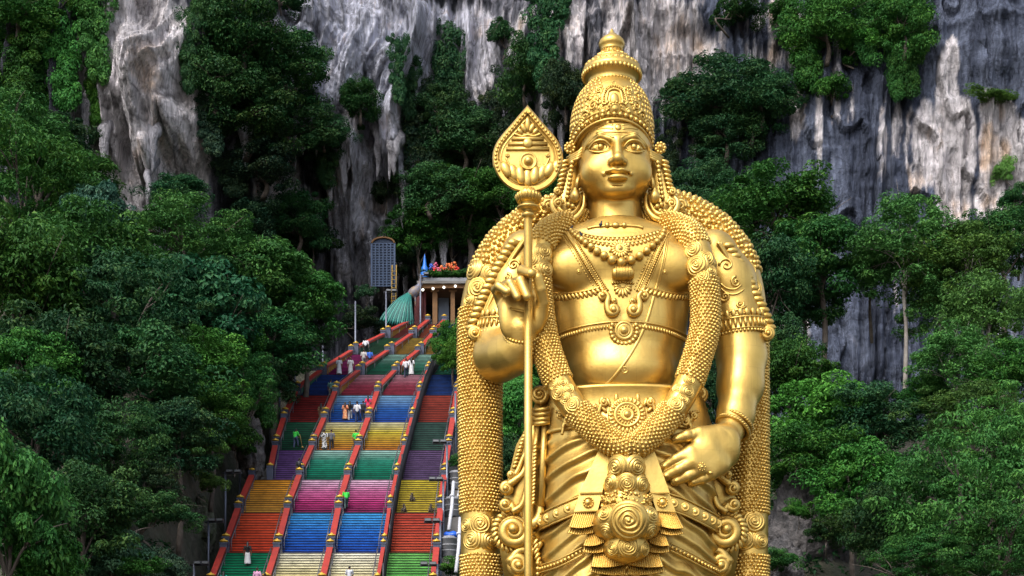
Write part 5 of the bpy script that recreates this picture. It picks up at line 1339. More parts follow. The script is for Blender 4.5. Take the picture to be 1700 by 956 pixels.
# ---------------- centre sash panels, fringes and hanging rose lantern
def plate(mb, quad, dys, thick=6):
    V = [U(x, y, d) for (x, y), d in zip(quad, dys)]; V += [v + np.array([0, thick, 0]) for v in V]
    mb.add(V, [(0, 1, 2, 3), (7, 6, 5, 4), (0, 4, 5, 1), (1, 5, 6, 2), (2, 6, 7, 3), (3, 7, 4, 0)])
def pleat(mb, tl, tr, br_, bl_, dy0, dy1, n, depth=3.0, rows=8, curl=6):
    nu = n * 6; P = []
    for j in range(rows + 1):
        v = j / rows; row = []
        for i in range(nu + 1):
            u = i / nu
            top = np.array(tl) * (1 - u) + np.array(tr) * u; bot = np.array(bl_) * (1 - u) + np.array(br_) * u
            q = top * (1 - v) + bot * v
            q = q + np.array([0, 3.0 * math.sin(PI * u) * v])
            dy = dy0 * (1 - v) + dy1 * v - depth * abs(math.sin(PI * u * n)) ** 0.8 - curl * math.sin(PI * u) * v
            row.append(U(q[0], q[1], dy))
        P.append(row)
    B = [[p + np.array([0, 7, 0]) for p in r] for r in P]
    mb.grid(P, flip=False); mb.grid(B, flip=True)
    mb.grid([P[-1], B[-1]]); mb.grid([B[0], P[0]])
    mb.grid([[r[0] for r in P], [r[0] for r in B]], flip=True); mb.grid([[r[-1] for r in P], [r[-1] for r in B]])
sash = MB()
plate(sash, [(996, 742), (1022, 742), (999, 818), (962, 818)], [-100, -100, -112, -108])
plate(sash, [(1058, 742), (1084, 742), (1112, 818), (1080, 818)], [-100, -100, -108, -112])
plate(sash, [(962, 819), (1000, 818), (992, 848), (953, 850)], [-111, -115, -118, -113], 8)
plate(sash, [(1080, 818), (1111, 819), (1122, 850), (1090, 848)], [-115, -111, -113, -118], 8)
for x0, x1, s in ((963, 1000, -1), (1079, 1111, 1)):
    sash.tube([U(x0, 819, -113), U(x1, 818, -117)], 2.0, 7)
    sash.tube([U(x0 - (9 if s < 0 else -11), 850 - (0 if s < 0 else 2), -115), U(x1 - (8 if s < 0 else -11), 848 + (0 if s < 0 else 2), -119)], 1.6, 7)
    c0 = U((x0 + x1) / 2 - 5 * (1 if s < 0 else -1), 834, -116)
    sash.lathe([(9, 1), (9, -1.5), (7, -3), (5.5, -1.6), (4, -3), (0.1, -4)][::-1], c0, (0, 1, 0), 18)
    for q in range(12): sash.ball(c0 + np.array([math.cos(q * 0.5236) * 7.6, -2.5, math.sin(q * 0.5236) * 7.6]), 1.5, 6, 4)
so = gsides('sash', sash, 190, smooth='auto')[0]
pl = MB()
pleat(pl, (953, 851), (993, 848), (986, 872), (944, 874), -112, -116, 12)
pleat(pl, (950, 868), (990, 866), (986, 884), (942, 884), -106, -110, 11)
pleat(pl, (1090, 848), (1122, 851), (1136, 876), (1094, 872), -112, -116, 12)
pleat(pl, (1092, 866), (1124, 868), (1136, 885), (1096, 885), -106, -110, 11)
pleat(pl, (976, 884), (1006, 882), (1004, 900), (968, 905), -106, -112, 10)
pleat(pl, (972, 900), (1008, 896), (1010, 914), (967, 915), -102, -106, 11)
pleat(pl, (1076, 882), (1104, 884), (1112, 905), (1078, 900), -106, -112, 10)
pleat(pl, (1074, 896), (1108, 900), (1112, 915), (1072, 914), -102, -106, 11)
pleat(pl, (986, 918), (1040, 914), (1040, 936), (981, 940), -104, -112, 15)
pleat(pl, (1040, 914), (1094, 918), (1102, 940), (1041, 936), -104, -112, 15)
pleat(pl, (984, 930), (1040, 930), (1039, 953), (979, 948), -98, -104, 16)
pleat(pl, (1041, 930), (1098, 930), (1104, 948), (1042, 953), -98, -104, 16)
for k in range(1, 5):
    y = 945 + k * 55
    pleat(pl, (984 - k * 4, y - 20), (1098 + k * 4, y - 20), (1106 + k * 5, y + 40), (976 - k * 5, y + 40), -94, -104, 30)
gput('fringe', pl, so, kind='stuff')
ln = MB(); prof = [(4, 754), (18, 758), (28, 765), (31, 776), (29, 788), (27, 793), (33, 797), (38, 806), (36, 817), (33, 821), (37, 825), (41, 832), (38, 840), (42, 845), (52, 854), (56, 868), (54, 880), (47, 891), (36, 897), (34, 899), (38, 906), (37, 917), (28, 928), (16, 934), (2, 937)]
ln.lathe([(r, (HY - p) * (1 - 108 / F)) for r, p in prof], (190 * (1 - 108 / F), -108, 0), n=40)
lo_ = gput('rose_lantern', ln); castL = Caster([(np.concatenate(ln.v), ln.f)])
for px, py, r in ((1023, 775, 17), (1057, 774, 16), (1006, 780, 9), (1012, 802, 12), (1041, 802, 14), (1068, 803, 12), (1041, 787, 6), (1044, 864, 27), (1004, 852, 14), (1007, 882, 13), (1082, 853, 14), (1081, 882, 13), (1043, 908, 15), (1016, 911, 11), (1072, 911, 11), (1026, 893, 6), (1062, 893, 6), (1028, 925, 8), (1058, 925, 8)):
    p, n = castL.hit(px, py); rose(p - n * 3, n, r * 1.18, lo_)
fl = MB()
for k in range(90):
    an = random.uniform(PI * 0.9, PI * 2.1); py = random.uniform(823, 842); c0 = np.array([190 * (1 - 108 / F), -108, 0])
    p = c0 + np.array([math.cos(an) * 39.5, math.sin(an) * 39.5, (HY - py) * (1 - 108 / F)])
    fl.ball(p, (random.uniform(2, 4), random.uniform(2, 4), random.uniform(2, 4)), 6, 5)
gput('flower_ring', fl, lo_, kind='stuff')
# embroidered band and bead string on the cloth
em = MB()
bands = ([(898, 868), (925, 855), (955, 842), (975, 836)], [(1190, 872), (1165, 858), (1135, 843), (1108, 834)])
for pts in bands:
    P, Nn = castD.path(pts, 30, 4.0)
    em.tube(P, 13, 8, flat=0.22, up=Nn)
    for o in (-13, 13): em.tube(P + np.array([0, -2.5, o * 1.0]), 1.7, 6)
    for p in even(P, 20):
        em.lathe([(7.5, 2), (7.5, -4.5), (6, -5.6), (4.6, -4.4), (3.2, -5.6), (0.1, -6.4)][::-1], p, (0, 1, 0), 16)
for pts in ([(896, 946), (925, 937), (950, 925), (968, 915)], [(1192, 950), (1165, 936), (1140, 922), (1112, 908)]):
    P, Nn = castD.path(pts, 40, 3.5); beads(em, P, 3.4, 7.0, 8, 6)
    em.tube(P + np.array([0, 0.5, 6]), 1.6, 6); em.tube(P + np.array([0, 0.5, -6]), 1.6, 6)
gsides('embroidered_band', em, 190, dh)

# ---------------- carved scroll work beside the hips
for s in (-1, 1):
    fx = (lambda x: x) if s < 0 else (lambda x: 2057 - x)
    cw = s < 0
    sw = MB()
    # upright slab the carving stands on
    V = []
    outline = [(897, 640), (910, 668), (911, 702), (908, 735), (906, 830), (910, 960), (838, 960), (828, 900), (833, 842), (843, 795), (857, 738), (878, 702)]
    poly = [(U(fx(x), y, -18)[0], U(fx(x), y, -18)[2]) for x, y in (outline if s < 0 else outline[::-1])]
    sw.prism(poly[::-1], 26, c=(0, -16, 0))
    for y in (680, 688, 696, 703): sw.tube([U(fx(884), y, -20), U(fx(897), y, -34), U(fx(913), y - 2, -36)], [3.6, 3.9, 3.6], 8)
    scroll(sw, fx(896), 655, 17, -22, 1.5, 270, cw, 5.5)
    sw.tube([U(fx(905), 706, -28), U(fx(902), 760, -30), U(fx(899), 840, -30)], [5.5, 5.5, 6], 8)
    sw.tube([U(fx(894), 706, -22), U(fx(886), 760, -24), U(fx(884), 840, -24)], [3.5, 4, 4.5], 8)
    E = spline([U(fx(878), 712, -16), U(fx(867), 745, -16), U(fx(858), 775, -16)], 20)
    leaf_row(sw, E, np.tile([0, -1.0, 0], (20, 1)), 10, 6, 0.8, 0.5, 6.5, side=1 if s < 0 else -1)
    scroll(sw, fx(849), 789, 8.5, -20, 1.4, 0 if cw else 180, cw, 4.6, tail=[(fx(880), 735), (fx(868), 760), (fx(860), 780)])
    scroll(sw, fx(841), 811, 13, -22, 1.4, 60 if cw else 120, cw, 6.6, tail=[(fx(880), 755), (fx(868), 785), (fx(855), 797)])
    scroll(sw, fx(840), 838, 13.5, -22, 1.5, 0 if cw else 180, not cw, 6.8, tail=[(fx(878), 790), (fx(870), 825), (fx(858), 848)])
    sw.tube(spline([U(fx(882), 770, -24), U(fx(874), 810, -28), U(fx(866), 838, -28), U(fx(850), 850, -26)], 16), np.linspace(3, 5.5, 16), 8)
    # big leaf-edged volute
    scroll(sw, fx(853), 882, 30, -26, 1.75, 20 if cw else 160, not cw, 10.5, tail=[(fx(898), 838), (fx(896), 856), (fx(889), 868)])
    c0 = U(fx(853), 882, -14)
    for q in range(22):
        a = math.radians(70 + q * 15.0); ca = math.cos(a) * (1 if cw else -1); sa = math.sin(a)
        tg = np.array([-sa * (1 if cw else 1), 0, ca]); od = np.array([ca, 0, sa])
        ax = od * 0.8 + tg * (0.5 if cw else -0.5); ax /= np.linalg.norm(ax)
        sw.ball(c0 + od * 31, (9, 5.4, 5), 8, 5, np.stack([ax, np.cross(np.array([0, -1.0, 0]), ax), np.array([0, -1.0, 0])], 1))
    scroll(sw, fx(860), 938, 21, -24, 1.6, 180 if cw else 0, not cw, 8.5, tail=[(fx(900), 900), (fx(885), 915), (fx(862), 914)])
    E = spline([U(fx(893), 890, -34), U(fx(896), 920, -34), U(fx(905), 958, -34)], 20)
    leaf_row(sw, E, np.tile([0, -1.0, 0], (20, 1)), 14, 6, 0.9, 0.5, 7, side=1 if s < 0 else -1)
    for q in range(3): sw.ball(U(fx(893), 935 + q * 9, -38), 4.2, 8, 6)
    E = spline([U(fx(892), 730, -30), U(fx(890), 780, -30), U(fx(888), 835, -30)], 20); leaf_row(sw, E, np.tile([0, -1.0, 0], (20, 1)), 9, 5, 0.9, 0.5, 6, side=1 if s < 0 else -1)
    gput('hip_scrollwork', sw)

# ---------------- spear
SDY = -117
sh = MB(); sh.tube([U(877, 1352, SDY), U(877, 900, SDY), U(877, 340, SDY)], 6.6, 20)
spear = gput('spear', sh)
cl = MB(); cz = lambda p: (HY - p) * (1 + SDY / F)
cl.lathe([(6, cz(362)), (9.5, cz(360)), (10.5, cz(357)), (9.5, cz(354)), (7, cz(352)), (7, cz(350)), (15, cz(348.5)), (18, cz(346)), (18, cz(344)), (13, cz(342)), (10, cz(339)), (13, cz(337)), (17, cz(335)), (20, cz(329)), (20, cz(323)), (17, cz(317)), (10, cz(315))], (27 * (1 + SDY / F), SDY, 0), n=40)
for q in range(22):
    a = 2 * PI * q / 22; c0 = np.array([27 * (1 + SDY / F) + 19 * math.cos(a), SDY + 19 * math.sin(a), 0])
    cl.tube([c0 + np.array([-3 * math.cos(a), -3 * math.sin(a), cz(336)]), c0 + np.array([0.6 * math.cos(a), 0.6 * math.sin(a), cz(327)]), c0 + np.array([-3 * math.cos(a), -3 * math.sin(a), cz(318)])], [1.6, 2.6, 1.8], 6)
gput('collar', cl, spear)
half = [(0, 174), (5, 180), (13, 189), (23, 201), (34, 213.5), (43, 224), (51, 235), (56, 246), (58.5, 258), (58, 270), (54, 283), (47, 296), (37, 307), (24, 315), (12, 318), (0, 319)]
ol = [(876 + x, y) for x, y in half] + [(876 - x, y) for x, y in half[1:-1][::-1]]
ol = [tuple(q) for q in spline(np.array(ol + [ol[0]]), 73)[:-1]]
cxb, cyb = 876, 258
rings = [(0.0, 20), (0.9, 20), (0.985, 16), (1.0, 10), (1.0, -8), (0.985, -13), (0.955, -15), (0.85, -15), (0.835, -14), (0.82, -9), (0.79, -9), (0.775, -12), (0.75, -12.5), (0.735, -9.5), (0.4, -10), (0.0, -10)]
P = [[U(cxb + (x - cxb) * k, cyb + (y - cyb) * k, SDY + d) for x, y in ol] for k, d in rings]
bd = MB(); bd.grid(P, closed_v=True, flip=False)
blade = gput('blade', bd, spear, smooth='auto')
bo = MB()
rim = np.array([U(cxb + (x - cxb) * 0.905, cyb + (y - cyb) * 0.905, SDY - 15) for x, y in ol if y < 292])
right = np.array(sorted([p for p in rim if p[0] > 26 * (1 + SDY / F) + 1], key=lambda p: -p[2])); left = np.array(sorted([p for p in rim if p[0] < 26 * (1 + SDY / F) - 1], key=lambda p: -p[2]))
for Pq in (right, left): beads(bo, Pq, 2.7, 6.2, 7, 5)
zf = SDY - 11
for y, w in ((230, 27), (238.5, 33), (247, 36)): bo.tube([U(876 - w, y, zf), U(876 + w, y, zf)], 3.2, 8, flat=0.8)
bo.lathe([(7.5, 3), (7.5, -3.5), (6, -5), (0.1, -5.5)][::-1], U(876, 238.5, zf), (0, 1, 0), 18)
for x, y, w, h, ln_ in ((876, 206, 5, 12, 0), (869, 212, 4.5, 9, -0.5), (883, 212, 4.5, 9, 0.5), (863, 218, 4, 7, -0.9), (889, 218, 4, 7, 0.9)):
    bo.ball(U(x, y, zf), (w, h, 3.5), 8, 7, frame((0, -1, 0), (ln_, 0, 1)))
bo.tube(spline([U(854, 222, zf), U(866, 226, zf), U(876, 224, zf), U(886, 226, zf), U(898, 222, zf)], 20), 2.2, 7)
bo.lathe([(14, 1), (14, -2), (12.5, -3.4), (11, -2), (8, -1), (6.5, -3), (5.5, -6), (3, -8), (0.1, -8.5)][::-1], U(877, 268, zf), (0, 1, 0), 24)
for s in (-1, 1):
    scroll(bo, 876 + s * 33, 257, 4.5, zf, 1.3, 90, s < 0, 1.7)
    bo.tube(spline([U(876 + s * 36, 262, zf), U(876 + s * 30, 274, zf), U(876 + s * 22, 282, zf)], 10), 1.6, 6)
for k in range(-4, 5):
    x = 876 + k * 12.0; y = 294 - abs(k) * 3.2 - (k * k) * 0.35
    bo.ball(U(x, y, SDY - 9 - 2 * (k % 2)), (8.5, 17 - abs(k) * 0.8, 6), 9, 7, frame((0, -1, 0.1), (k * 0.16, 0, 1)))
gput('relief', bo, blade, kind='stuff')

# ---------------- pedestal and feet below the frame
pd = MB(); pd.box(U(1035, 1346, 0), (300, 170, 14)); pd.box(U(1035, 1330, 0), (270, 150, 8)); pd.box(U(1035, 1358, 0), (320, 190, 6))
pdo = gput('pedestal', pd, smooth=False)
ft = MB()
for s in (-1, 1):
    ft.ball(U(1040 + s * 62, 1305, -60), (36, 78, 22), 16, 10)
gsides('foot', ft, 190, body)

# ---------------- birds perched on the collar
def bird(px, py, label, yaw):
    p, n = castG.hit(px, py); w = to_world(p.reshape(1, 3))[0]
    t = thing('bird', label, 'bird', w, 'birds perched on the statue', yaw); t.scale = (0.55, 0.55, 0.55)
    f = Field((-0.35, -0.6, -0.05), (0.35, 0.5, 0.65), 0.022)
    f.put(ell((0, 0, 0.26), (0.11, 0.21, 0.13), Matrix.Rotation(math.radians(-38), 3, 'X')))
    f.put(cone((0, -0.12, 0.34), (0, -0.17, 0.46), 0.07, 0.055), 0.05)
    f.put(ell((0, -0.18, 0.49), (0.06, 0.07, 0.06)), 0.03)
    f.put(ell((0, 0.28, 0.10), (0.06, 0.2, 0.03), Matrix.Rotation(math.radians(-38), 3, 'X')), 0.04)
    P, Q = f.mesh(); me = new_mesh('plumage', P, Q); link('plumage', me, BIRD, t)
    m = MB(); m.tube([(0, -0.23, 0.49), (0, -0.32, 0.465)], [0.022, 0.004], 6)
    o = m.build('beak', BEAK); o.parent = t
    for s in (-1, 1):
        m = MB(); m.tube([(s * 0.05, 0, 0.18), (s * 0.05, -0.01, 0.0)], 0.014, 6); m.tube([(s * 0.05, 0.03, 0.0), (s * 0.05, -0.08, 0.0)], 0.012, 5)
        o = m.build('leg', BEAK); o.parent = t
        m = MB(); m.ball((s * 0.10, 0.04, 0.25), (0.03, 0.2, 0.1), 8, 6, np.array(Matrix.Rotation(math.radians(-38), 3, 'X')))
        o = m.build('wing', BIRD); o.parent = t
BIRD = mat('dark_feathers', (0.025, 0.027, 0.04), 0.6, noise=(6, (0.08, 0.08, 0.11), 0.7)); BEAK = mat('bird_beak', (0.05, 0.04, 0.035), 0.5)
bird(947, 386, 'dark bird on the garland edge, leftmost of the three perched birds', 1.0)
bird(965, 396, 'dark bird perched on the collar scallops below the other two', -0.6)
bird(997, 379, 'dark bird perched beside the clasp of the gold choker', 0.4)
# ================================================================== rainbow stairway
def stair_z(d): return CZ + STAIR_T * (d - STAIR_D0)
def row_d(py): return STAIR_D0 / (1 - (HY - py) / 1635.0)
BD = [q * STAIR_D0 for q in (1.2355, 1.302, 1.374, 1.440, 1.505, 1.572, 1.642, 1.700, 1.762, 1.815, 1.862)]
# lane edges (X, metres) at each landing: left rail, two middle rails, fence rail, right rail
ED = [(-20.05, -16.35, -12.65, -8.95, -5.25), (-20.05, -16.35, -12.65, -8.95, -5.25), (-20.1, -16.5, -12.75, -9.0, -5.25), (-20.0, -16.35, -12.65, -8.9, -5.2), (-19.1, -16.05, -12.35, -8.65, -5.1), (-19.2, -15.75, -12.05, -8.4, -4.95), (-18.95, -15.5, -11.8, -8.1, -4.8),
      (-17.2, -13.7, -10.5, -7.6, -4.2), (-14.8, -11.4, -8.6, -6.5, -3.4), (-12.1, -9.5, -7.6, -5.7, -2.6), (-9.8, -8.2, -6.6, -5.0, -2.0)]
JOG = {3: ((-18.75, -16.35, -12.65, -8.9, -5.2))}      # the left lane steps in after the third landing
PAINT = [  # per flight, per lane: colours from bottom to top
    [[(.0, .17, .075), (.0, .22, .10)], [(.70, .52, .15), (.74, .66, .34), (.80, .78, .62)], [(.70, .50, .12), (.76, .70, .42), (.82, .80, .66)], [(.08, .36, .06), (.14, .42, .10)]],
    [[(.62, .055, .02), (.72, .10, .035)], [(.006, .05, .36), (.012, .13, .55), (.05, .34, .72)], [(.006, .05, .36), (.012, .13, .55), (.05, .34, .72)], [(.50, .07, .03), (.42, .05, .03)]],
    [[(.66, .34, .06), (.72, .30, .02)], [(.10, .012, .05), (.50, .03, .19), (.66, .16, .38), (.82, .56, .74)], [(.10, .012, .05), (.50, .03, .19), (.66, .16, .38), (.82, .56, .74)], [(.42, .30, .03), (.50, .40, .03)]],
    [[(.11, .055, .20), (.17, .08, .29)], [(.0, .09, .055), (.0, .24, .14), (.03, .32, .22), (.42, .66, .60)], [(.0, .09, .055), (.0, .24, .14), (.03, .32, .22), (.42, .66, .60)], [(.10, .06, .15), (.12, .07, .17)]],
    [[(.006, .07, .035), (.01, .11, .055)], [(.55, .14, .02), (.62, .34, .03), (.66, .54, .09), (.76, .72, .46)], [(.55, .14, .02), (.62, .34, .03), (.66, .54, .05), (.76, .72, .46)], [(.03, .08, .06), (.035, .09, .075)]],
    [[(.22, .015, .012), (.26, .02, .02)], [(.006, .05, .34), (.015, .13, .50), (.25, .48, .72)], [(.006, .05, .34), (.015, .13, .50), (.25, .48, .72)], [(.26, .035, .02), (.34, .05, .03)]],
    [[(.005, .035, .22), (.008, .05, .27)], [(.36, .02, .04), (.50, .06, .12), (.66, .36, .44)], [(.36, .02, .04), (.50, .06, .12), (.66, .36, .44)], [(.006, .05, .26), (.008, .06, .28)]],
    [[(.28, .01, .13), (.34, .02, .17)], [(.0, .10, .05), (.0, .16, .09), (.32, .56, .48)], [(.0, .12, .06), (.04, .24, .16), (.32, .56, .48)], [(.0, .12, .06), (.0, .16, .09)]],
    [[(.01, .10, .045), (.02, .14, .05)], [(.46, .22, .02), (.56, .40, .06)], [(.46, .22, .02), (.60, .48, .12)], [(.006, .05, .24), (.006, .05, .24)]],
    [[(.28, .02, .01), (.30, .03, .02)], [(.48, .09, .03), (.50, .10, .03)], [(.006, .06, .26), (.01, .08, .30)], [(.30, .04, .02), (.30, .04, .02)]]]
CWORD = {0: ['green', 'cream', 'cream', 'bright green'], 1: ['orange-red', 'blue', 'blue', 'red'], 2: ['orange', 'pink', 'pink', 'yellow'], 3: ['purple', 'teal', 'teal', 'dull purple'], 4: ['dark green', 'yellow', 'yellow', 'grey-green'], 5: ['dark red', 'blue', 'blue', 'red'], 6: ['dark blue', 'pink', 'pink', 'dark blue'], 7: ['magenta', 'green', 'green', 'green'], 8: ['green', 'ochre', 'ochre', 'blue'], 9: ['red', 'orange', 'blue', 'red']}
def paint_material():
    m = bpy.data.materials.new('stair_paint'); m.use_nodes = True; nt = m.node_tree; N = nt.nodes; L = nt.links; b = N['Principled BSDF']
    at_ = N.new('ShaderNodeAttribute'); at_.attribute_name = 'paint'; geo = N.new('ShaderNodeNewGeometry')
    n = N.new('ShaderNodeTexNoise'); n.inputs['Scale'].default_value = 1.3; n.inputs['Detail'].default_value = 6; n.inputs['Roughness'].default_value = 0.7; L.new(geo.outputs['Position'], n.inputs['Vector'])
    mr = N.new('ShaderNodeMapRange'); mr.inputs['From Min'].default_value = 0.3; mr.inputs['From Max'].default_value = 0.7; mr.inputs['To Min'].default_value = 0.58; mr.inputs['To Max'].default_value = 1.18; L.new(n.outputs['Fac'], mr.inputs['Value'])
    vm = N.new('ShaderNodeVectorMath'); vm.operation = 'SCALE'; L.new(at_.outputs['Color'], vm.inputs[0]); L.new(mr.outputs['Result'], vm.inputs['Scale']); L.new(vm.outputs['Vector'], b.inputs['Base Color'])
    b.inputs['Roughness'].default_value = 0.75; b.inputs['Specular IOR Level'].default_value = 0.15
    return m
SPAINT = paint_material()
stairs = thing('stairway', 'wide rainbow-painted stairway of four lanes climbing left of the golden statue', 'stairway', (-12.6, BD[0], stair_z(BD[0])))
NST = 16; LAND = 0.95
def tread_at(d):
    """height of the tread surface at depth d"""
    for k in range(len(BD) - 1):
        if BD[k] <= d < BD[k + 1]:
            run = (BD[k + 1] - BD[k] - LAND) / (NST - 1); i = min(int((d - BD[k]) / run), NST - 1)
            z0, z1 = stair_z(BD[k]), stair_z(BD[k + 1]); return z0 + (z1 - z0) * (i + 1) / NST
    return stair_z(d)
def edge_x(k, line, t):
    a = JOG.get(k, ED[k])[line]; b = ED[k + 1][line]
    return a + (b - a) * t
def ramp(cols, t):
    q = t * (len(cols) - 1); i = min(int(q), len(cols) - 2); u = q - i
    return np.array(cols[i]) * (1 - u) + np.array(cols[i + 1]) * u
for k in range(10):
    z0, z1 = stair_z(BD[k]), stair_z(BD[k + 1]); run = (BD[k + 1] - BD[k] - LAND) / (NST - 1); rise = (z1 - z0) / NST
    for lane in range(4):
        V, Fc, Cc = [], [], []
        def quad(p, c):
            n = len(V); V.extend(p); Fc.append([n, n + 1, n + 2, n + 3]); Cc.extend([c] * 4)
        jr = random.Random(k * 7 + lane)
        for i in range(NST):
            y0 = BD[k] + run * i; y1 = BD[k] + run * (i + 1) if i < NST - 1 else BD[k + 1] + 0.02
            za, zb = z0 + rise * i, z0 + rise * (i + 1)
            t0 = (y0 - BD[k]) / (BD[k + 1] - BD[k]); t1 = min((y1 - BD[k]) / (BD[k + 1] - BD[k]), 1)
            xa0, xb0 = edge_x(k, lane, t0) + 0.12, edge_x(k, lane + 1, t0) - 0.12; xa1, xb1 = edge_x(k, lane, t1) + 0.12, edge_x(k, lane + 1, t1) - 0.12
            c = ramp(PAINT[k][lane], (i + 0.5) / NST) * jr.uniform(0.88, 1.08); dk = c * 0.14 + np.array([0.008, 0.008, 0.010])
            e = 0.035; nz = zb - 0.052
            quad([(xa0, y0, za), (xb0, y0, za), (xb0, y0, nz), (xa0, y0, nz)], c)                 # riser
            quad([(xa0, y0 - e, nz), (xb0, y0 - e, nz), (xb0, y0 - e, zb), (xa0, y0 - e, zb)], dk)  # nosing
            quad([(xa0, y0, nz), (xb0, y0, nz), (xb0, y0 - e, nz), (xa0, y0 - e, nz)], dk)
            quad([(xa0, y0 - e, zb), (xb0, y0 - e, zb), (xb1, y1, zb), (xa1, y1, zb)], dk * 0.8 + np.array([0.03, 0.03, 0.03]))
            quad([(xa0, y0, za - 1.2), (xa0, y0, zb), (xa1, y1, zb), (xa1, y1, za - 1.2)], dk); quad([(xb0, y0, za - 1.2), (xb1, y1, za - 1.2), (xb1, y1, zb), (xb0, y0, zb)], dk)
        me = bpy.data.meshes.new('flight'); me.from_pydata([tuple(p) for p in V], [], Fc); me.update()
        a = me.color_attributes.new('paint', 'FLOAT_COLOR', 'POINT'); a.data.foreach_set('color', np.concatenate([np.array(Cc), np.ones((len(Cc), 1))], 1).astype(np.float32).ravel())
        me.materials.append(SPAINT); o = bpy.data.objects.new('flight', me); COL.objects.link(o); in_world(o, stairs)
        o['label'] = '%s flight of steps' % CWORD[k][lane]
# structural ramp under the visible flights, down to the ground
CONC = mat('old_concrete', (0.17, 0.165, 0.16), 0.9, noise=(0.9, (0.09, 0.085, 0.08), 1.0), bump=(3, 0.3, 0.04))
m = MB(); rows = []
for k in [-1] + list(range(11)):
    d = 86.0 if k < 0 else BD[k]; e = ED[max(k, 0)]; z = stair_z(d) - 0.5
    rows.append([(e[0] - 0.2, d, z), (e[4] + 0.2, d, z), (e[4] + 0.2, d, z - 6), (e[0] - 0.2, d, z - 6)])
m.grid(rows, closed_v=True); m.build('ramp', CONC, stairs, smooth=False)

RED = mat('red_coping', (0.34, 0.028, 0.018), 0.55, noise=(2, (0.24, 0.022, 0.016), 1.0)); NAVY = mat('slate_blue_paint', (0.028, 0.038, 0.075), 0.6, noise=(3, (0.06, 0.07, 0.11), 0.8))
YEL = mat('gilded_cap', (0.68, 0.42, 0.05), 0.35, 0.3); BLK = mat('black_iron', (0.02, 0.021, 0.026), 0.5); PIPE = mat('dull_pipe', (0.10, 0.10, 0.115), 0.45, 0.4)
WALLC = [mat('baluster_' + n, c, 0.65, noise=(2, tuple(q * 0.5 for q in c), 0.8)) for n, c in (('slate', (0.05, 0.055, 0.08)), ('green', (0.015, 0.09, 0.05)), ('ochre', (0.34, 0.17, 0.03)))]
def sloped(m, xa, ya, za, xb, yb, zb, w, h):
    P = [[(x - w, y, z), (x + w, y, z), (x + w, y, z + h), (x - w, y, z + h)] for x, y, z in ((xa, ya, za), (xb, yb, zb))]
    m.grid(P, closed_v=True, flip=False); n = m.n - 8; m.f += [[n + 3, n + 2, n + 1, n], [n + 4, n + 5, n + 6, n + 7]]
# post with gilded cap, shared mesh
pm = MB(); pm.box((0, 0, 0.5), (0.24, 0.24, 0.6)); pm.box((0, 0, 0.0), (0.28, 0.28, 0.1)); pm.box((0, 0, 1.14), (0.28, 0.28, 0.05)); pm.box((0, 0, 0.62), (0.252, 0.252, 0.26))
POSTM = bpy.data.meshes.new('post'); POSTM.from_pydata(np.concatenate(pm.v).tolist(), [], pm.f); POSTM.update(); POSTM.materials.append(NAVY)
cm = MB(); cm.lathe([(0.05, 0.0), (0.13, 0.01), (0.14, 0.06), (0.27, 0.08), (0.30, 0.12), (0.27, 0.17), (0.16, 0.22), (0.08, 0.25), (0.06, 0.29), (0.005, 0.33)], (0, 0, 1.18), n=14)
CAPM = bpy.data.meshes.new('cap'); CAPM.from_pydata(np.concatenate(cm.v).tolist(), [], cm.f); CAPM.update(); CAPM.shade_smooth(); CAPM.materials.append(YEL)
def post(x, y, z, s=1.0):
    o = bpy.data.objects.new('post', POSTM); COL.objects.link(o); in_world(o, stairs); o.matrix_basis = Matrix.Translation((x, y, z)) @ Matrix.Diagonal((s, s, 1, 1))
    c = bpy.data.objects.new('cap', CAPM); COL.objects.link(c); c.parent = o
for k in range(10):
    for line in range(5):
        xa, xb = edge_x(k, line, 0.0), edge_x(k, line, 0.84); ya, yb = BD[k] + 0.2, BD[k] + (BD[k + 1] - BD[k]) * 0.84
        za, zb = stair_z(ya), stair_z(yb)
        wd = 0.21 if line not in (3,) else 0.13
        w = MB(); sloped(w, xa, ya, za - 0.9, xb, yb, zb - 0.9, wd - 0.06, 1.62); wo_ = w.build('balustrade', WALLC[0 if k < 6 else (1 + (k + line) % 2)], stairs, smooth=False)
        c = MB(); sloped(c, xa, ya, za + 0.72, xb, yb, zb + 0.72, wd, 0.24); c.build('coping', RED, wo_, smooth=False)
        for s in (-1, 1):
            if (line == 0 and s < 0) or (line == 4 and s > 0): continue
            r = MB(); r.tube([(xa + s * 0.38, ya, za + 0.95), (xb + s * 0.38, yb, zb + 0.95)], 0.032, 6)
            for q in (0.0, 0.33, 0.66, 1.0):
                r.tube([(xa + (xb - xa) * q + s * 0.38, ya + (yb - ya) * q, za + (zb - za) * q - 0.1), (xa + (xb - xa) * q + s * 0.38, ya + (yb - ya) * q, za + (zb - za) * q + 0.95)], 0.026, 5)
            r.build('handrail', PIPE, wo_)
        s = 1.0 if line != 3 else 0.7
        post(xa, ya, za - 0.05, s); post(xb, yb + 0.25, zb - 0.05 + 0.15, s)
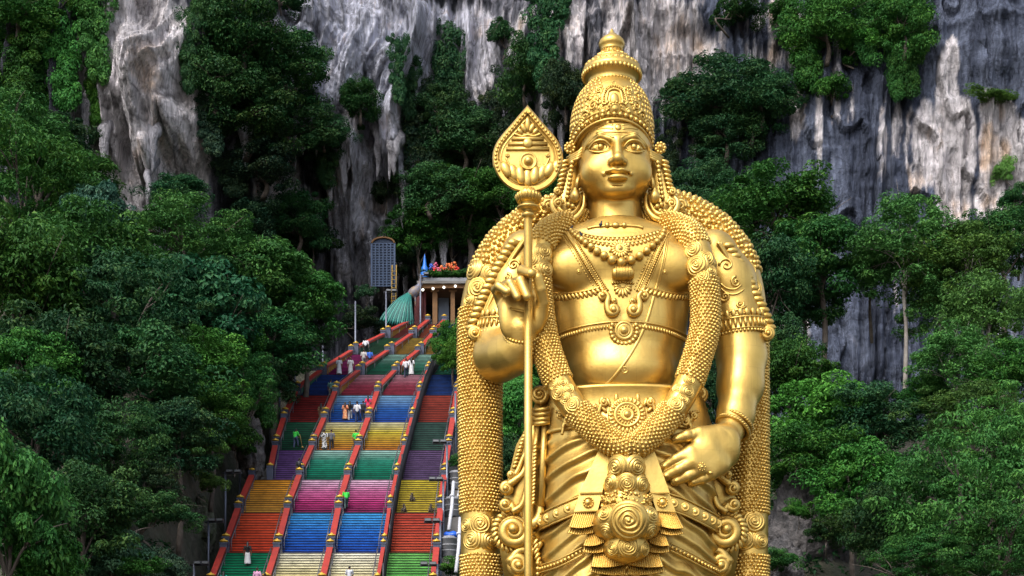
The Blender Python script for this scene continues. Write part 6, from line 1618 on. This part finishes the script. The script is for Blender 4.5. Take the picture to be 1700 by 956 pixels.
# iron fence dividing the fourth lane
fence = thing('iron_fence', 'black iron bar fence dividing the narrow right-hand lane of the stairs', 'fence', (ED[0][3] + 0.35, BD[0], stair_z(BD[0])))
for k in range(10):
    n = 34; bars = MB(); P0 = []; P1 = []
    for i in range(n + 1):
        t = i / n; x = edge_x(k, 3, t) + 0.40; y = BD[k] + (BD[k + 1] - BD[k]) * t; z = stair_z(y) + 0.15
        P0.append((x, y, z + 0.1)); P1.append((x, y, z + 1.7)); bars.tube([(x, y, z), (x, y, z + 1.75)], 0.022, 5)
    o = bars.build('bars', BLK, fence); o['kind'] = 'stuff'
    for P in (P0, P1):
        r = MB(); r.tube(P, 0.04, 6); r.build('rail', BLK, fence)
    r = MB(); r.tube([P0[0], (P0[0][0], P0[0][1], P0[0][2] + 1.9)], 0.07, 8); r.build('fence_post', BLK, fence)

# ---------------- lamp posts beside the stairs
STEEL = mat('galvanised_steel', (0.13, 0.145, 0.19), 0.45, 0.5); LAMPH = mat('lamp_housing', (0.045, 0.048, 0.06), 0.5); LENS = mat('lamp_lens', (0.12, 0.13, 0.14), 0.3)
def lamp(px, ytop, ybot, d, arm, label):
    top = at(px, ytop, d); bot = at(px, ybot, d); bz = min(bot.z, max(float(terrain_h(top.x, d)), 0)) if True else 0
    bz = min(bz, bot.z)
    t = thing('lamp_post', label, 'lamp post', (top.x, d, bz), 'lamp posts beside the stairs')
    m = MB(); m.tube([(top.x, d, bz), (top.x, d, top.z)], [0.11, 0.08], 10); m.lathe([(0.2, 0), (0.2, 0.25), (0.12, 0.3)], (top.x, d, bz), n=10); m.build('pole', STEEL, t)
    if arm:
        s = 1 if arm > 0 else -1; L = abs(arm) * d / F
        m = MB(); m.tube([(top.x - s * 0.25, d, top.z - 0.12), (top.x + s * L, d, top.z - 0.12)], 0.06, 8); m.build('arm', LAMPH, t)
        for q in (0.25, 0.75) if L > 1.0 else (0.7,):
            x = top.x + s * L * q; m = MB(); m.box((x, d - 0.12, top.z + 0.02), (0.24, 0.16, 0.09)); m.box((x, d - 0.05, top.z + 0.12), (0.18, 0.05, 0.03)); h = m.build('lamp_head', LAMPH, t, smooth=False)
            m = MB(); m.box((x, d - 0.285, top.z + 0.02), (0.19, 0.006, 0.065)); m.build('lens', LENS, h, smooth=False)
for a in ((322, 935, 1010, 105, 26, 'lowest grey lamp post left of the stairs, cut by the picture edge'), (346, 864, 990, 110.5, 26, 'second lamp post up the left side of the stairs'), (374, 783, 910, 116.5, 28, 'third lamp post up the left side, beside the orange-red steps'),
          (398, 722, 830, 122.5, -26, 'fourth lamp post up the left side, near the grey rock'), (449, 662, 745, 133, 0, 'plain grey pole left of the dark green steps'), (464, 588, 690, 137, 16, 'grey pole with short arm left of the dark red steps'), (489, 560, 650, 139, 0, 'plain tall pole beside the highest straight left rail'), (536, 556, 625, 145, 0, 'plain pole where the upper left rails start to bend'), (590, 500, 600, 150, 0, 'plain pole below the pale cave rock'), (641, 483, 575, 154, 18, 'lamp post left of the teal peacock tail'), (698, 455, 545, 157, 14, 'lamp post beside the red shrine wall'),
          (742, 733, 850, 120, -24, 'top lamp post of four right of the fourth lane'), (736, 795, 900, 114.5, -24, 'second lamp post down right of the fourth lane'), (731, 864, 960, 109.5, -27, 'third lamp post down right of the fourth lane'), (726, 936, 1010, 104.8, -29, 'lowest lamp post right of the bright green steps'), (756, 653, 745, 131, 0, 'plain pole beside the upper red steps of the fourth lane')):
    lamp(*a)

# ---------------- service tanks and pipes right of the stairs
TANK = mat('grey_tank', (0.16, 0.17, 0.19), 0.6, noise=(3, (0.25, 0.25, 0.26), 0.8)); WPIPE = mat('white_pipe', (0.45, 0.46, 0.5), 0.5); BLUEP = mat('blue_plastic', (0.01, 0.09, 0.5), 0.4)
for px, py, d, lab in ((758, 798, 121, 'small grey tank highest of three beside the statue garland'), (752, 842, 116, 'middle grey tank of three right of the fourth lane'), (746, 908, 110, 'lowest and largest grey tank right of the fourth lane')):
    c = at(px, py, d); r = 0.62; t = thing('water_tank', lab, 'tank', (c.x, d, c.z - 0.75), 'grey tanks beside the stairs')
    m = MB(); m.lathe([(0.01, -0.75), (r * 0.9, -0.75), (r, -0.7), (r, 0.5), (r * 1.06, 0.52), (r * 1.06, 0.6), (r, 0.62), (r * 0.8, 0.66)], c, n=22)
    for h in (-0.3, 0.1): m.lathe([(r, h - 0.05), (r * 1.04, h - 0.03), (r * 1.04, h + 0.03), (r, h + 0.05)], c, n=22)
    m.build('body', TANK, t); m = MB(); m.lathe([(r * 0.84, 0.62), (r * 0.8, 0.74), (r * 0.3, 0.8), (0.01, 0.8)], c, n=22); m.build('lid', TANK, t)
    m = MB(); m.box((c.x, d, (c.z - 0.8 + stair_z(d) - 4) / 2), (0.5, 0.5, max((c.z - 0.8 - stair_z(d) + 4) / 2, 0.1))); m.build('stand', CONC, t, smooth=False)
for px0, py0, px1, py1, d, lab in ((753, 800, 745, 880, 114, 'thin slanting white pipe between the tanks'), (764, 860, 757, 950, 108, 'thick pale pipe running down beside the lowest tank'), (770, 760, 760, 830, 119, 'pale pipe slanting down beside the highest tank')):
    a, b = at(px0, py0, d), at(px1, py1, d - 3); m = MB(); m.tube([a, a + (b - a) * 0.5 + Vector((0.05, 0, -0.1)), b], 0.13, 8); a2 = MB()
    m.lathe([(0.17, -0.08), (0.19, 0), (0.17, 0.08)], a + (b - a) * 0.3, (b - a), 10); o = m.build('drain_pipe', WPIPE); tag(o, lab, 'pipe', 'pipes right of the stairs')
c = at(749, 889, 110); m = MB(); m.ball(c, (0.55, 0.4, 0.28), 14, 8); V = m.v[0]; m.v = [V + 0.09 * np.stack([vnoise(V[:, 0] * 3, V[:, 1] * 3, V[:, 2] * 3, s) for s in (1, 2, 3)], 1)]
o = m.build('plastic_bag', BLUEP); tag(o, 'crumpled blue plastic bag lying on the lowest grey tank', 'bag')
plant('shrub', 752, 945, 24, 20, 107, 'fresh', 'small leafy plant below the lowest grey tank', 'plants beside the tanks')
plant('shrub', 757, 770, 12, 14, 122, 'mid', 'little bush above the highest grey tank beside the fourth lane', 'plants beside the tanks')
plant('shrub', 752, 605, 18, 34, 139, 'fresh', 'leafy bush between the iron fence top and the garland column', 'plants beside the tanks')

# ---------------- shrine gateway at the top of the stairs
OCH = mat('ochre_plaster', (0.17, 0.085, 0.03), 0.8, noise=(2, (0.12, 0.06, 0.022), 1.0)); MAR = mat('maroon_wall', (0.12, 0.018, 0.02), 0.75, noise=(2, (0.07, 0.012, 0.015), 1.0)); PBL = mat('pale_blue_panel', (0.22, 0.27, 0.36), 0.6); DRK = mat('dark_interior', (0.02, 0.02, 0.022), 0.9)
BULB = bpy.data.materials.new('lit_bulb'); BULB.use_nodes = True; BULB.node_tree.nodes['Principled BSDF'].inputs['Emission Color'].default_value = (1, 0.92, 0.78, 1); BULB.node_tree.nodes['Principled BSDF'].inputs['Emission Strength'].default_value = 1.2
gd = 158.0
g0 = at(690, 545, gd); gate = thing('shrine_gateway', 'small flat-roofed shrine gateway with ochre pillar at the top of the stairs', 'gateway', (g0.x + 2.5, gd, g0.z))
def gbox(name, x0, y0, x1, y1, dn, df, mt, par=None):
    a, b = at(x0, y1, dn), at(x1, y0, dn); m = MB(); m.box(((a.x + b.x) / 2, (dn + df) / 2, (a.z + b.z) / 2), ((b.x - a.x) / 2, (df - dn) / 2, (b.z - a.z) / 2)); return m.build(name, mt, par or gate, smooth=False)
gbox('platform', 680, 540, 800, 556, gd + 0.5, gd + 9, CONC)
gbox('side_wall', 688, 484, 702, 545, gd + 0.6, gd + 5, MAR); gbox('wall_trim', 703, 482, 707, 545, gd + 0.4, gd + 1, MAR)
gbox('pillar', 718, 482, 726, 545, gd + 0.1, gd + 0.7, OCH); gbox('pillar', 748, 482, 755, 545, gd + 0.1, gd + 0.7, OCH)
gbox('door_panel', 728, 486, 745, 545, gd + 2.6, gd + 2.8, PBL); gbox('back_wall', 704, 480, 800, 545, gd + 5, gd + 5.4, DRK)
gbox('capital', 715, 478, 729, 484, gd - 0.05, gd + 0.9, OCH); gbox('capital', 745, 478, 758, 484, gd - 0.05, gd + 0.9, OCH)
ro = gbox('roof', 695, 470, 800, 478, gd - 0.6, gd + 6, OCH); gbox('cornice', 692, 466, 800, 470, gd - 0.9, gd + 6.2, CONC, ro)
for x, y in ((702, 482), (719, 480), (737, 478), (756, 476)):
    m = MB(); m.ball(at(x, y - 1, gd - 0.75), 0.13, 10, 8); m.build('bulb', BULB, gate)
gbox('planter', 697, 461, 800, 467, gd - 0.7, gd + 0.2, TANK, ro)
sp_ = MB(); c = at(705, 461, gd - 0.2); sp_.lathe([(0.4, 0), (0.42, 0.5), (0.3, 0.6), (0.34, 1.0), (0.2, 1.2), (0.12, 1.9), (0.02, 2.4)], c, n=12); o = sp_.build('blue_spire', mat('bright_blue_paint', (0.01, 0.13, 0.5), 0.5), gate)
for i, (px, tint) in enumerate(((715, 'mid'), (728, 'fresh'), (741, 'mid'), (754, 'fresh'), (768, 'mid'))):
    plant('shrub', px, 456, 13, 9, gd - 0.3, tint, '%s planter bush on the shrine roof, %s from the left' % (TWORD[tint], ORD[i]), 'bushes on the shrine roof')
FLC = [mat('flower_' + n, c, 0.5) for n, c in (('red', (0.55, 0.03, 0.02)), ('pink', (0.6, 0.12, 0.22)), ('blue', (0.05, 0.12, 0.5)), ('orange', (0.65, 0.16, 0.04)))]
fr = random.Random(4)
for i, (px, py, ci) in enumerate(((716, 443, 2), (722, 441, 1), (720, 449, 0), (728, 447, 1), (733, 445, 3), (738, 450, 0), (744, 442, 3), (749, 447, 0), (753, 440, 3), (758, 448, 0))):
    c = at(px, py, gd - 0.3); t = thing('flower_bunch', '%s blossom bunch above the shrine planter, %s from the left' % (('red', 'pink', 'blue', 'orange')[ci], ORD[i]), 'flowers', (c.x, c.y, c.z - 0.5), 'blossoms over the shrine')
    m = MB()
    for q in range(16):
        v = Vector((fr.gauss(0, 1), fr.gauss(0, 1), fr.gauss(0, 1))).normalized() * 0.26
        m.ball(c + v, (fr.uniform(0.07, 0.13),) * 3, 6, 5)
    o = m.build('petals', FLC[ci], t); o['kind'] = 'stuff'; m = MB(); m.tube([(c.x, c.y, c.z - 0.6), (c.x, c.y, c.z)], 0.03, 5); m.build('stem', WALLC[1], t)
# peacock sculpture with long green tail
PEA = mat('peacock_green', (0.025, 0.22, 0.17), 0.45, noise=(4, (0.01, 0.16, 0.16), 0.9)); PEB = mat('peacock_neck', (0.20, 0.13, 0.06), 0.5, noise=(4, (0.03, 0.10, 0.25), 0.8))
PEA2 = mat('peacock_dark_green', (0.008, 0.10, 0.09), 0.5)
pc_ = at(688, 485, 157.2); pea = thing('peacock_sculpture', 'peacock sculpture with fanned teal-green tail beside the shrine gateway', 'sculpture', (pc_.x, pc_.y, pc_.z - 3.2))
f = Field((-1.6, -1.0, -1.4), (1.8, 1.0, 2.4), 0.07); f.put(ell((0, 0, 0), (0.75, 0.5, 0.55), Matrix.Rotation(math.radians(-35), 3, 'Y'))); chain(f, [(0.3, 0, 0.3), (0.6, 0, 0.9), (0.62, 0, 1.4)], [0.34, 0.2, 0.15], 0.2); f.put(ell((0.68, 0, 1.5), (0.2, 0.15, 0.16)), 0.06); f.put(cone((0.8, 0, 1.48), (1.05, 0, 1.4), 0.06, 0.02), 0.02)
chain(f, [(0.1, 0.15, -0.4), (0.1, 0.15, -1.3)], [0.12, 0.07], 0.1); chain(f, [(0.1, -0.15, -0.4), (0.1, -0.15, -1.3)], [0.12, 0.07], 0.1)
P, Q = f.mesh(); me = new_mesh('body', P + np.array(pc_), Q); me.shade_smooth(); me.materials.append(PEB); o = bpy.data.objects.new('body', me); COL.objects.link(o); in_world(o, pea)
for i in range(15):
    t = i / 14; end = at(628 + 57 * t ** 0.9, 536 + 8 * t, 156.0 - 0.8 * math.sin(t * 3.1)); m = MB()
    s = pc_ + Vector((-0.4, 0, 0.1)); P = spline([tuple(s), tuple((s + end) / 2 + Vector((0, -0.4, 0.35))), tuple(end)], 12)
    m.tube(P, np.r_[np.linspace(0.05, 0.10, 8), 0.14, 0.17, 0.12, 0.03], 6, flat=0.45); m.build('tail_feather', PEA if i % 2 else PEA2, pea)
# blue lattice gate high on the rock
LAT = mat('blue_lattice_paint', (0.010, 0.032, 0.085), 0.55, noise=(3, (0.02, 0.055, 0.13), 0.9)); LATB = mat('lattice_back', (0.010, 0.022, 0.05), 0.8)
lc = at(636, 476, 160.5); lat = thing('lattice_panel', 'tall blue lattice panel with arched top standing against the cave rock', 'panel', lc)
k = 160.5 / F; w = 38 * k / 2; h = 80 * k
m = MB(); arch = [(-w, 0), (w, 0), (w, h * 0.9)] + [(w * math.cos(a), h * 0.9 + h * 0.12 * math.sin(a)) for a in np.linspace(0.3, PI - 0.3, 9)] + [(-w, h * 0.9)]
m.prism(arch, 0.2, c=(lc.x, lc.y + 0.05, lc.z)); m.build('backing', LATB, lat, smooth=False)
for i in range(7):
    x = lc.x - w + 2 * w * i / 6; m = MB(); m.box((x, lc.y - 0.04, lc.z + h * 0.45), (0.055 if 0 < i < 6 else 0.09, 0.06, h * 0.45)); m.build('upright', LAT, lat, smooth=False)
for i in range(17):
    m = MB(); m.box((lc.x, lc.y - 0.0, lc.z + 0.08 + (h * 0.9 - 0.1) * i / 16), (w, 0.04, 0.045)); m.build('crossbar', LAT, lat, smooth=False)
m = MB(); m.tube([(lc.x + w * 0.98 * math.cos(a), lc.y - 0.06, lc.z + h * 0.9 + h * 0.12 * math.sin(a)) for a in np.linspace(0, PI, 20)], 0.1, 7); m.build('arch_rim', OCH, lat)
BAM = mat('bamboo', (0.36, 0.24, 0.05), 0.6, noise=(4, (0.25, 0.15, 0.04), 0.8)); lt = at(653, 508, 160); ld = thing('bamboo_ladder', 'thin yellow bamboo ladder below the blue lattice panel', 'ladder', lt)
for s in (0, 7):
    m = MB(); m.tube([at(650 + s, 510, 160), at(651 + s, 440, 160.2)], 0.06, 7); m.build('rail', BAM, ld)
for i in range(9):
    m = MB(); a, b = at(650, 506 - i * 7, 160), at(657, 506 - i * 7, 160); m.tube([a, b], 0.035, 6); m.build('rung', BAM, ld)
plant('shrub', 606, 488, 17, 17, 157, 'blue', 'small round blue-green bush on the ledge under the cave rock', 'ledge bush')

# ================================================================== people and monkeys
SKIN = mat('brown_skin', (0.17, 0.085, 0.05), 0.55); HAIR = mat('black_hair', (0.008, 0.007, 0.007), 0.5); SHOE = mat('dark_shoes', (0.02, 0.02, 0.022), 0.6)
CLO = {}
def cloth(c, pattern=None):
    key = (c, pattern)
    if key not in CLO:
        CLO[key] = mat('cloth', c, 0.85, noise=(9 if pattern else 5, pattern or tuple(q * 0.75 for q in c), 1.0))
        if pattern:
            r = [n for n in CLO[key].node_tree.nodes if n.type == 'VALTORGB'][0]; r.color_ramp.elements[0].position = 0.49; r.color_ramp.elements[1].position = 0.51
    return CLO[key]
def person(px, pfoot, h, top, bottom, label, face=0.0, skirt=False, dress=False, long_hair=False, sleeves=True, bend=0.0, arms='down', pattern=None, extra=None, lift=0.0):
    d = row_d(pfoot); z = tread_at(d) + lift; x = (px - 850) / F * d
    t = thing('person', label, 'person', (x, d, z), 'people on the stairs', face)
    k = h / 1.7; s = 0.2
    hip = np.array([0, 0, 0.90]) * k; bd_ = np.array([0, bend * 0.5, 0])
    chest = np.array([0, bend * 0.32, 1.24 - 0.25 * bend]) * k; neck = np.array([0, bend * 0.5, 1.43 - 0.42 * bend]) * k; head = neck + np.array([0, 0.03 + bend * 0.08, 0.14 - 0.02 * bend]) * k
    kneeL = np.array([-0.10, 0.05, 0.48]) * k; footL = np.array([-0.10, -0.02, 0.05]) * k
    kneeR = np.array([0.10, 0.20, 0.60]) * k; footR = np.array([0.10, 0.27, 0.24 + 0.0]) * k
    if skirt or dress: kneeR = np.array([0.09, 0.08, 0.50]) * k; footR = np.array([0.09, 0.05, 0.06]) * k
    shL = chest + np.array([-0.19, 0, 0.12]) * k; shR = chest + np.array([0.19, 0, 0.12]) * k
    if arms == 'down': aL = [shL, shL + np.array([-0.07, 0.0, -0.28]) * k, shL + np.array([-0.06, 0.08, -0.52]) * k]; aR = [shR, shR + np.array([0.07, -0.02, -0.28]) * k, shR + np.array([0.07, 0.06, -0.52]) * k]
    elif arms == 'rail': aL = [shL, shL + np.array([-0.08, 0.02, -0.28]) * k, shL + np.array([-0.05, 0.12, -0.5]) * k]; aR = [shR, shR + np.array([0.14, 0.06, -0.24]) * k, shR + np.array([0.26, 0.24, -0.3]) * k]
    else: aL = [shL, shL + np.array([-0.06, 0.12, -0.26]) * k, shL + np.array([0.08, 0.34, -0.30]) * k]; aR = [shR, shR + np.array([0.06, 0.12, -0.26]) * k, shR + np.array([-0.08, 0.34, -0.34]) * k]
    def part(name, build, mt, vox=0.024):
        f = Field((-0.62, -0.55, -0.05), (0.62, 0.95, 1.95 * k), vox); build(f); P, Q = f.mesh()
        me = new_mesh(name, P, Q); me.shade_smooth(); me.materials.append(mt); o = bpy.data.objects.new(name, me); COL.objects.link(o); o.parent = t; return o
    def body_(f):
        f.put(cone(hip, chest, 0.125 * k, 0.14 * k)); f.put(cone(chest, neck, 0.12 * k, 0.055 * k), 0.06)
        f.put(ell(head + np.array([0, 0, 0.02]), (0.078 * k, 0.095 * k, 0.112 * k)), 0.02); f.put(ell(head + np.array([0, 0.092, 0.0]) * k, (0.016, 0.022, 0.03)), 0.015)
        for e in (-1, 1): f.put(ell(head + np.array([e * 0.078, -0.005, 0.0]) * k, (0.015, 0.025, 0.032)), 0.01)
        for a in (aL, aR):
            chain(f, a, [0.052 * k, 0.044 * k, 0.032 * k], 0.02)
            dd = a[2] - a[1]; dd = dd / np.linalg.norm(dd); f.put(ell(a[2] + dd * 0.06, (0.032, 0.04, 0.05)), 0.02)
            for q in range(4): f.put(cone(a[2] + dd * 0.08 + np.array([0, (q - 1.5) * 0.019, 0]), a[2] + dd * (0.155 - 0.012 * abs(q - 1.2)) + np.array([0, (q - 1.5) * 0.021 + 0.01, 0]), 0.0125, 0.011), 0.004)
            f.put(cone(a[2] + dd * 0.04 + np.array([0, 0.03, 0]), a[2] + dd * 0.1 + np.array([0, 0.065, 0]), 0.014, 0.012), 0.006)
        for kn, ft in ((kneeL, footL), (kneeR, footR)):
            o_ = np.array([kn[0] * 0.9, 0, 0.86 * k]); chain(f, [o_, kn, ft + np.array([0, -0.02, 0.05])], [0.085 * k, 0.058 * k, 0.042 * k], 0.03); f.put(ell(ft + np.array([0, 0.07, -0.01]), (0.042, 0.12, 0.036)), 0.02)
    b = part('body', body_, SKIN, 0.02)
    def top_(f):
        f.put(cone(hip + np.array([0, 0, 0.02]), chest, 0.148 * k, 0.162 * k)); f.put(cone(chest, chest * 0.25 + neck * 0.75, 0.15 * k, 0.07 * k), 0.05)
        for a in (aL, aR):
            e = a[1] if sleeves else a[0] * 0.6 + a[1] * 0.4
            f.put(cone(a[0], e * 0.92 + a[0] * 0.08, 0.072 * k, 0.064 * k), 0.03)
    def bot_(f):
        if skirt or dress:
            zt = hip + np.array([0, 0, 0.06]); f.put(loft([0.10, 0.45 * k, 0.8 * k, zt[2]], [0, 0, 0, 0], [0.03, 0.03, 0, 0], [0.25 * k, 0.22 * k, 0.185 * k, 0.15 * k], [0.23 * k, 0.2 * k, 0.16 * k, 0.13 * k], 2.0))
        else:
            f.put(ell(hip, (0.165 * k, 0.14 * k, 0.12 * k)))
            for kn, ft in ((kneeL, footL), (kneeR, footR)):
                o_ = np.array([kn[0] * 0.9, 0, 0.86 * k]); chain(f, [o_, kn, ft + np.array([0, -0.02, 0.06])], [0.102 * k, 0.078 * k, 0.064 * k], 0.03)
    part('top', top_, cloth(top, pattern)); part('skirt' if (skirt or dress) else 'trousers', bot_, cloth(bottom, pattern if dress else None))
    def hair_(f):
        f.put(ell(head + np.array([0, -0.022, 0.045]) * k, (0.088 * k, 0.098 * k, 0.098 * k)))
        if long_hair: chain(f, [head + np.array([0, -0.06, 0.0]), chest + np.array([0, -0.15, 0.05]), chest + np.array([0, -0.17, -0.15])], [0.085 * k, 0.085 * k, 0.03], 0.04)
        f.put(ell(head + np.array([0, 0.10, -0.045]) * k, (0.07 * k, 0.085 * k, 0.11 * k)), 0.02, 's')
    part('hair', hair_, HAIR)
    if not (skirt or dress):
        def sh_(f):
            for ft in (footL, footR): f.put(ell(ft + np.array([0, 0.07, -0.005]), (0.05, 0.135, 0.045)))
        part('shoes', sh_, SHOE)
    if extra: extra(t, k)
    return t
def backpack(t, k):
    f = Field((-0.3, -0.5, 0.7), (0.3, 0.1, 1.6), 0.03); f.put(ell((0, -0.22, 1.2 * k), (0.16, 0.12, 0.24))); P, Q = f.mesh(); me = new_mesh('backpack', P, Q); me.shade_smooth(); me.materials.append(BLK)
    o = bpy.data.objects.new('backpack', me); COL.objects.link(o); o.parent = t
def broom(t, k):
    w = Vector(t.location); b = thing('broom', 'long-handled broom held by the worker on the dark green steps', 'broom', (w.x + 0.42, w.y + 0.05, w.z))
    m = MB(); m.tube([(-0.05, 0, 1.15), (0.16, -0.1, 0.12)], 0.016, 6); o = m.build('handle', BAM); o.parent = b
    m = MB(); m.tube([(0.15, -0.1, 0.16), (0.2, -0.12, 0.0)], [0.05, 0.11], 8, flat=0.5); o = m.build('bristles', BAM); o.parent = b
WH = (0.62, 0.62, 0.66); GR = (0.04, 0.55, 0.06); NV = (0.02, 0.025, 0.06); BK = (0.012, 0.012, 0.014)
person(411, 950, 1.62, BK, (0.6, 0.6, 0.62), 'person with long black hair in black top and flowing white skirt', 0.15, skirt=True, long_hair=True)
person(580, 982, 1.65, (0.5, 0.52, 0.58), (0.68, 0.68, 0.66), 'person in pale grey top low on the cream steps', 0.0, arms='fold', bend=0.15)
person(371, 990, 1.65, (0.05, 0.45, 0.5), BK, 'person in turquoise top at the bottom edge by the left rail', 0.0, long_hair=True)
person(427, 988, 1.65, (0.62, 0.32, 0.5), NV, 'person in pink top at the bottom edge of the green lane', 0.0)
person(440, 994, 1.7, BK, BK, 'dark-haired person in black at the bottom edge by the second rail', 0.0)
person(497, 800, 1.66, (0.03, 0.03, 0.04), (0.20, 0.17, 0.14), 'person with black backpack climbing past the purple steps', 0.0, extra=backpack)
person(490, 748, 1.68, GR, (0.05, 0.07, 0.14), 'worker in bright green shirt sweeping the dark green steps', -0.5, arms='fold', bend=0.2, extra=broom)
person(521, 750, 1.62, (0.06, 0.065, 0.09), (0.04, 0.05, 0.08), 'person in dark grey clothes behind the second rail on the dark green steps', 0.0)
person(538.5, 751, 1.66, (0.62, 0.62, 0.62), (0.62, 0.62, 0.62), 'person in long black and white patterned dress on the yellow steps', 0.0, dress=True, pattern=(0.02, 0.02, 0.02))
person(550, 749, 1.74, (0.12, 0.12, 0.135), (0.03, 0.03, 0.04), 'man in grey shirt beside the black and white dress', 0.0)
person(591, 749, 1.7, GR, BK, 'person in bright green shirt climbing the yellow steps beside the rail', 0.0)
person(575, 853, 1.68, GR, (0.05, 0.09, 0.09), 'worker in bright green shirt bending over the middle red rail', 0.3, bend=0.3, arms='fold', lift=0.2)
person(533, 704, 1.6, (0.16, 0.10, 0.05), (0.10, 0.07, 0.04), 'person in brown clothes on the dark red steps', 0.0, dress=True, long_hair=True)
person(573, 702, 1.55, (0.62, 0.10, 0.05), (0.6, 0.14, 0.06), 'person in orange-red sari on the blue steps', 0.0, dress=True, long_hair=True, pattern=(0.65, 0.4, 0.2))
person(581, 700, 1.68, BK, (0.62, 0.62, 0.66), 'person in black top and white trousers in the group on the blue steps', 0.0, long_hair=True)
person(593, 704, 1.78, WH, (0.02, 0.03, 0.08), 'man in white shirt and navy trousers in the group on the blue steps', 0.0)
person(603, 702, 1.66, BK, BK, 'person all in black right of the white shirt on the blue steps', 0.0)
person(611, 690, 1.55, (0.7, 0.03, 0.10), (0.6, 0.03, 0.08), 'person in hot pink dress on the blue steps by the rail', 0.0, dress=True, long_hair=True)
person(674, 636, 1.78, WH, NV, 'man in white shirt and dark trousers on the upper pink steps', 0.0)
person(683, 626, 1.68, (0.62, 0.62, 0.64), (0.62, 0.62, 0.64), 'person in long white clothes beside the man on the upper pink steps', 0.0, dress=True, long_hair=True)
person(563, 632, 1.66, (0.56, 0.58, 0.64), (0.56, 0.58, 0.62), 'person in long pale dress nearest the upper left rail', PI, dress=True, long_hair=True)
person(582, 632, 1.66, (0.66, 0.66, 0.66), (0.66, 0.66, 0.66), 'person in white dress with dark bag on the upper blue steps', PI, dress=True, long_hair=True, extra=backpack)
person(604, 614, 1.7, (0.5, 0.48, 0.46), (0.3, 0.3, 0.32), 'person in beige shirt on the magenta steps', 0.0)
person(614, 614, 1.68, (0.03, 0.12, 0.5), BK, 'person in blue shirt beside the beige one on the magenta steps', 0.0)
person(607, 598, 1.68, (0.6, 0.6, 0.65), BK, 'highest person in white shirt above the magenta steps', 0.0, bend=0.2)
person(549, 661, 1.62, (0.05, 0.13, 0.12), (0.14, 0.12, 0.09), 'person in dull teal and khaki at the upper left rail', 0.0)
FUR = mat('monkey_fur', (0.075, 0.058, 0.04), 0.9, noise=(14, (0.04, 0.03, 0.022), 1.0), bump=(60, 0.6, 0.01))
def monkey(px, py, label, yaw, lift=0.0):
    d = row_d(py); z = tread_at(d); t = thing('macaque', label, 'monkey', ((px - 850) / F * d, d, z + lift), 'monkeys on the stairs', yaw)
    f = Field((-0.4, -0.6, -0.02), (0.4, 0.5, 0.75), 0.018)
    f.put(cone((0, 0.02, 0.14), (0, -0.05, 0.40), 0.13, 0.10)); f.put(ell((0, -0.09, 0.54), (0.085, 0.09, 0.09)), 0.04); f.put(ell((0, -0.18, 0.51), (0.045, 0.05, 0.04)), 0.03)
    for e in (-1, 1):
        f.put(ell((e * 0.085, -0.07, 0.56), (0.02, 0.012, 0.028)), 0.01)
        chain(f, [(e * 0.08, 0.0, 0.10), (e * 0.14, -0.18, 0.22), (e * 0.12, -0.22, 0.03)], [0.07, 0.055, 0.03], 0.03); f.put(ell((e * 0.12, -0.27, 0.022), (0.03, 0.06, 0.02)), 0.02)
        chain(f, [(e * 0.09, -0.05, 0.40), (e * 0.14, -0.13, 0.27), (e * 0.09, -0.22, 0.18)], [0.045, 0.036, 0.026], 0.03)
    chain(f, [(0, 0.12, 0.08), (0.05, 0.28, 0.04), (0.14, 0.42, 0.05)], [0.03, 0.022, 0.015], 0.02)
    P, Q = f.mesh(); me = new_mesh('body', P, Q); me.shade_smooth(); me.materials.append(FUR); o = bpy.data.objects.new('body', me); COL.objects.link(o); o.parent = t
    m = MB(); m.ball((0, -0.225, 0.515), (0.03, 0.012, 0.028), 8, 6); o = m.build('muzzle', SKIN); o.parent = t
monkey(683, 838, 'brown monkey sitting highest, alone on the yellow steps', 0.6); monkey(672, 853, 'brown monkey at the lower left of the yellow steps', -0.7); monkey(714, 853, 'brown monkey at the lower right of the yellow steps', 0.9)
